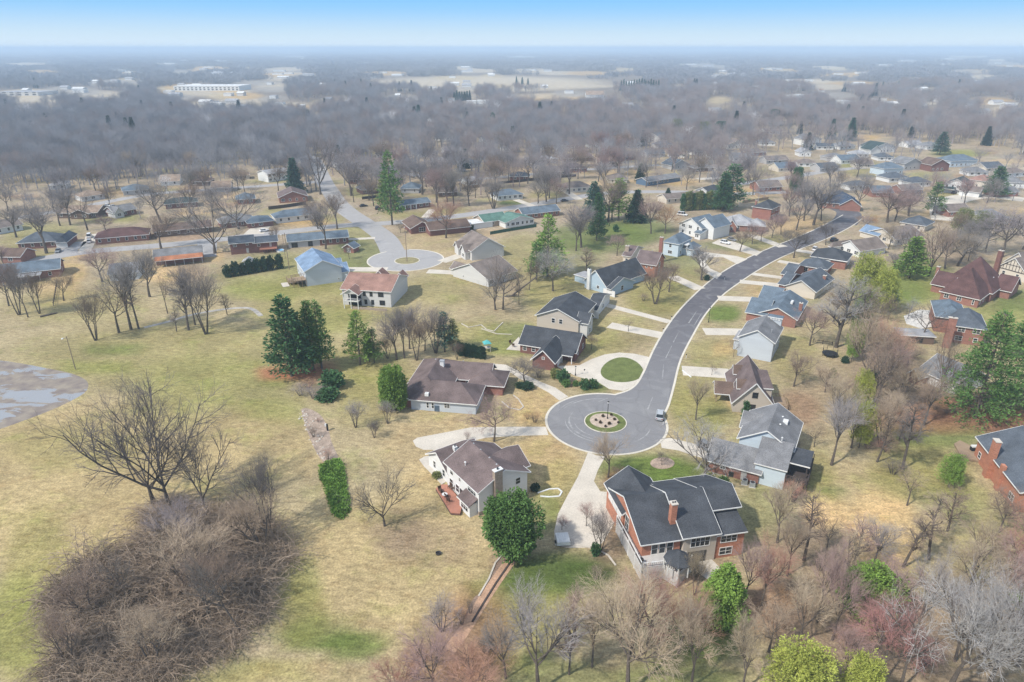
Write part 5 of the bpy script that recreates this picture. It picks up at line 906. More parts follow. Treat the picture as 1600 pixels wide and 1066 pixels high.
NEAR_TREES = [  # base x, y, top y, crown width, kind, hue
    (601, 822, 706, 104, 'elm', 'dark'), (266, 796, 566, 225, 'elm', 'dark'), (240, 786, 582, 200, 'elm', 'dark'), (322, 800, 655, 130, 'elm', 'dark'), (420, 830, 700, 80, 'multi', 'dark'),
    (772, 690, 608, 84, 'wide', 'pink'), (556, 668, 622, 38, 'multi', 'lavender'), (606, 662, 622, 32, 'multi', 'grey'), (585, 684, 655, 26, 'multi', 'dark'),
    (322, 522, 402, 70, 'multi', 'grey'), (305, 508, 405, 50, 'vase', 'grey'), (295, 516, 410, 46, 'spire', 'grey'), (355, 492, 455, 22, 'spire', 'tan'), (276, 518, 480, 22, 'pole', 'grey'), (150, 532, 446, 56, 'multi', 'brown'), (186, 520, 432, 80, 'sparse', 'brown'),
    (205, 515, 388, 80, 'vase', 'grey'), (217, 514, 402, 40, 'pole', 'grey'), (234, 464, 376, 66, 'vase', 'lavender'), (262, 490, 420, 34, 'sparse', 'brown'), (30, 492, 396, 50, 'multi', 'brown'), (44, 496, 408, 36, 'vase', 'grey'), (62, 490, 412, 40, 'multi', 'brown'), (14, 478, 400, 50, 'vase', 'pink'), (100, 470, 420, 40, 'vase', 'tan'), (160, 440, 372, 70, 'round', 'pink'),
    (336, 396, 278, 140, 'elm', 'grey'), (73, 396, 304, 84, 'vase', 'grey'), (26, 371, 312, 60, 'vase', 'grey'), (94, 353, 300, 46, 'vase', 'lavender'), (110, 352, 276, 50, 'vase', 'lavender'), (137, 360, 290, 56, 'sparse', 'brown'), (252, 389, 326, 70, 'vase', 'brown'), (252, 348, 262, 72, 'wide', 'grey'), (373, 358, 260, 96, 'elm', 'grey'), (166, 362, 330, 40, 'round', 'pink'), (8, 420, 372, 40, 'round', 'pink'), (432, 384, 344, 22, 'round', 'brown'),
    (509, 389, 304, 60, 'vase', 'grey'), (527, 358, 294, 50, 'vase', 'brown'), (497, 358, 298, 46, 'round', 'brown'), (501, 304, 190, 96, 'elm', 'grey'), (549, 306, 226, 64, 'vase', 'lavender'), (553, 316, 250, 30, 'vase', 'grey'), (546, 405, 378, 18, 'round', 'dark'), (697, 372, 296, 66, 'round', 'copper'), (660, 304, 232, 76, 'round', 'lavender'), (682, 300, 236, 50, 'vase', 'lavender'), (709, 322, 248, 46, 'vase', 'grey'), (771, 326, 264, 50, 'multi', 'grey'), (584, 322, 268, 40, 'round', 'brown'), (626, 364, 344, 18, 'round', 'tan'), (582, 296, 250, 30, 'vase', 'lavender'), (733, 322, 262, 24, 'spire', 'brown'),
    (774, 484, 384, 92, 'elm', 'lavender'), (786, 484, 400, 60, 'sparse', 'brown'), (812, 455, 410, 40, 'sparse', 'tan'), (864, 455, 372, 66, 'round', 'white'), (839, 441, 400, 18, 'pole', 'brown'), (827, 453, 402, 16, 'pole', 'brown'), (811, 476, 430, 14, 'pole', 'brown'), (850, 428, 380, 30, 'spire', 'grey'), (916, 425, 384, 40, 'spire', 'tan'), (908, 387, 306, 64, 'vase', 'lavender'), (900, 392, 330, 50, 'vase', 'grey'), (964, 400, 356, 36, 'round', 'pink'), (1017, 365, 300, 42, 'vase', 'pink'), (1039, 365, 308, 50, 'round', 'orange'), (1024, 475, 408, 56, 'multi', 'brown'), (1045, 456, 398, 50, 'round', 'brown'), (1096, 438, 378, 56, 'vase', 'lavender'), (1096, 436, 414, 24, 'round', 'brown'), (1156, 393, 350, 44, 'round', 'brown'), (1175, 382, 340, 34, 'round', 'pink'), (1189, 377, 346, 32, 'round', 'pink'), (1206, 372, 328, 34, 'round', 'pink'), (1220, 366, 325, 34, 'round', 'pink'), (841, 319, 272, 50, 'round', 'grey'), (855, 306, 266, 40, 'vase', 'lavender'), (950, 346, 270, 60, 'vase', 'tan'), (956, 344, 278, 44, 'vase', 'pink'),
    (1240, 403, 346, 60, 'round', 'dark'), (1290, 383, 340, 34, 'round', 'dark'), (1244, 360, 298, 50, 'vase', 'lavender'), (1271, 352, 262, 72, 'vase', 'lavender'), (1256, 345, 270, 50, 'vase', 'grey'), (1339, 330, 264, 44, 'vase', 'grey'), (1386, 348, 272, 80, 'round', 'pink'), (1398, 346, 290, 60, 'round', 'pink'), (1419, 338, 276, 56, 'round', 'lavender'), (1352, 358, 330, 36, 'round', 'orange'), (1451, 431, 334, 94, 'elm', 'brown'), (1476, 420, 350, 60, 'vase', 'tan'), (1496, 416, 344, 80, 'wide', 'grey'), (1565, 402, 314, 90, 'wide', 'lavender'), (1540, 395, 326, 70, 'wide', 'grey'), (1598, 390, 320, 70, 'wide', 'lavender'), (1520, 396, 340, 60, 'vase', 'lavender'), (1395, 425, 385, 36, 'round', 'lavender'), (1350, 440, 396, 50, 'round', 'lavender'), (1370, 450, 410, 40, 'round', 'brown'),
    (982, 518, 494, 22, 'sparse', 'tan'), (820, 597, 552, 54, 'wide', 'dark'), (924, 546, 520, 22, 'wide', 'brown'), (950, 746, 668, 62, 'vase', 'tan'), (1100, 746, 648, 140, 'elm', 'white'), (1087, 656, 578, 44, 'vase', 'tan'), (1034, 727, 702, 22, 'round', 'dark'), (1146, 558, 522, 18, 'sparse', 'brown'), (1112, 586, 566, 16, 'sparse', 'tan'), (1092, 700, 640, 50, 'sparse', 'white'),
    (1265, 540, 462, 62, 'round', 'pink'), (1240, 604, 540, 60, 'round', 'brown'), (1289, 613, 566, 40, 'vase', 'tan'), (1299, 727, 606, 76, 'vase', 'lavender'), (1272, 698, 660, 34, 'sparse', 'brown'), (1306, 543, 424, 80, 'spire', 'white'), (1352, 612, 474, 80, 'vase', 'tan'), (1374, 608, 486, 70, 'vase', 'copper'), (1362, 640, 500, 86, 'wide', 'brown'), (1372, 622, 520, 60, 'vase', 'pink'), (1376, 698, 600, 70, 'multi', 'tan'), (1410, 733, 606, 60, 'pole', 'dark'), (1467, 622, 520, 92, 'elm', 'brown'), (1440, 532, 462, 74, 'sparse', 'dark'), (1370, 722, 640, 40, 'pole', 'brown'), (1330, 700, 620, 50, 'vase', 'tan'), (1405, 640, 560, 60, 'vase', 'tan'), (1390, 590, 510, 60, 'vase', 'copper'), (1418, 572, 520, 50, 'round', 'tan'), (1345, 540, 440, 60, 'spire', 'tan'),
    (1256, 876, 752, 60, 'pole', 'brown'), (1214, 848, 752, 70, 'vase', 'tan'), (1289, 870, 794, 50, 'sparse', 'dark'), (1411, 886, 796, 60, 'pole', 'brown'), (1451, 874, 770, 60, 'pole', 'tan'), (1561, 832, 762, 70, 'wide', 'brown'), (1417, 790, 724, 50, 'sparse', 'tan'), (1405, 1080, 872, 110, 'sparse', 'white'), (1276, 972, 836, 70, 'vase', 'pink'), (1378, 1068, 930, 120, 'round', 'red'), (1480, 1085, 890, 150, 'vase', 'white'), (1540, 1090, 880, 160, 'vase', 'white'), (1510, 942, 822, 120, 'round', 'tan'), (1318, 918, 826, 50, 'spire', 'tan'), (1230, 900, 796, 60, 'vase', 'tan'), (1570, 950, 850, 90, 'vase', 'pink'), (1520, 890, 800, 70, 'vase', 'tan'), (1300, 1000, 880, 70, 'vase', 'pink'), (1250, 1010, 900, 80, 'vase', 'tan'), (1590, 1040, 900, 110, 'vase', 'lavender'), (1320, 1060, 960, 70, 'round', 'pink'), (1440, 960, 850, 60, 'vase', 'lavender'), (1330, 890, 800, 50, 'spire', 'pink'), (1480, 830, 760, 50, 'spire', 'brown'),
    (842, 1080, 922, 140, 'vase', 'lavender'), (980, 1085, 890, 190, 'round', 'tan'), (925, 1042, 924, 70, 'vase', 'tan'), (889, 1054, 940, 50, 'spire', 'pink'), (938, 861, 792, 54, 'multi', 'dark'), (916, 822, 780, 30, 'round', 'pink'), (878, 828, 802, 26, 'round', 'pink'), (690, 986, 930, 64, 'multi', 'lavender'), (676, 1090, 968, 120, 'round', 'pink'), (740, 1100, 990, 130, 'round', 'copper'), (1012, 1010, 886, 120, 'round', 'red'), (1060, 1020, 900, 100, 'round', 'copper'), (1190, 946, 836, 70, 'vase', 'copper'), (1162, 940, 830, 60, 'vase', 'pink'), (1080, 1075, 930, 90, 'vase', 'tan'), (900, 1000, 920, 70, 'vase', 'pink'), (790, 1060, 950, 70, 'vase', 'grey'), (1160, 1080, 960, 80, 'vase', 'tan'), (1085, 930, 850, 40, 'multi', 'tan'), (620, 1100, 1010, 90, 'round', 'copper'), (1232, 790, 742, 40, 'round', 'copper'), (962, 752, 720, 24, 'round', 'brown'),
    (620, 562, 474, 60, 'vase', 'grey'), (632, 560, 470, 50, 'vase', 'grey'), (651, 563, 484, 42, 'multi', 'brown'), (681, 552, 470, 46, 'multi', 'grey'), (606, 560, 520, 30, 'multi', 'brown'), (664, 548, 492, 40, 'vase', 'tan'), (714, 562, 530, 20, 'multi', 'brown'), (640, 545, 470, 50, 'vase', 'lavender')]
for t in NEAR_TREES: bare(*t)
# the dead leaning trunk by the turning circle, and the leaning tree over the creek
def clear_of_houses(p, pad=2.0):
    for c, u, n, a, b, e_ in FOOT:
        d = p - c
        if abs(d.dot(u)) < a + pad and abs(d.dot(n)) < b + pad: return False
    for q in (r3, outline):
        pass
    return True
ROADPTS = [(Vector(p), 7.5) for p in r3] + [((Vector(a) + Vector(b)) / 2, 9) for a, b in zip(Lp[::3], Rp[::3])] + [(CUL, 17), (C2, 18)]
def off_road(p): return all((p - c).length > r for c, r in ROADPTS)
used = [o[2] for o in AUTO]
FIELD, MASS = [], []
def scatter(n, x0, x1, y0, y1, hts, hues, kinds=('vase', 'wide', 'round', 'vase'), gap=6.0, slope=0.0):
    k = 0; tries = 0
    while k < n and tries < n * 60:
        tries += 1; x = rnd.uniform(x0, x1); y = rnd.uniform(y0, y1) + slope * (x - x0)
        p = P(x, y)
        if not (clear_of_houses(p.xy) and off_road(p.xy)): continue
        if any((p.xy - q).length < gap for q in used): continue
        h = rnd.uniform(*hts); top = Q(Vector((p.x, p.y, h)))[1]; kd = rnd.choice(kinds)
        FIELD.append((y - top, (x, y, top, h * rnd.uniform(.6, .85) * F / depth_of(p), kd, rnd.choice(hues)), p, h)); used.append(p.xy); k += 1
LV = ('lavender', 'grey', 'lavender', 'brown', 'pink')
scatter(22, 0, 430, 300, 345, (12, 20), ('grey', 'lavender', 'brown')); scatter(22, 100, 470, 268, 300, (13, 21), ('grey', 'tan', 'brown', 'lavender'))
scatter(58, 540, 900, 252, 326, (15, 25), LV); scatter(16, 560, 1000, 222, 252, (15, 23), LV); scatter(38, 900, 1120, 228, 300, (14, 23), ('lavender', 'pink', 'brown', 'grey'))
scatter(36, 1090, 1350, 236, 318, (12, 20), ('lavender', 'grey', 'grey', 'pink')); scatter(18, 1330, 1600, 246, 330, (10, 17), ('lavender', 'grey', 'pink')); scatter(10, 1330, 1600, 335, 410, (10, 16), ('lavender', 'brown', 'tan'))
scatter(14, 1190, 1600, 300, 352, (12, 19), ('lavender', 'grey', 'brown', 'pink')); scatter(8, 1290, 1450, 490, 720, (9, 15), ('tan', 'copper', 'brown')); scatter(6, 1200, 1600, 880, 1060, (9, 14), ('pink', 'tan', 'lavender', 'red'), gap=4); 
FIELD.sort(key=lambda t: -t[0])
for t in FIELD[:114]: bare(*t[1])            # the largest stand as trees of their own
MASS = FIELD[114:]                          # the small far ones go with the woods
# ---------------------------------------------------------------- evergreens
def leafmesh(name, tufts, rg, n=5, s=.45, w=.16):
    """tufts: (centre, outward direction, size factor) -> many needle sprays"""
    v, f = [], []
    for c, d, k in tufts:
        for i in range(n):
            r_ = Vector((rg.gauss(0, 1), rg.gauss(0, 1), rg.gauss(0, .7)))
            a = (d * 1.1 + r_ * .75).normalized(); b = a.cross(Vector((rg.gauss(0, 1), rg.gauss(0, 1), rg.gauss(0, 1)))).normalized()
            o = c + r_ * s * k * .35; L_ = s * k * rg.uniform(.7, 1.3); q = len(v)
            v += [o - b * w * k, o + a * L_ * .55 + b * w * k * 1.1, o + a * L_, o + a * L_ * .5 - b * w * k * 1.1]; f.append((q, q + 1, q + 2, q + 3))
    me = bpy.data.meshes.new(name); me.from_pydata([tuple(x) for x in v], [], f); me.materials.append(M_LEAF); return me
def conifer(seed, Ht, Rb, base=.15, whorls=15, per=7, droop=.1, upt=.35, prof=.85, n=5, s=.5, gaps=.12, tuft=7, w=.13):
    rg = random.Random(seed); T = Tubes(); tf = []
    T.add(Vector((0, 0, 0)), Vector((0, 0, Ht * .55)), Ht * .017, Ht * .010, 8); T.add(Vector((0, 0, Ht * .55)), Vector((0, 0, Ht * .97)), Ht * .010, Ht * .002, 6)
    for i in range(whorls):
        t = base + (1 - base) * (i + .2) / whorls; z = Ht * t; rad = Rb * ((1 - t) / (1 - base)) ** prof + Ht * .012
        for j in range(per):
            if rg.random() < gaps: continue
            az = 2 * pi * (j + rg.random() * .7) / per + i * 1.1; rr = rad * rg.uniform(.72, 1.12)
            p0 = Vector((0, 0, z)); dirn = Vector((cos(az), sin(az), 0)); p1 = p0 + dirn * rr + Vector((0, 0, rr * (upt * t - droop * (1 - t))))
            T.add(p0, p1, Ht * .004, Ht * .0012, 3)
            k = max(2, int(tuft * rr / Rb + 1.5))
            for q in range(k):
                a = .25 + .75 * (q + .5) / k; c = p0.lerp(p1, a) + Vector((rg.gauss(0, 1), rg.gauss(0, 1), rg.gauss(0, .5))) * .1 * rr * a
                tf.append((c, (dirn + Vector((0, 0, .35))).normalized(), rg.uniform(.75, 1.2)))
    tf.append((Vector((0, 0, Ht * .97)), Vector((0, 0, 1)), .9))
    tm = bpy.data.meshes.new('trunk'); tm.from_pydata([tuple(v) for v in T.v], [], T.f); tm.materials.append(M_BARK)
    return tm, leafmesh('crown', tf, rg, n, s, w), Ht, Rb * 2
def broad(seed, Ht, Rb, n=900, s=.5, base=.12, cone=0.0, w=.2, per=5):
    rg = random.Random(seed); tf = []; lob = [(Vector((cos(i * 2.4) * .66 * math.sqrt(max(.06, 1 - ((i / 22 - .3) / .72) ** 2)) * rg.uniform(.55, 1.05), sin(i * 2.4) * .66 * math.sqrt(max(.06, 1 - ((i / 22 - .3) / .72) ** 2)) * rg.uniform(.55, 1.05), .2 + .7 * i / 22)), rg.uniform(.17, .34)) for i in range(23)]
    while len(tf) < n:
        lc, lr = rg.choice(lob); d = Vector((rg.gauss(0, 1), rg.gauss(0, 1), rg.gauss(0, 1))).normalized(); c = lc + d * lr * rg.uniform(.6, 1.1) * (1 + .25 * rg.random() ** 4)
        t = (c.z - base) / (1 - base); lim = 1.25 if cone < .5 else max(0, 1 - t) ** .75 * (.85 + .3 * rg.random()) + .06
        if t < 0 or t > 1 or math.hypot(c.x, c.y) > lim: continue
        tf.append((Vector((c.x * Rb, c.y * Rb, c.z * Ht)), d, rg.uniform(.7, 1.25)))
    T = Tubes(); T.add(Vector((0, 0, 0)), Vector((0, 0, Ht * .6)), Ht * .02, Ht * .008, 7)
    for _ in range(9):
        a = rg.uniform(0, 6.28); z = rg.uniform(.15, .5) * Ht; T.add(Vector((0, 0, z)), Vector((cos(a) * Rb * .7, sin(a) * Rb * .7, z + Ht * .25)), Ht * .007, Ht * .002, 4)
    tm = bpy.data.meshes.new('trunk'); tm.from_pydata([tuple(v) for v in T.v], [], T.f); tm.materials.append(M_BARK)
    return tm, leafmesh('crown', tf, rg, per, s, w), Ht, Rb * 2
EP = {'pine': [conifer(s, 15, 4.2, base=.14, whorls=17, per=8, gaps=.18, tuft=9, n=6, s=.62) for s in (1, 2)],
      'bigpine': [conifer(5, 20, 7.5, base=.10, whorls=19, per=9, gaps=.16, tuft=16, n=7, s=.6, prof=.8, w=.09)],
      'spruce': [conifer(s, 12, 3.0, base=.05, whorls=20, per=9, droop=.25, upt=.1, gaps=.05, tuft=8, n=6, s=.5) for s in (3, 4)],
      'openpine': [conifer(s, 16, 4.0, base=.2, whorls=13, per=6, gaps=.22, tuft=8, n=6, s=.7, droop=.05) for s in (6, 7)],
      'broad': [broad(s, 9, 4.4, n=4200, s=.34, w=.10, per=6) for s in (8, 9)],
      'cone': [broad(s, 9, 4.0, n=3800, s=.34, cone=.9, base=.04, w=.10, per=6) for s in (10,)],
      'column': [broad(s, 5, .95, n=420, s=.32, cone=.2, base=.02, w=.1) for s in (14, 15)],
      'bush': [broad(s, 2, 1.4, n=260, s=.3, base=.0, w=.12) for s in (16, 17)],
      'airy': [broad(s, 8, 4.0, n=3000, s=.22, base=.2, w=.055, per=5) for s in (18, 19)]}
LHUE = dict(deep=(.065, .14, .055), green=(.11, .20, .055), bright=(.185, .29, .06), yellow=(.34, .37, .08), blue=(.06, .125, .09), dark=(.035, .075, .04), olive=(.20, .22, .08), lime=(.20, .27, .055))
LWORD = dict(deep='deep green', green='green', bright='bright green', yellow='yellow green', blue='blue green', dark='dark green', olive='olive green', lime='lime green')
EWORD = dict(pine='pine', bigpine='giant pine', spruce='dense spruce', openpine='open whorled pine', broad='broad evergreen tree', cone='cone shaped evergreen', column='columnar evergreen', bush='rounded bush', airy='leafing tree')
NE = [0]
def green(x, y, ty, w, kind, hue, lead=None, name='evergreen_tree', cat='tree', group='evergreen trees', rot=None):
    base = P(x, y); h = max(.6, height_to(base, ty)); i = NE[0]; NE[0] += 1; tm, cm, ph, pw = EP[kind][i % len(EP[kind])]
    W = w * depth_of(base) / F; r = empty(name, base, rnd.uniform(0, 6.28) if rot is None else rot); r.scale = (W / pw, W / pw, h / ph)
    for nm, me in (('trunk', tm), ('crown', cm)):
        o = bpy.data.objects.new(nm if kind != 'bush' or nm == 'trunk' else 'foliage', me); COL.objects.link(o); o.parent = r; c = LHUE[hue]; f = rnd.uniform(.9, 1.1); o.color = (c[0] * f, c[1] * f, c[2] * f, 1)
    r['group'] = group; r['category'] = cat
    zs = 'huge' if h > 17 else 'tall' if h > 10 else 'middling' if h > 5 else 'small'
    AUTO.append([r, lead or f'{zs} {LWORD[hue]} {EWORD[kind]}', base.xy, x]); return r
for t in [(456, 588, 462, 82, 'pine', 'deep'), (490, 577, 470, 48, 'pine', 'green'), (503, 576, 470, 50, 'openpine', 'green'), (472, 580, 488, 44, 'pine', 'green'), (563, 570, 486, 48, 'openpine', 'bright'), (585, 567, 512, 34, 'openpine', 'green'), (577, 566, 520, 24, 'openpine', 'bright'), (617, 641, 574, 56, 'broad', 'bright'), (695, 550, 488, 38, 'openpine', 'blue'), (708, 548, 498, 28, 'openpine', 'olive'),
          (801, 866, 778, 104, 'broad', 'green'), (1126, 968, 882, 84, 'cone', 'bright'), (855, 432, 336, 58, 'openpine', 'bright'), (838, 438, 376, 36, 'openpine', 'green'), (993, 347, 297, 36, 'spruce', 'dark'), (932, 376, 302, 34, 'pine', 'deep'), (926, 348, 284, 38, 'pine', 'blue'), (966, 345, 278, 48, 'openpine', 'bright'), (935, 330, 290, 26, 'pine', 'blue'), (1140, 326, 256, 56, 'openpine', 'deep'), (1128, 330, 268, 40, 'pine', 'deep'), (1043, 312, 294, 14, 'spruce', 'dark'),
          (613, 352, 236, 44, 'openpine', 'green'), (606, 330, 268, 40, 'openpine', 'olive'), (462, 302, 247, 32, 'spruce', 'blue'), (543, 238, 208, 22, 'spruce', 'deep'), (1420, 434, 370, 56, 'pine', 'bright'), (1457, 336, 284, 34, 'openpine', 'green'), (1553, 308, 260, 40, 'pine', 'deep'), (1468, 242, 206, 28, 'pine', 'blue'), (1207, 197, 171, 20, 'broad', 'blue'), (1298, 218, 186, 16, 'spruce', 'blue'), (1328, 220, 184, 20, 'spruce', 'blue'), (1242, 302, 262, 22, 'broad', 'deep'), (770, 210, 176, 20, 'openpine', 'blue'), (655, 196, 164, 14, 'spruce', 'blue'), (1522, 654, 486, 118, 'bigpine', 'green'), (1600, 640, 500, 104, 'bigpine', 'green'),
          (1352, 964, 892, 100, 'broad', 'bright'), (1604, 965, 850, 60, 'pine', 'bright'), (1245, 1105, 1015, 130, 'airy', 'yellow'), (1335, 1110, 1026, 80, 'airy', 'yellow'), (1482, 760, 712, 46, 'airy', 'bright'), (1345, 478, 396, 66, 'airy', 'yellow'), (1375, 490, 420, 50, 'airy', 'yellow'), (1385, 470, 430, 30, 'spruce', 'blue'), (1334, 552, 500, 34, 'airy', 'lime'), (1338, 536, 474, 36, 'airy', 'bright'), (1342, 520, 460, 34, 'airy', 'lime'), (1330, 565, 520, 26, 'airy', 'bright'), (1346, 505, 452, 36, 'airy', 'lime'), (1342, 640, 578, 40, 'airy', 'yellow'), (1342, 700, 630, 44, 'airy', 'yellow'), (1530, 370, 330, 36, 'airy', 'olive'), (1500, 366, 326, 40, 'airy', 'olive'),
          (1056, 215, 186, 30, 'airy', 'olive'), (1100, 216, 190, 26, 'airy', 'olive'), (1124, 214, 190, 26, 'broad', 'blue'), (1598, 560, 480, 60, 'pine', 'green'), (985, 214, 196, 12, 'broad', 'blue'), (1000, 283, 256, 18, 'spruce', 'dark')]: green(*t)
SH = dict(name='shrub', cat='shrub', group='shrubs')
for i, x in enumerate((356, 369, 381, 391, 402, 413, 424, 437)):      # clipped row behind the navy roofed house
    green(x, 433 - i * 1.9, 413 - i * 1.9 + (3 if i in (0, 2) else 0), 14.5, 'bush', 'dark', 'rounded dark evergreen in the clipped row', 'shrub', 'shrub', 'row of rounded evergreens')
for i in range(11):                                                   # arborvitae hedge by the playset
    green(717 + i * 3.9, 556 + i * .55, 534 + i * .8 + (i % 3), 7.4, 'column', 'dark', 'narrow dark arborvitae in the dense hedge', 'arborvitae', 'hedge tree', 'arborvitae hedge by the playset')
for i in range(14):                                                   # tall row behind the triple gabled house
    green(1066 + i * 5.4, 330 - i * .3, 303 - (i % 3) * 2, 9, 'column', 'olive' if i % 3 else 'deep', 'tall loose evergreen in the row behind white gables', 'arborvitae', 'hedge tree', 'evergreen row behind the white gables')
green(1163, 657, 628, 12, 'column', 'deep', 'single narrow dark arborvitae by the cottage gable', 'arborvitae', 'shrub')
for x, y, ty, w, hu, ld in [(880, 597, 580, 22, 'deep', 'dark yew bush'), (868, 590, 578, 18, 'olive', 'olive bush'), (913, 607, 594, 18, 'deep', 'dark yew bush'), (927, 606, 594, 16, 'deep', 'dark yew bush'), (884, 604, 594, 14, 'green', 'green bush'), (899, 603, 596, 10, 'green', 'low green bush'), (824, 608, 598, 22, 'dark', 'dark clipped bush'), (812, 606, 598, 14, 'dark', 'dark clipped bush'), (682, 747, 738, 15, 'olive', 'light green bush by the cream wall'), (1130, 763, 747, 18, 'green', 'bright green bush by the pale blue wall'), (1361, 595, 580, 14, 'dark', 'small dark spruce bush'), (1368, 598, 586, 12, 'dark', 'small dark spruce bush'), (1372, 590, 582, 10, 'dark', 'small dark spruce bush'), (1320, 567, 558, 12, 'dark', 'small dark bush'), (520, 604, 582, 40, 'deep', 'broad dark juniper mound'), (512, 624, 610, 36, 'deep', 'broad dark juniper mound'), (836, 767, 757, 16, 'dark', 'dark foundation bush'), (1104, 438, 431, 10, 'dark', 'dark round bush by the street'), (962, 362, 352, 10, 'deep', 'green bush'), (1300, 590, 578, 12, 'olive', 'olive bush'), (930, 868, 850, 16, 'deep', 'dark bush under the deck'), (1012, 880, 868, 20, 'deep', 'dark bush under the deck'), (736, 360, 352, 9, 'dark', 'dark bush'), (439, 345, 337, 12, 'dark', 'dark clipped front bush'), (455, 343, 335, 12, 'dark', 'dark clipped front bush'), (470, 341, 333, 12, 'dark', 'dark clipped front bush'), (485, 339, 331, 12, 'dark', 'dark clipped front bush')]:
    green(x, y, ty, w, 'bush', hu, ld, **SH)
# bare brush: low many stemmed shrubs
BR = [bare_proto(s, Ht=4, stems=9, limbs=4, spread=.75, sub=(4, 4, 4), up=.1, droop=.25, tw=.8, lens=(.5, .34, .22, .14)) for s in (71, 72)]
def brush(x, y, ty, w, hue, lead):
    base = P(x, y); h = max(.8, height_to(base, ty)); i = NB[0]; NB[0] += 1; tm, cm, ph, pw = BR[i % 2]; W = w * depth_of(base) / F
    r = empty('shrub', base, rnd.uniform(0, 6)); r.scale = (W / pw, W / pw, h / ph)
    for nm, me in (('stem', tm), ('crown', cm)):
        o = bpy.data.objects.new(nm, me); COL.objects.link(o); o.parent = r; o.color = (*HUE[hue], 1)
    r['group'] = 'bare shrubs'; r['category'] = 'shrub'; AUTO.append([r, lead, base.xy, x])
for t in [(470, 618, 596, 36, 'lavender', 'bare lavender grey thicket shrub'), (490, 622, 600, 36, 'lavender', 'bare lavender grey thicket shrub'), (482, 606, 592, 40, 'copper', 'bare brown thicket shrub'), (505, 612, 598, 30, 'lavender', 'bare lavender grey thicket shrub'), (490, 683, 660, 22, 'brown', 'round brown shrub'), (497, 660, 651, 10, 'copper', 'small brown shrub'), (512, 718, 698, 20, 'copper', 'reddish brown shrub'), (735, 958, 930, 22, 'dark', 'dark brown shrub'), (722, 975, 944, 30, 'copper', 'copper leaved shrub'), (730, 688, 668, 14, 'pink', 'small pinkish shrub'), (836, 660, 638, 28, 'orange', 'tan ornamental grass clump'), (824, 655, 640, 18, 'orange', 'tan ornamental grass clump'), (842, 590, 566, 30, 'dark', 'twiggy brown foundation shrub'), (1005, 470, 455, 20, 'brown', 'twiggy shrub by the street'), (1380, 705, 680, 50, 'copper', 'reddish brush clump'), (1355, 700, 678, 40, 'brown', 'brown brush clump'), (1400, 610, 585, 50, 'tan', 'tan brush clump'), (1380, 630, 600, 44, 'brown', 'brown brush clump'), (1425, 560, 540, 40, 'brown', 'brown brush clump'), (1400, 540, 516, 40, 'copper', 'reddish brush clump'), (1280, 890, 850, 50, 'tan', 'tan brush clump'), (1350, 900, 870, 50, 'brown', 'brown brush clump'), (1220, 960, 915, 60, 'orange', 'orange brown brush clump'), (1260, 1050, 1000, 70, 'copper', 'reddish brush clump'), (1440, 1040, 990, 70, 'pink', 'pinkish brush clump'), (1330, 1010, 975, 60, 'copper', 'reddish brush clump'), (1480, 930, 890, 60, 'tan', 'tan brush clump'), (1570, 900, 850, 80, 'pink', 'pinkish brush clump'), (1395, 740, 712, 50, 'dark', 'dark brush clump'), (1020, 905, 880, 44, 'pink', 'pinkish brush under the deck'), (1090, 900, 878, 30, 'tan', 'tan brush by the gazebo'), (1500, 720, 700, 34, 'brown', 'brown brush by the deck'), (660, 1040, 1000, 60, 'copper', 'reddish brush clump'), (760, 1020, 985, 50, 'brown', 'brown brush clump'), (930, 905, 880, 30, 'brown', 'brown brush clump'), (1240, 700, 686, 30, 'brown', 'brown brush clump'), (1460, 640, 630, 20, 'brown', 'low brown shrub on the mulch'), (1440, 640, 631, 16, 'brown', 'low brown shrub on the mulch'), (1478, 646, 638, 18, 'brown', 'low brown shrub on the mulch'), (1492, 645, 636, 18, 'brown', 'low brown shrub on the mulch')]: brush(*t)
# ivy bed in the field
def ivy(poly, hgt, name, label):
    q = [P(*p).xy for p in poly]; b = [(p.x, p.y) for p in q]; x0, x1 = min(p[0] for p in b), max(p[0] for p in b); y0, y1 = min(p[1] for p in b), max(p[1] for p in b)
    def ins(x, y):
        c = False; j = len(b) - 1
        for i in range(len(b)):
            if (b[i][1] > y) != (b[j][1] > y) and x < (b[j][0] - b[i][0]) * (y - b[i][1]) / (b[j][1] - b[i][1]) + b[i][0]: c = not c
            j = i
        return c
    return x0, x1, y0, y1, ins
x0, x1, y0, y1, ins = ivy([(501, 728), (512, 722), (528, 719), (535, 726), (539, 748), (541, 768), (545, 780), (546, 795), (541, 808), (531, 812), (522, 806), (513, 782), (506, 758), (500, 745)], .6, '', '')
rg = random.Random(3); tf = []
while len(tf) < 2600:
    x, y = rg.uniform(x0, x1), rg.uniform(y0, y1)
    if ins(x, y): tf.append((Vector((x, y, .12 + .3 * (.5 + .5 * sin(x * 1.9 + y * 1.2) * sin(y * 1.7)) * rg.random())), Vector((rg.gauss(0, .5), rg.gauss(0, .5), .8)).normalized(), rg.uniform(.7, 1.2)))
o = bpy.data.objects.new('ground_cover', leafmesh('ground_cover', tf, rg, 4, .38, .12)); COL.objects.link(o); o.color = (.15, .26, .05, 1); tag(o, 'long rounded bed of bright green ground cover in the field', 'ground cover', kind='stuff')
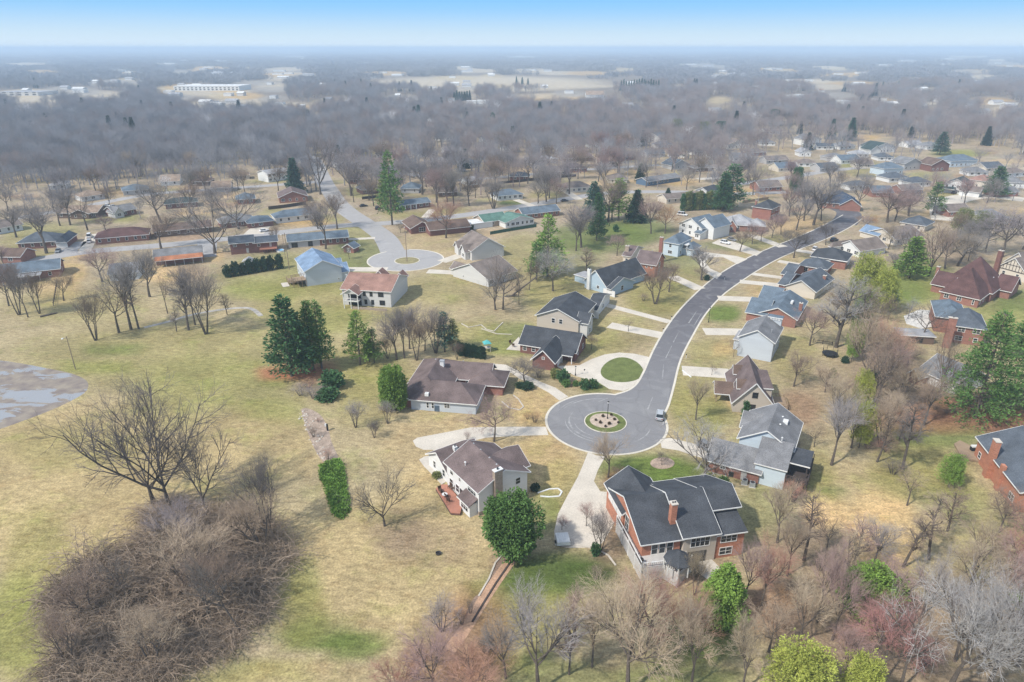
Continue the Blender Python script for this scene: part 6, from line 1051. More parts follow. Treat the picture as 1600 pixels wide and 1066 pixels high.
# ---------------------------------------------------------------- scattered masses
def scatter_group(name, protos, pts, rots, scl, idx, label, cat):
    """one object that plants copies of the prototypes on its points"""
    cc = bpy.data.collections.new(name + '_kinds')
    for i, p in enumerate(protos): p.name = f'{name}_kind_{i:02d}'; cc.objects.link(p)
    me = bpy.data.meshes.new(name); me.from_pydata(pts, [], [])
    me.attributes.new('rz', 'FLOAT_VECTOR', 'POINT').data.foreach_set('vector', np.array(rots, np.float32).ravel())
    me.attributes.new('sc', 'FLOAT_VECTOR', 'POINT').data.foreach_set('vector', np.array(scl, np.float32).ravel())
    me.attributes.new('kind_index', 'INT', 'POINT').data.foreach_set('value', np.array(idx, np.int32))
    o = bpy.data.objects.new(name, me); COL.objects.link(o)
    ng = bpy.data.node_groups.new(name, 'GeometryNodeTree'); ng.interface.new_socket('Geometry', in_out='INPUT', socket_type='NodeSocketGeometry'); ng.interface.new_socket('Geometry', in_out='OUTPUT', socket_type='NodeSocketGeometry')
    N, L = ng.nodes, ng.links; gi, go = N.new('NodeGroupInput'), N.new('NodeGroupOutput'); iop = N.new('GeometryNodeInstanceOnPoints'); ci = N.new('GeometryNodeCollectionInfo')
    ci.inputs['Collection'].default_value = cc; ci.inputs['Separate Children'].default_value = True; ci.inputs['Reset Children'].default_value = True
    def attr(nm, t):
        a = N.new('GeometryNodeInputNamedAttribute'); a.data_type = t; a.inputs['Name'].default_value = nm; return a.outputs['Attribute']
    L.new(gi.outputs[0], iop.inputs['Points']); L.new(ci.outputs[0], iop.inputs['Instance']); iop.inputs['Pick Instance'].default_value = True
    L.new(attr('kind_index', 'INT'), iop.inputs['Instance Index']); L.new(attr('rz', 'FLOAT_VECTOR'), iop.inputs['Rotation']); L.new(attr('sc', 'FLOAT_VECTOR'), iop.inputs['Scale']); L.new(iop.outputs[0], go.inputs[0])
    md = o.modifiers.new('planting', 'NODES'); md.node_group = ng
    return tag(o, label, cat, kind='stuff')
def tint_mat(key, cols):
    m, nt, b = nmat(key); N, L = nt.nodes, nt.links; oi = N.new('ShaderNodeObjectInfo'); cr = N.new('ShaderNodeValToRGB'); cr.color_ramp.interpolation = 'LINEAR'
    for i, c in enumerate(cols):
        t = i / (len(cols) - 1)
        if i == 0: q = cr.color_ramp.elements[0]
        elif i == len(cols) - 1: q = cr.color_ramp.elements[1]
        else: q = cr.color_ramp.elements.new(t)
        q.position = t; q.color = (*c, 1)
    L.new(oi.outputs['Random'], cr.inputs[0]); L.new(cr.outputs[0], b.inputs['Base Color']); b.inputs['Roughness'].default_value = .95; b.inputs['Specular IOR Level'].default_value = .1
    return m
M_WOODS = tint_mat('wood_twigs', [(.21, .205, .215), (.44, .42, .42), (.29, .285, .295), (.52, .49, .485), (.25, .245, .255), (.46, .44, .41), (.33, .32, .335)])
def merged(tm, cm, m, name):
    """trunk and crown joined in one mesh for the far woods"""
    v = [tuple(x.co) for x in tm.vertices] + [tuple(x.co) for x in cm.vertices]; n = len(tm.vertices)
    f = [tuple(p.vertices) for p in tm.polygons] + [tuple(n + i for i in p.vertices) for p in cm.polygons]
    me = bpy.data.meshes.new(name); me.from_pydata(v, [], f); me.materials.append(m); return bpy.data.objects.new(name, me)
wl = [bare_proto(s, Ht=14, limbs=6, spread=.62, sub=(6, 5, 5), up=.28, tw=3.8, lens=(.52, .3, .16, .10)) for s in (81, 82, 83, 84)]
wprotos = [merged(a, b, M_WOODS, 'w') for a, b, _, _ in wl]
def clump(seed, n, rad):
    """a stand of several far trees as loose sprays"""
    rg = random.Random(seed); v, f = [], []
    for t in range(n):
        cx, cy = rg.uniform(-rad, rad), rg.uniform(-rad, rad); h = rg.uniform(9, 16); r_ = rg.uniform(3, 5.5)
        for k in range(80):
            a = rg.uniform(0, 6.28); q = math.sqrt(rg.random()) * r_; z = h * rg.uniform(.25, 1); q *= math.sqrt(max(.05, 1 - ((z / h - .6) / .5) ** 2)); c = Vector((cx + q * cos(a), cy + q * sin(a), z)); d = Vector((cos(a) * .6, sin(a) * .6, 1)).normalized() * rg.uniform(1.2, 2.6); s = d.cross(Vector((rg.gauss(0, 1), rg.gauss(0, 1), .2))).normalized() * rg.uniform(.12, .35); i = len(v)
            v += [c - d * .5 - s, c - d * .5 + s, c + d]; f.append((i, i + 1, i + 2))
        for k in range(3):
            c = Vector((cx, cy, 0)); d = Vector((rg.gauss(0, .12), rg.gauss(0, .12), 1)) * h * .7; s = Vector((.16, 0, 0) if k % 2 else (0, .16, 0)); i = len(v); v += [c - s, c + s, c + d]; f.append((i, i + 1, i + 2))
    me = bpy.data.meshes.new('w'); me.from_pydata([tuple(x) for x in v], [], f); me.materials.append(M_WOODS); return bpy.data.objects.new('w', me)
cprotos = [clump(s, 9, 14) for s in (1, 2, 3)]
M_FIR = tint_mat('far_fir', [(.03, .06, .045), (.045, .08, .055), (.035, .065, .05)])
def firclump():
    me = EP['spruce'][0][1].copy(); me.materials.clear(); me.materials.append(M_FIR); return bpy.data.objects.new('w', me)
wprotos.append(firclump())
M_WOODS2 = tint_mat('warm_wood_twigs', [(.29, .235, .22), (.44, .37, .345), (.35, .305, .295), (.50, .36, .28), (.39, .33, .32), (.46, .39, .33), (.31, .265, .255)])
wprotos += [merged(a, b, M_WOODS2, 'w') for a, b, _, _ in wl[:3]]
HOLES = [(760, 131, 205, 13), (860, 159, 70, 13), (905, 140, 60, 9), (50, 152, 78, 13), (150, 151, 54, 10), (325, 146, 72, 14), (1330, 130, 50, 3), (430, 137, 36, 4), (945, 156, 32, 12), (590, 166, 110, 3), (1150, 142, 50, 3), (1345, 217, 26, 6), (1500, 162, 80, 3), (1090, 122, 36, 3), (1500, 242, 80, 16), (1585, 262, 60, 14), (1385, 225, 40, 10), (990, 130, 32, 12), (1385, 137, 24, 5)]
HOLES += [(x, y + 2.5, w, 2.6 + (y - 85) * .10) for x, y, w in SPECKS]
wp, wr, ws, wi, fp, fr_, fs_, fi_ = [], [], [], [], [], [], [], []
rg = np.random.default_rng(5)
def wooded(x, y):
    """how thickly the land is wooded at this pixel of the layout"""
    for a, b, c, d in HOLES:
        if ((x - a) / c) ** 2 + ((y - b) / d) ** 2 < 1: return 0
    edge = np.interp(x, [-300, 0, 120, 250, 400, 440, 560, 640, 760, 900, 1000, 1100, 1180, 1230, 1340, 1450, 1560, 1700, 2000], [292, 290, 286, 276, 254, 236, 222, 206, 204, 200, 190, 192, 196, 196, 206, 216, 226, 232, 236])
    if y > edge: return (.8 if 400 < x < 1180 else .5) * max(0, 1 - (y - edge) / (105 if 400 < x < 1180 else 50)) * (y < 305)
    n = sin(x * .021 + y * .13) * sin(x * .0093 - y * .21) + .5 * sin(x * .05 + y * .31)
    if y > 172: return .62 + .3 * sin(x * .035 + y * .11) * sin(x * .013 - y * .17) if x > 430 else .85
    return .72 + .3 * n if y > 118 else .62 + .35 * n
for k in range(90000):
    yv = 400 + (1700 - 430) * rg.random() ** .8; xv = (rg.random() * 2 - 1) * yv * .92
    x, y = Q((xv, yv, 0)); dens = wooded(x, y) * (1.0 if yv < 1000 else .8)
    if rg.random() > dens * .5 * (yv / 1700) ** .1: continue
    p2 = Vector((xv, yv))
    if yv < 1000 and (not clear_of_houses(p2, 3) or any((p2 - c).length < r for c, r in ROADPTS)): continue
    s = .95 + .7 * rg.random(); wp.append((xv, yv, -.1)); wr.append((0, 0, rg.random() * 6.28)); ws.append((s * 1.1, s * 1.1, s * (.85 + .4 * rg.random())))
    warm = .12 + .55 * max(0, min(1, (x - 380) / 700)) + .25 * sin(x * .03 + y * .2); wi.append(4 if rg.random() < .008 else int(rg.integers(5, 8)) if rg.random() < warm else int(rg.integers(0, 4)))
for _, _, p, h in MASS:
    wp.append((p.x, p.y, 0)); wr.append((0, 0, rg.random() * 6.28)); ws.append((h / 15, h / 15, h / 15)); wi.append(int(rg.choice([0, 1, 2, 3, 5, 6, 7])))
scatter_group('woods', wprotos, wp, wr, ws, wi, 'bare grey lavender woodland spreading behind the last rows of houses', 'woodland')
for k in range(60000):
    yv = 1600 * (18000 / 1600) ** (rg.random() ** .75); xv = (rg.random() * 2 - 1) * yv * .85
    x, y = Q((xv, yv, 0))
    if rg.random() > max(0, wooded(x, y)) * .5: continue
    s = 1.0 + yv / 9000 + .4 * rg.random(); fp.append((xv, yv, -.3)); fr_.append((0, 0, rg.random() * 6.28)); fs_.append((s * (1 + yv / 6000), s * (1 + yv / 6000), (.75 + .45 * rg.random()) * (1 + yv / 30000))); fi_.append(int(rg.integers(0, 3)))
print('far clumps', len(fp))
scatter_group('treeline', cprotos, fp, fr_, fs_, fi_, 'hazy blue grey tree cover reaching to the horizon', 'woodland')
# tangled thicket in the near field
th = [(84, 1080), (82, 1000), (84, 940), (104, 905), (150, 880), (196, 874), (226, 860), (236, 822), (228, 800), (262, 784), (322, 796), (384, 800), (432, 814), (452, 850), (440, 884), (408, 906), (404, 930), (418, 962), (404, 994), (360, 1020), (320, 1046), (262, 1080)]
x0, x1, y0, y1, ins = ivy(th, 1, '', '')
M_THICK = tint_mat('thicket_twigs', [(.28, .215, .16), (.60, .485, .36), (.38, .295, .22), (.68, .56, .43), (.33, .255, .19)])
def tangle(seed, canes=46):
    rg = random.Random(seed); T = Tubes()
    for c in range(canes):
        a = rg.uniform(0, 6.28); p = Vector((rg.gauss(0, .7), rg.gauss(0, .7), 0)); d = Vector((cos(a) * .45, sin(a) * .45, 1)).normalized(); L = rg.uniform(2.2, 5.6); n = 6; r = rg.uniform(.03, .062)
        for i in range(n):
            d = (d + Vector((cos(a) * .12 + rg.gauss(0, .16), sin(a) * .12 + rg.gauss(0, .16), -.26 * (.4 + i * .25)))).normalized(); q = p + d * L / n; r2 = r * .86
            T.add(p, q, r, r2 if i < n - 1 else 0, 3)
            if i > 1:
                for _ in range(3):
                    e = (d + Vector((rg.gauss(0, .7), rg.gauss(0, .7), rg.gauss(.1, .5)))).normalized(); T.add(p, p + e * rg.uniform(.5, 1.3), .022, 0, 3)
            p, r = q, r2
            if p.z < .1: break
    me = bpy.data.meshes.new('t'); me.from_pydata([tuple(x) for x in T.v], [], T.f); me.materials.append(M_THICK); return bpy.data.objects.new('t', me)
tprot = [tangle(s) for s in (91, 92, 93)]
_unused = [0 for a, b, _, _ in [bare_proto(s, Ht=4, stems=9, limbs=4, spread=.85, sub=(3, 4, 3), up=.05, droop=.4, tw=1.1, lens=(.75, .45, .28, .18)) for s in ()]]
tp, tr, ts, ti = [], [], [], []
while len(tp) < 150:
    x, y = rg.uniform(x0, x1), rg.uniform(y0, y1)
    if not ins(x, y): continue
    a, b = Q((x, y, 0)); mound = max(0, 1 - ((a - 300) / 90) ** 2 - ((b - 880) / 60) ** 2); s = .75 + .55 * rg.random() + .7 * mound + .45 * max(0, sin(x * .31 + 1.3) * sin(y * .37 + x * .12))
    if any((x - q[0]) ** 2 + (y - q[1]) ** 2 < 1.9 for q in tp): continue
    tp.append((x, y, 0)); tr.append((0, 0, rg.random() * 6.28)); ts.append((s * 1.1, s * 1.1, s * (.8 + .3 * rg.random()))); ti.append(int(rg.integers(0, 3)))
scatter_group('undergrowth', tprot, tp, tr, ts, ti, 'tangled brown thicket of bare brush filling the lower left field', 'thicket')
# vine covered leaning trunks in the thicket
for x, y, ty, w, ln, k, hu in ((378, 990, 836, 70, (-16, 0), 'sparse', 'dark'), (300, 925, 806, 110, (6, 4), 'multi', 'tan'), (330, 960, 850, 100, (-10, 6), 'multi', 'brown'), (140, 960, 880, 90, (5, 0), 'multi', 'brown'), (190, 930, 860, 80, (0, 5), 'elm', 'dark'), (280, 860, 780, 90, (0, 0), 'multi', 'lavender'), (410, 860, 760, 90, (4, 0), 'multi', 'tan'), (110, 1040, 950, 80, (0, 0), 'multi', 'brown'), (240, 1040, 950, 100, (0, 6), 'multi', 'tan')): bare(x, y, ty, w, k, hu, lean=ln, lead=f'{HWORD[hu]} leaning bare tree in the thicket')
# trees that lean over the woods at the lower right and the snag by the farther houses
m = MB(); a, b = P(800, 464), P(818, 462); m.tube((a.x, a.y, .5), (b.x + 4.2, b.y - 1, 7.0), .34, .22, 8); sn = m.build('snag', M_BARK); tag(sn, 'dead broken trunk leaning to the right beside the beige gable', 'dead tree')
m = MB()
for q in range(5): m.tube((a.x - 2.5 + q * .7, a.y + rnd.uniform(-1, 1), .2), (a.x + 1.2 + q * .3, a.y + rnd.uniform(-1, 1), .5 + .1 * q), .16, .1, 6)
m.build('root_mass', M_BARK, sn)
m = MB(); a, b = P(63, 496), P(90, 490); m.tube((a.x, a.y, .25), (b.x, b.y, .3), .34, .22, 8); m.tube((a.x + 2, a.y, .4), (a.x + 3.4, a.y + 1.5, 1.2), .12, .06, 6); tag(m.build('fallen_log', M_BARK), 'dark fallen log lying in the field at the left', 'log')
# ---------------------------------------------------------------- cars
CARC = dict(silver=(.42, .44, .46), white=(.72, .72, .72), black=(.02, .02, .024), blue=(.05, .12, .24), grey=(.2, .21, .22), red=(.3, .04, .035))
def car_meshes(kind):
    L, Wd = (4.7, 1.85) if kind != 'van' else (5.4, 2.0)
    zb, zh, zr = .28, (.92 if kind == 'car' else 1.05), (1.45 if kind == 'car' else 1.72 if kind == 'suv' else 2.05)
    prof = {'car': [(-L / 2, .45), (-L / 2 + .05, .80), (-1.55, zh), (-.2 - .65, zh + .02), (.15, zr), (-.55, zr)], }
    def loft(sections):
        m = MB(); n = len(sections[0]); base = len(m.v)
        for s in sections: m.v += s
        for a in range(len(sections) - 1):
            for i in range(n): j = (i + 1) % n; m.f.append((base + a * n + i, base + a * n + j, base + (a + 1) * n + j, base + (a + 1) * n + i))
        m.f.append(tuple(base + i for i in range(n - 1, -1, -1))); m.f.append(tuple(base + (len(sections) - 1) * n + i for i in range(n))); return m
    def sec(x, w, z0, z1, c=.12):
        return [(x, -w + c, z0), (x, w - c, z0), (x, w, z0 + c), (x, w, z1 - c), (x, w - c * 1.2, z1), (x, -w + c * 1.2, z1), (x, -w, z1 - c), (x, -w, z0 + c)]
    w = Wd / 2
    body = loft([sec(-L / 2, w * .84, .40, zh - .18), sec(-L / 2 + .25, w * .97, zb, zh - .06), sec(-1.0, w, zb, zh), sec(.9, w, zb, zh), sec(L / 2 - .9, w * .99, zb, zh - .10), sec(L / 2 - .2, w * .92, zb, zh - .22), sec(L / 2, w * .78, .42, zh - .34)])
    bx = -L / 2 + (.25 if kind != 'car' else .75); fx = .95 if kind != 'van' else 1.5
    cabin = loft([[(bx, -w * .86, zh - .05), (bx, w * .86, zh - .05), (bx + .32, w * .70, zr - .06), (bx + .32, -w * .70, zr - .06)], [(bx + .6, -w * .9, zh - .05), (bx + .6, w * .9, zh - .05), (bx + .62, w * .74, zr - .04), (bx + .62, -w * .74, zr - .04)], [(fx - .7, -w * .9, zh - .05), (fx - .7, w * .9, zh - .05), (fx - .85, w * .74, zr - .05), (fx - .85, -w * .74, zr - .05)], [(fx, -w * .86, zh - .06), (fx, w * .86, zh - .06), (fx - .62, w * .70, zr - .14), (fx - .62, -w * .70, zr - .14)]])
    roof = MB(); roof.prism([(bx + .3, -w * .69, zr + .015), (fx - .7, -w * .72, zr + .015), (fx - .7, w * .72, zr + .015), (bx + .3, w * .69, zr + .015)], .07)
    for sx in (bx + .45, (bx + fx) / 2 - .1, fx - .5):
        for sy in (-1, 1): roof.bar((sx, sy * w * .89, zh - .04), (sx - (.12 if sx > 0 else -.05), sy * w * .735, zr - .02), .09, .06)
    wh = []
    for sx in (-L / 2 + .85, L / 2 - .9):
        for sy in (-1, 1):
            t = MB(); t.tube((sx, sy * (w - .2), .33), (sx, sy * (w + .02), .33), .33, .33, 14); r = MB(); r.tube((sx, sy * (w + .02), .33), (sx, sy * (w + .035), .33), .2, .18, 10); wh.append((t, r))
    hl = []
    for sy in (-1, 1):
        t = MB(); t.box(L / 2 - .16, L / 2 + .01, sy * w * .6 - .2, sy * w * .6 + .2, zh - .42, zh - .30); hl.append(t)
    tl = []
    for sy in (-1, 1):
        t = MB(); t.box(-L / 2 - .01, -L / 2 + .1, sy * w * .66 - .14, sy * w * .66 + .14, zh - .4, zh - .2); tl.append(t)
    return body, cabin, roof, wh, hl, tl
CM = {}
def car(x, y, x2, y2, col, label, kind='car'):
    """parked with its nose pointing from the first to the second pixel"""
    a, b = P(x, y), P(x2, y2); d = b - a; r = empty('parked_car' if kind != 'van' else 'parked_van', (a.x, a.y, .03), math.atan2(d.y, d.x)); tag(r, label, 'car' if kind != 'van' else 'van', 'parked cars')
    if kind not in CM: CM[kind] = car_meshes(kind)
    body, cabin, roof, wh, hl, tl = CM[kind]; pm = mat('paint_' + col, CARC[col], .3, .5, .03, 3, .03, spec=.5)
    body.build('body', pm, r); cabin.build('window_glass', M_('glass'), r); roof.build('roof', pm, r)
    for t, q in wh: o = t.build('wheel', M_('tyre'), r); q.build('rim', M_('galv'), o)
    for t in hl: t.build('headlight', M_('white'), r)
    for t in tl: t.build('tail_light', mat('tail_red', (.3, .02, .02), .4), r)
car(1031, 652, 1033, 640, 'silver', 'silver car parked at the edge of the turning circle by the lawn', 'suv')
car(1133, 381, 1142, 383, 'white', 'white car in the drive of the white triple gabled house', 'suv'); car(1143, 376, 1150, 378, 'grey', 'grey car just behind the white car by the triple gables')
car(1066, 337, 1074, 338, 'white', 'white van on the grass behind the orange brown tree', 'van'); car(93, 384, 96, 377, 'white', 'white car farther up the driveway of the hip roofed brick ranch', 'suv'); car(91, 394, 87, 399, 'grey', 'grey car nearer the street outside the hip roofed brick ranch')
car(140, 371, 142, 366, 'white', 'white van farther up the drive beside the maroon ranch', 'van'); car(140, 379, 141, 374, 'white', 'white car nearer the street beside the maroon ranch', 'suv'); car(402, 354, 401, 358, 'grey', 'grey car under the grey carport ranch', 'suv'); car(412, 350, 412, 354, 'blue', 'blue pickup like car beside the grey carport', 'suv'); car(413, 362, 420, 361, 'white', 'white car parked across the end of the carport driveway')
car(882, 315, 890, 314, 'black', 'black car on the street by the brown hip ranch'); car(1303, 377, 1311, 375, 'black', 'black car in the drive above the taupe roofed white gable', 'suv'); car(1273, 391, 1276, 388, 'white', 'white car beside the charcoal hip roof with white front', 'suv'); car(568, 323, 577, 322, 'black', 'black car by the far street junction'); car(590, 327, 594, 324, 'black', 'black car parked under the tall whorled pine', 'suv')
car(1104, 703, 1112, 709, 'grey', 'dark grey car in front of the brick garage by the bare tree', 'suv'); car(1491, 303, 1500, 302, 'black', 'black car before the white house with green gables'); car(169, 323, 176, 323, 'white', 'white car left of the grey ranch with pale end gable'); car(178, 324, 184, 323, 'silver', 'silver car right beside the white car on the far street')
car(1190, 289, 1198, 289, 'black', 'black car on the far pale drive past the pine'); car(222, 300, 228, 299, 'silver', 'silver car near the grey green ranch at the wood edge')
# ---------------------------------------------------------------- poles and lamps
def pole(x, y, ty, label, name='utility_pole', cat='utility pole', r=.16, cross=True, m=None):
    b = P(x, y); h = height_to(b, ty); o = empty(name, b); tag(o, label, cat, 'poles')
    t = MB(); t.tube((0, 0, 0), (0, 0, h), r, r * .7, 9); t.build('pole', m or M_('pole'), o)
    if cross:
        t = MB(); t.box(-1.1, 1.1, -.07, .07, h - .9, h - .72); t.build('crossarm', M_('pole'), o); t = MB()
        for q in (-1, -.35, .35, 1): t.tube((q, 0, h - .72), (q, 0, h - .5), .06, .04, 6)
        t.build('insulator', M_('galv'), o)
    else:
        t = MB(); t.tube((0, 0, h - .3), (0, -1.5, h + .1), .05, .04, 6); t.build('arm', M_('galv'), o); t = MB(); t.box(-.16, .16, -2.0, -1.4, h + .02, h + .2); t.build('lamp_head', M_('white'), o)
    return o
pole(636, 409, 354, 'tall wooden street light pole on the farther turning circle island', 'street_light', 'street light', cross=False); pole(452, 421, 364, 'pale wooden utility pole beside the blue roofed house'); pole(118, 577, 526, 'thin weathered pole standing by the muddy infield', r=.12, cross=False); pole(1229, 313, 274, 'utility pole beside the dark evergreen column at upper right'); pole(446, 404, 366, 'short pole behind the clipped evergreens', r=.1, cross=False); pole(1131, 224, 174, 'tall pole among the far lavender trees', r=.2)
pole(841, 338, 318, 'thin street pole before the steel grey roofed brick ranch', 'street_light', 'street light', r=.09, cross=False)
def lamp(x, y, ty, label):
    b = P(x, y); h = height_to(b, ty); o = empty('street_lamp', (b.x, b.y, .02)); tag(o, label, 'street lamp', 'black post lamps')
    t = MB(); t.tube((0, 0, 0), (0, 0, h - .6), .09, .06, 8); t.lathe((0, 0, 0), [(.16, 0), (.16, .5), (.09, .6)], 8); t.build('post', M_('black'), o)
    t = MB(); t.lathe((0, 0, h - .6), [(.12, 0), (.2, .4), (.2, .42)], 8); t.build('lantern', M_('white'), o); t = MB(); t.lathe((0, 0, h - .17), [(.26, 0), (.05, .2)], 8); t.build('cap', M_('black'), o)
lamp(949, 655, 627, 'black post lamp standing on the planted island'); lamp(1107, 504, 480, 'black post lamp on the curb beside the green lawn'); lamp(899, 587, 572, 'small black post lamp in the looping drive bed'); lamp(1133, 748, 741, 'short lamp beside the brick garage')
for i, (x, y, s) in enumerate(((938, 662, .5), (952, 664, .55), (960, 657, .45), (942, 652, .5), (931, 658, .4), (955, 650, .45), (946, 668, .4), (966, 662, .4))):
    b = P(x, y); o = bpy.data.objects.new('shrub', EP['bush'][i % 2][1]); COL.objects.link(o); o.location = (b.x, b.y, .12); o.scale = (s * .55, s * .55, s * .6); o.rotation_euler.z = i; o.color = (.10, .075, .05, 1); tag(o, 'small brown dormant plant in the island gravel bed', 'plant', 'dormant plants on the island')
# ---------------------------------------------------------------- yard things
def mailbox(x, y, label):
    b = P(x, y); o = empty('mailbox', b, 1.0); tag(o, label, 'mailbox', 'mailboxes'); t = MB(); t.bar((0, 0, 0), (0, 0, 1.05), .1); t.build('post', M_('white'), o); t = MB(); t.box(-.25, .25, -.1, .1, 1.05, 1.3); t.build('box', M_('black'), o)
for x, y, l in ((1036, 664, 'mailbox on the curb beside the silver car'), (1072, 560, 'mailbox on the kerb below the cottage drive'), (1036, 519, 'mailbox at the end of the taupe house drive'), (913, 584, 'mailbox beside the looping drive'), (1132, 437, 'mailbox on the kerb by the two thin drives'), (1049, 500, 'mailbox at the narrow drive below the blue gable')): mailbox(x, y, l)
for x, y, l in ((1163, 756, 'grey air conditioner left of its pair behind the brick garage'), (1175, 760, 'grey air conditioner right of its pair behind the brick garage')):
    b = P(x, y); o = empty('air_conditioner', b, -.28); tag(o, l, 'air conditioner', 'air conditioners'); t = MB(); t.box(-.5, .5, -.5, .5, .06, 1.0); t.build('casing', M_('acgrey'), o); t = MB(); t.lathe((0, 0, 1.0), [(.42, 0), (.42, .03)], 12); t.build('fan_grille', M_('iron'), o); t = MB(); t.box(-.65, .65, -.65, .65, 0, .06); t.build('pad', M_('concrete'), o)
b = P(683, 642); o = empty('trash_bin', b, -.1); tag(o, 'dark blue wheeled bin against the pale siding wall', 'bin'); t = MB(); t.prism([(-.55, -.45, 1.5), (.55, -.45, 1.5), (.55, .45, 1.5), (-.55, .45, 1.5)], 1.45); t.build('body', M_('acgrey') if False else mat('bin_blue', (.10, .14, .19), .6), o); t = MB(); t.box(-.6, .6, -.5, .5, 1.5, 1.6); t.build('lid', mat('bin_blue', (.1, .14, .19)), o)
b = P(952, 776); o = empty('trash_bin', b, .4); tag(o, 'black wheeled bin at the garage corner of the charcoal house', 'bin'); t = MB(); t.box(-.35, .35, -.4, .4, .05, 1.1); t.build('body', M_('black'), o); t = MB(); t.box(-.38, .38, -.45, .43, 1.1, 1.18); t.build('lid', M_('black'), o)
# trampoline
b = P(1296, 556); o = empty('trampoline', b); tag(o, 'dark round trampoline with net under the green trees', 'trampoline'); t = MB(); t.lathe((0, 0, .8), [(1.9, 0), (2.1, .02), (2.1, .08), (1.9, .1)], 20); t.build('mat', M_('black'), o); t = MB()
for q in range(8): a = q * pi / 4; t.tube((2 * cos(a), 2 * sin(a), 0), (2 * cos(a), 2 * sin(a), 2.5), .05, .05, 6)
t.build('frame', M_('iron'), o)
# playset
b = P(761, 549); o = empty('playset', b, .3); tag(o, 'wooden playset tower with teal roof and dark slide', 'playset'); t = MB()
for x in (-.8, .8):
    for y in (-.8, .8): t.bar((x, y, 0), (x, y, 2.7), .12)
t.box(-.9, .9, -.9, .9, 1.2, 1.3); t.build('tower', M_('concrete'), o); t = MB(); c = (0, 0, 3.6)
for p_, q in (((-1.1, -1.1), (1.1, -1.1)), ((1.1, -1.1), (1.1, 1.1)), ((1.1, 1.1), (-1.1, 1.1)), ((-1.1, 1.1), (-1.1, -1.1))): t.prism([(*p_, 2.7), (*q, 2.7), c], .06)
t.build('roof', M_('teal'), o); t = MB(); t.bar((.9, 0, 1.3), (3.0, 0, .2), .55, .08); t.build('slide', M_('darkgreen'), o)
# white slatted trailer, boats
b = P(879, 848); o = empty('utility_trailer', b, .1); tag(o, 'white tarped flat trailer at the end of the concrete driveway', 'trailer'); t = MB(); t.box(-1.15, 1.15, -1.3, 1.3, .45, 1.15); t.build('body', M_('white'), o); t = MB()
for q in range(6): t.box(-1.05 + q * .38, -.85 + q * .38, -1.25, 1.25, 1.15, 1.22)
t.build('slats', M_('trim'), o); t = MB()
for sx in (-1, 1): t.tube((sx * 1.2, 0, .3), (sx * 1.36, 0, .3), .3, .3, 12)
t.build('wheel', M_('tyre'), o)
for i, (x, y, l) in enumerate(((1094, 957, 'white upturned canoe, upper one on the rack by the cone evergreen'), (1096, 964, 'white upturned canoe, lower one on the rack by the cone evergreen'))):
    b = P(x, y); o = empty('canoe', (b.x, b.y, .55), .22); tag(o, l, 'canoe', 'white canoes'); t = MB(); n = 11; k = 7
    for a in range(n):
        s = a / (n - 1) * 2 - 1; w = .42 * max(.03, 1 - s * s); hh = .38 + .12 * s * s
        for c in range(k): th_ = pi * c / (k - 1); t.v.append((s * 2.5, w * cos(th_), hh * sin(th_) * (.55 + .45 * (1 - s * s))))
    for a in range(n - 1):
        for c in range(k - 1): t.f.append((a * k + c, a * k + c + 1, (a + 1) * k + c + 1, (a + 1) * k + c))
    t.build('hull', M_('white'), o); t = MB()
    for s in (-1, 1): t.box(s * 1.4 - .06, s * 1.4 + .06, -.5, .5, -.53, 0)
    t.build('stand', M_('wood'), o)
# fire pit and field bits
b = P(685, 866); o = empty('fire_pit', b); tag(o, 'small dark round fire pit on the tan grass', 'fire pit'); t = MB(); t.lathe((0, 0, 0), [(.42, 0), (.5, .35), (.4, .36), (.32, .1)], 14); t.build('bowl', M_('iron'), o); t = MB(); t.lathe((0, 0, .1), [(.3, 0), (.1, .06)], 8); t.build('ash', M_('black'), o)
b = P(512, 673); o = empty('garden_post', b); tag(o, 'dark garden post with pale box beside the brown shrubs', 'post'); t = MB(); t.bar((0, 0, 0), (0, 0, 1.7), .35, .3); t.build('post', M_('black'), o); t = MB(); t.box(-.5, -.15, -.2, .2, 1.2, 1.75); t.build('box', M_('white'), o)
# stones along the dry bed beside the shrubs
for i in range(46):
    a = rnd.random(); x = 476 + a * 30 + rnd.gauss(0, 5); y = 645 + a * 75 + rnd.gauss(0, 3); b = P(x, y); t = MB(); r_ = rnd.uniform(.18, .42); t.lathe((0, 0, -.05), [(r_, 0), (r_ * .95, r_ * .4), (r_ * .5, r_ * .7)], 7); o = t.build('stone', M_('stone')); o.location = b; o.rotation_euler = (rnd.uniform(-.2, .2), rnd.uniform(-.2, .2), rnd.uniform(0, 6)); o.scale = (1, rnd.uniform(.6, 1), 1); tag(o, 'pale stone in the dry border beside the brown shrubs', 'stone', 'border stones')
# white ring edging beside the foundation bed and round borders
def edging(pts, label, w=.28, h=.16, m=None, name='garden_edging', z=0):
    q = [P(*p) for p in pts]; t = MB()
    for a, b in zip(q[:-1], q[1:]): t.bar((a.x, a.y, h / 2 + z), (b.x, b.y, h / 2 + z), w, h)
    tag(t.build(name, m or M_('stone')), label, 'garden edging')
edging([(840, 771), (858, 765), (872, 764), (878, 769), (874, 776), (858, 777), (844, 776)], 'white looped stone edging right of the broad evergreen', m=M_('white'))
edging([(790, 862), (774, 880), (764, 905), (748, 932)], 'thin pale edging along the bed left of the brick path'); edging([(806, 869), (794, 884), (776, 910), (756, 942), (738, 972)], 'dark rail edging along the right side of the brick path', m=M_('darkwood'))
edging([(784, 628), (796, 638), (812, 641), (818, 636), (810, 624), (802, 618)], 'pale curved edging round the pebble bed by the pink tree'); edging([(1080, 590), (1066, 579)], 'short white kerb by the cottage drive', m=M_('white'))
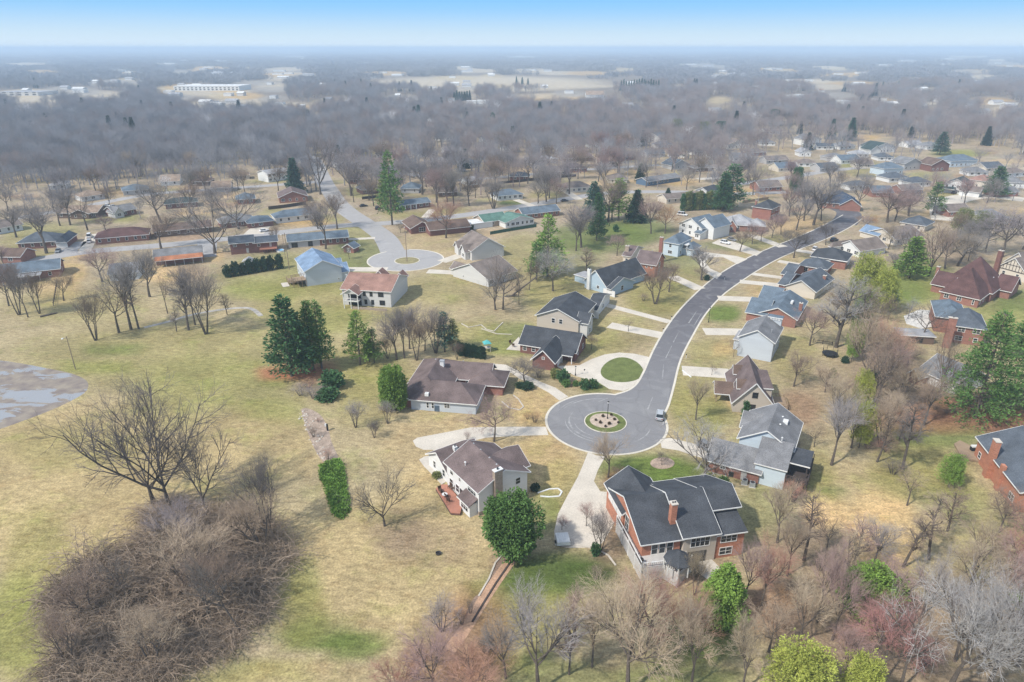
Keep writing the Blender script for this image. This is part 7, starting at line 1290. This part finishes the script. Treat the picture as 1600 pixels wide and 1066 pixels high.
edging([(868, 848), (884, 852), (905, 853), (930, 858), (950, 868), (962, 884)], 'curved pale edging between dark lawn and gravel'); edging([(721, 506), (732, 512), (752, 508), (760, 515), (772, 518), (786, 504)], 'zigzag of pale timbers edging the vegetable plot', m=M_('stone')); edging([(752, 514), (776, 522), (800, 523)], 'low pale wall crossing the yard left of the charcoal house', m=M_('stone'))
# fences
def fence(pts, h, label, m=None, name='fence', gap=2.4, board=True):
    q = [P(*p) for p in pts]; o = empty(name, q[0]); tag(o, label, 'fence', 'fences'); t, ps = MB(), MB(); o_ = Vector((q[0].x, q[0].y, 0))
    for a, b in zip(q[:-1], q[1:]):
        a = a - o_; b = b - o_; L = (b - a).length; n = max(1, int(L / gap))
        if board: t.bar((a.x, a.y, h / 2 + .05), (b.x, b.y, h / 2 + .05), .05, h)
        else:
            for z in (h * .4, h * .9): t.bar((a.x, a.y, z), (b.x, b.y, z), .07, .12)
        for i in range(n + 1): c = a.lerp(b, i / n); ps.bar((c.x, c.y, 0), (c.x, c.y, h + .15), .14)
    t.build('panel', m or M_('darkwood'), o); x = ps.build('post', m or M_('darkwood'), o); x['kind'] = 'stuff'
fence([(766, 367), (800, 361), (838, 355)], 1.5, 'dark green board fence behind the green roofed ranch', M_('darkgreen')); fence([(420, 328), (446, 325), (478, 320)], 1.8, 'dark wooden fence below the brown corner gable'); fence([(780, 288), (820, 284), (900, 276)], 1.7, 'grey wooden fence in front of the far ranch trees'); fence([(725, 296), (770, 290)], 1.7, 'brown board fence right of the small white cottage', M_('wood')); fence([(1160, 318), (1200, 312), (1180, 305)], 1.5, 'brown fence before the square red brick house', M_('wood')); fence([(566, 312), (600, 308)], 1.6, 'dark board fence beside the tall pine'); fence([(84, 478), (90, 440)], 1.2, 'thin wire post fence at the left field', board=False); fence([(1270, 536), (1300, 540)], 1.1, 'low rail fence by the trampoline', board=False)
# barn shed, small shed, pool
h = House('barn_shed', 'little red barn shed with grey gambrel roof', 'shed', (536.5, 386), (552, 387.5), 2.3, 'the little red barn', None, 'redbrick', 'bluegrey'); h.block(0, h.L, 0, 4.5, 2.3, 1.5, 'y'); h.opening(0, 'f', .5, .1, 1.9, 2.0, 'garage_door'); h.windows('l', maxn=1); h.done()
h = House('garden_shed', 'small pale blue garden shed behind the clipped evergreens', 'shed', (380, 408.5), (393, 408), 2.0, 'the small pale blue shed', None, 'skyblue', 'ltgrey'); h.block(0, h.L, 0, 3, 2.0, .9, 'y'); h.opening(0, 'f', .5, .1, .9, 1.7, 'door'); h.done()
b = P(438, 393); o = empty('wading_pool', b); tag(o, 'round blue wading pool right of the red deck', 'pool'); t = MB(); t.lathe((0, 0, 0), [(1.7, 0), (1.75, .7), (1.6, .7), (1.6, .3)], 20); t.build('wall', M_('white'), o); t = MB(); t.lathe((0, 0, .3), [(1.59, 0), (1.59, .3)], 20); t.build('water', M_('poolblue'), o)
# patio furniture on the red deck, deck and patios
def chair(p, z, rz, label, m, s=1.0):
    o = empty('patio_chair', (p.x, p.y, z), rz); o.scale = (s, s, s); tag(o, label, 'chair', 'patio chairs'); t = MB(); t.box(-.28, .28, -.28, .28, .38, .46); t.build('seat', m, o); t = MB(); t.bar((-.28, .28, .46), (-.28, .36, 1.0), .05); t.box(-.28, .28, .25, .31, .46, 1.0); t.build('backrest', m, o)
    for x in (-.24, .24):
        for y in (-.24, .24): t = MB(); t.bar((x, y, 0), (x, y, .38), .05); t.build('leg', m, o)
for i, (x, y, rz, l) in enumerate(((688, 768, .5, 'dark wicker chair at upper left of the red deck'), (692, 772.5, 1.4, 'dark wicker chair in the middle of the red deck row'), (698, 778, 2.2, 'dark wicker chair right of the deck table'), (700.5, 784, 3.2, 'dark wicker chair nearest the red deck steps'), (703, 763, 5.6, 'dark wicker chair by the cream wall'), (708, 765, 4.6, 'dark wicker chair nearest the cream house door'))): chair(P(x, y, .56), .56, rz, l, M_('wicker'), 1.15)
b = P(695, 777, .56); o = empty('patio_table', b); tag(o, 'round pale patio table between the wicker chairs', 'table'); t = MB(); t.lathe((0, 0, .68), [(.55, 0), (.55, .06)], 14); t.build('tabletop', M_('white'), o); t = MB(); t.tube((0, 0, 0), (0, 0, .68), .08, .06, 8); t.build('leg', M_('wicker'), o)
for i, (x, y, rz, l) in enumerate(((1009, 864, 0, 'pale lounge chair left of the pair on the grey deck'), (1016, 862, .3, 'pale lounge chair right of the pair on the grey deck'))): chair(P(x, y, 2.66), 2.66, rz, l, M_('white'), 1.2)
b = P(1002, 880, 2.66); o = empty('grill', b); tag(o, 'black covered grill at the grey deck corner', 'grill'); t = MB(); t.lathe((0, 0, .5), [(.3, 0), (.4, .2), (.3, .45), (.05, .5)], 10); t.build('bowl', M_('black'), o); t = MB(); t.tube((0, 0, 0), (0, 0, .5), .12, .1, 6); t.build('stand', M_('iron'), o)
for x, y, l in ((798, 538, 'dark chair on the patio left of the charcoal house, rear one'), (802, 542, 'dark chair on the patio left of the charcoal house, front one')): chair(P(x, y, .08), .09, rnd.uniform(0, 6), l, M_('wicker'), 1.2)
b = P(1522, 704, .5); o = empty('grill', (b.x, b.y, .5)); tag(o, 'white topped dark grill on the deck of the two chimney house', 'grill'); t = MB(); t.box(-.8, .8, -.4, .4, .1, .9); t.build('cabinet', M_('black'), o); t = MB(); t.box(-.75, .75, -.42, .42, .9, 1.2); t.build('lid', M_('white'), o)
# ---------------------------------------------------------------- far landmarks
def farblock(name, label, x0, x1, y, hgt, dep, wall, roof, kind, rise, cat, wn=0):
    h = House(name, label, cat, (x0, y), (x1, y), 0.01, None, None, wall, roof); h.block(0, h.L, 0, dep, hgt, rise, kind)
    for i in range(wn):
        for z in (1.2, 4.6): h.opening(0, 'f', (i + .5) / wn, z, h.L / wn * .5, 2.0, 'window', 0)
    h.done(); return h
farblock('office_building', 'large white two storey building with flat pale roof beyond the wood', 272, 374, 142, 9, 70, 'white', 'white', 'flat', .5, 'building', 16)
farblock('warehouse', 'long pale roofed building at the far left edge', -10, 60, 150, 6, 60, 'palegrey', 'ltgrey', 'flat', .4, 'building', 6); farblock('warehouse', 'white roofed shed above the far left fields', 148, 184, 113, 7, 60, 'white', 'white', 'flat', .4, 'building'); farblock('warehouse', 'low white building left of the far pines', 80, 112, 125, 5, 50, 'white', 'white', 'flat', .4, 'building')
farblock('barn', 'big white barn with pale brown gable roof by the far meadow', 916, 944, 153, 5, 20, 'white', 'tan', 'x', 6, 'barn'); farblock('greenhouse', 'long low white hoop roof on the far field', 612, 630, 119, 4, 14, 'white', 'white', 'x', 2, 'building')
for i, (x0, x1, y) in enumerate(((566, 588, 123), (720, 738, 113), (690, 702, 116), (762, 770, 118), (505, 512, 110), (655, 668, 108), (636, 646, 107), (850, 862, 112), (880, 888, 110), (890, 898, 109), (1055, 1066, 116), (1140, 1150, 121), (1180, 1188, 138), (1430, 1444, 106), (1390, 1400, 93), (1322, 1330, 96), (1478, 1486, 122), (1488, 1498, 123), (1504, 1512, 136), (1540, 1556, 138), (1584, 1592, 134), (1262, 1272, 103), (1364, 1374, 104), (1440, 1448, 166), (1465, 1476, 160), (1552, 1568, 164), (1574, 1590, 165), (1330, 1338, 166), (1228, 1236, 160), (1280, 1288, 145), (95, 104, 103), (18, 30, 117), (215, 222, 128), (236, 246, 166), (152, 162, 166), (352, 372, 178), (330, 346, 166), (374, 386, 172), (430, 442, 164), (500, 516, 170), (545, 560, 168), (580, 596, 172), (620, 632, 176), (640, 652, 168), (700, 710, 158), (845, 856, 138), (1000, 1012, 149), (1030, 1044, 148))):
    farblock('distant_building', None, x0, x1, y, 4.5, 14, 'white' if i % 3 else 'palegrey', ('white', 'ltgrey', 'tan')[i % 3], 'x' if i % 2 else 'flat', 2.5 if i % 2 else .4, 'building')
    o = S.objects[[q.name for q in S.objects if q.name.startswith('distant_building')][-1]] if False else None
for i, (x, y, w) in enumerate(SPECKS):
    if i % 3 == 2: continue
    farblock('distant_building', None, x - w * .25, x - w * .25 + rnd.uniform(7, 18), y, 5, 16, ('white', 'palegrey')[i % 2], ('white', 'ltgrey', 'white')[i % 3], 'x' if i % 2 else 'flat', 2.5 if i % 2 else .4, 'building')
FARB = [o for o in S.objects if o.name.startswith('distant_building')]
for o in FARB: o['group'] = 'pale buildings dotted through the far haze'
# dark pine stands far off
for cx, cy, n, sx, ht in ((992, 143, 12, 22, 22), (1018, 146, 6, 10, 24), (816, 132, 3, 9, 18), (1386, 141, 5, 16, 16), (722, 158, 7, 12, 16), (680, 146, 2, 6, 14)):
    for i in range(n):
        x = cx + (i / max(1, n - 1) - .5) * 2 * sx; b = P(x, cy + rnd.uniform(-1.5, 1)); top = Q(Vector((b.x, b.y, ht * rnd.uniform(.8, 1.1))))[1]
        green(x, Q(b)[1], top, 7.5 * F / depth_of(b) * rnd.uniform(.8, 1.2), 'spruce', 'blue', 'distant dark pine in a small stand')
b = P(942, 117); o = empty('radio_mast', b); tag(o, 'thin pale radio mast far beyond the barn', 'mast'); t = MB(); t.tube((0, 0, 0), (0, 0, 55), .8, .4, 6); t.build('mast', M_('galv'), o); t = MB(); t.box(-1.2, 1.2, -1.2, 1.2, 0, 3); t.build('base', M_('concrete'), o)
# ---------------------------------------------------------------- labels for the repeats
def side(p, q):
    ax, ay = Q(Vector((p[0], p[1], 0))); bx, by = Q(Vector((q[0], q[1], 0))); dx, dy = ax - bx, (ay - by) * 1.6
    if abs(dx) > abs(dy): return 'right of' if dx > 0 else 'left of'
    return 'in front of' if dy > 0 else 'behind'
LANDP = [(s, Vector(p)) for s, p in LAND] + [('the planted turning circle', CUL), ('the farther turning circle', C2), ('the muddy infield', P(60, 620).xy), ('the tangled thicket', P(260, 920).xy), ('the oval lawn', P(972, 578).xy), ('the brick path', P(770, 930).xy), ('the dark green lawn', P(870, 900).xy), ('the straw patch', P(1375, 830).xy)]
for r, w, p in small: AUTO.append([r, w, p, Q(Vector((p[0], p[1], 0)))[0]])
for o in FARB: AUTO.append([o, 'pale distant building', Vector(o.location[:2]), Q(o.location)[0]])
ORD = ['leftmost', 'second from left', 'third from left', 'fourth from left', 'fifth from left', 'sixth from left', 'seventh from left', 'eighth from left']
from collections import defaultdict
def nw(t): return len(t.split())
for a in AUTO:
    o, lead, p, x = a; p = Vector(p); near = sorted(LANDP, key=lambda s: (s[1] - p).length)[:3]
    own = nw(lead) >= 8 or any(q in lead for q in (' in the ', ' by the ', ' on the ', ' behind the ', ' under the ', ' beside ', ' by ', ' in a '))          # already says where it stands
    w = (near[0][1] - p).length
    c = [lead] if own else [f'{lead} {side(p, near[0][1])} {near[0][0]}', f'{lead} {side(p, near[0][1])} {near[0][0]}, near {near[1][0]}', f'{lead} {side(p, near[1][1])} {near[1][0]}']
    a += [[q for q in c if nw(q) <= 16] or [lead + ' ' + side(p, near[0][1]) + ' ' + near[0][0]], near]
taken = defaultdict(list)
for a in AUTO: taken[a[4][0]].append(a)
final = {}
for k, g in taken.items():
    if len(g) == 1: final[id(g[0])] = k; continue
    rest = []
    for a in g:
        alt = next((q for q in a[4][1:] if q not in final.values() and q not in taken), None)
        if alt and len(a[4]) > 1: final[id(a)] = alt
        else: rest.append(a)
    rest.sort(key=lambda a: a[3])
    for i, a in enumerate(rest):
        o_ = ORD[i] if i < len(ORD) else f'number {i + 1} from left'
        if i == len(rest) - 1: o_ = 'rightmost'
        b = k
        if nw(b) + nw(o_) > 16: b = a[1].replace('middling ', '').replace('small ', '').replace('tall ', '') + ' by ' + a[5][0][0]
        final[id(a)] = b + (', ' + o_ if len(rest) > 1 else '')
for a in AUTO: a[0]['label'] = final[id(a)]
vals = list(final.values()); print('labels', len(vals), 'distinct', len(set(vals)), 'longest', max(nw(q) for q in vals), 'bare', NB[0], 'green', NE[0])
# ---------------------------------------------------------------- air
hz = MB(); hz.box(-21500, 21500, -1500, 20500, -1, H + 14)
hm = bpy.data.materials.new('haze'); hm.use_nodes = True; hn = hm.node_tree; hn.nodes.clear(); ho = hn.nodes.new('ShaderNodeOutputMaterial'); pv = hn.nodes.new('ShaderNodeVolumePrincipled'); hn.links.new(pv.outputs[0], ho.inputs['Volume'])
pv.inputs['Density'].default_value = 0.00023; pv.inputs['Color'].default_value = (.66, .83, 1.0, 1); pv.inputs['Anisotropy'].default_value = 0.0
tag(hz.build('haze', hm), 'pale blue haze thickening over the distant woods', 'haze', kind='stuff')
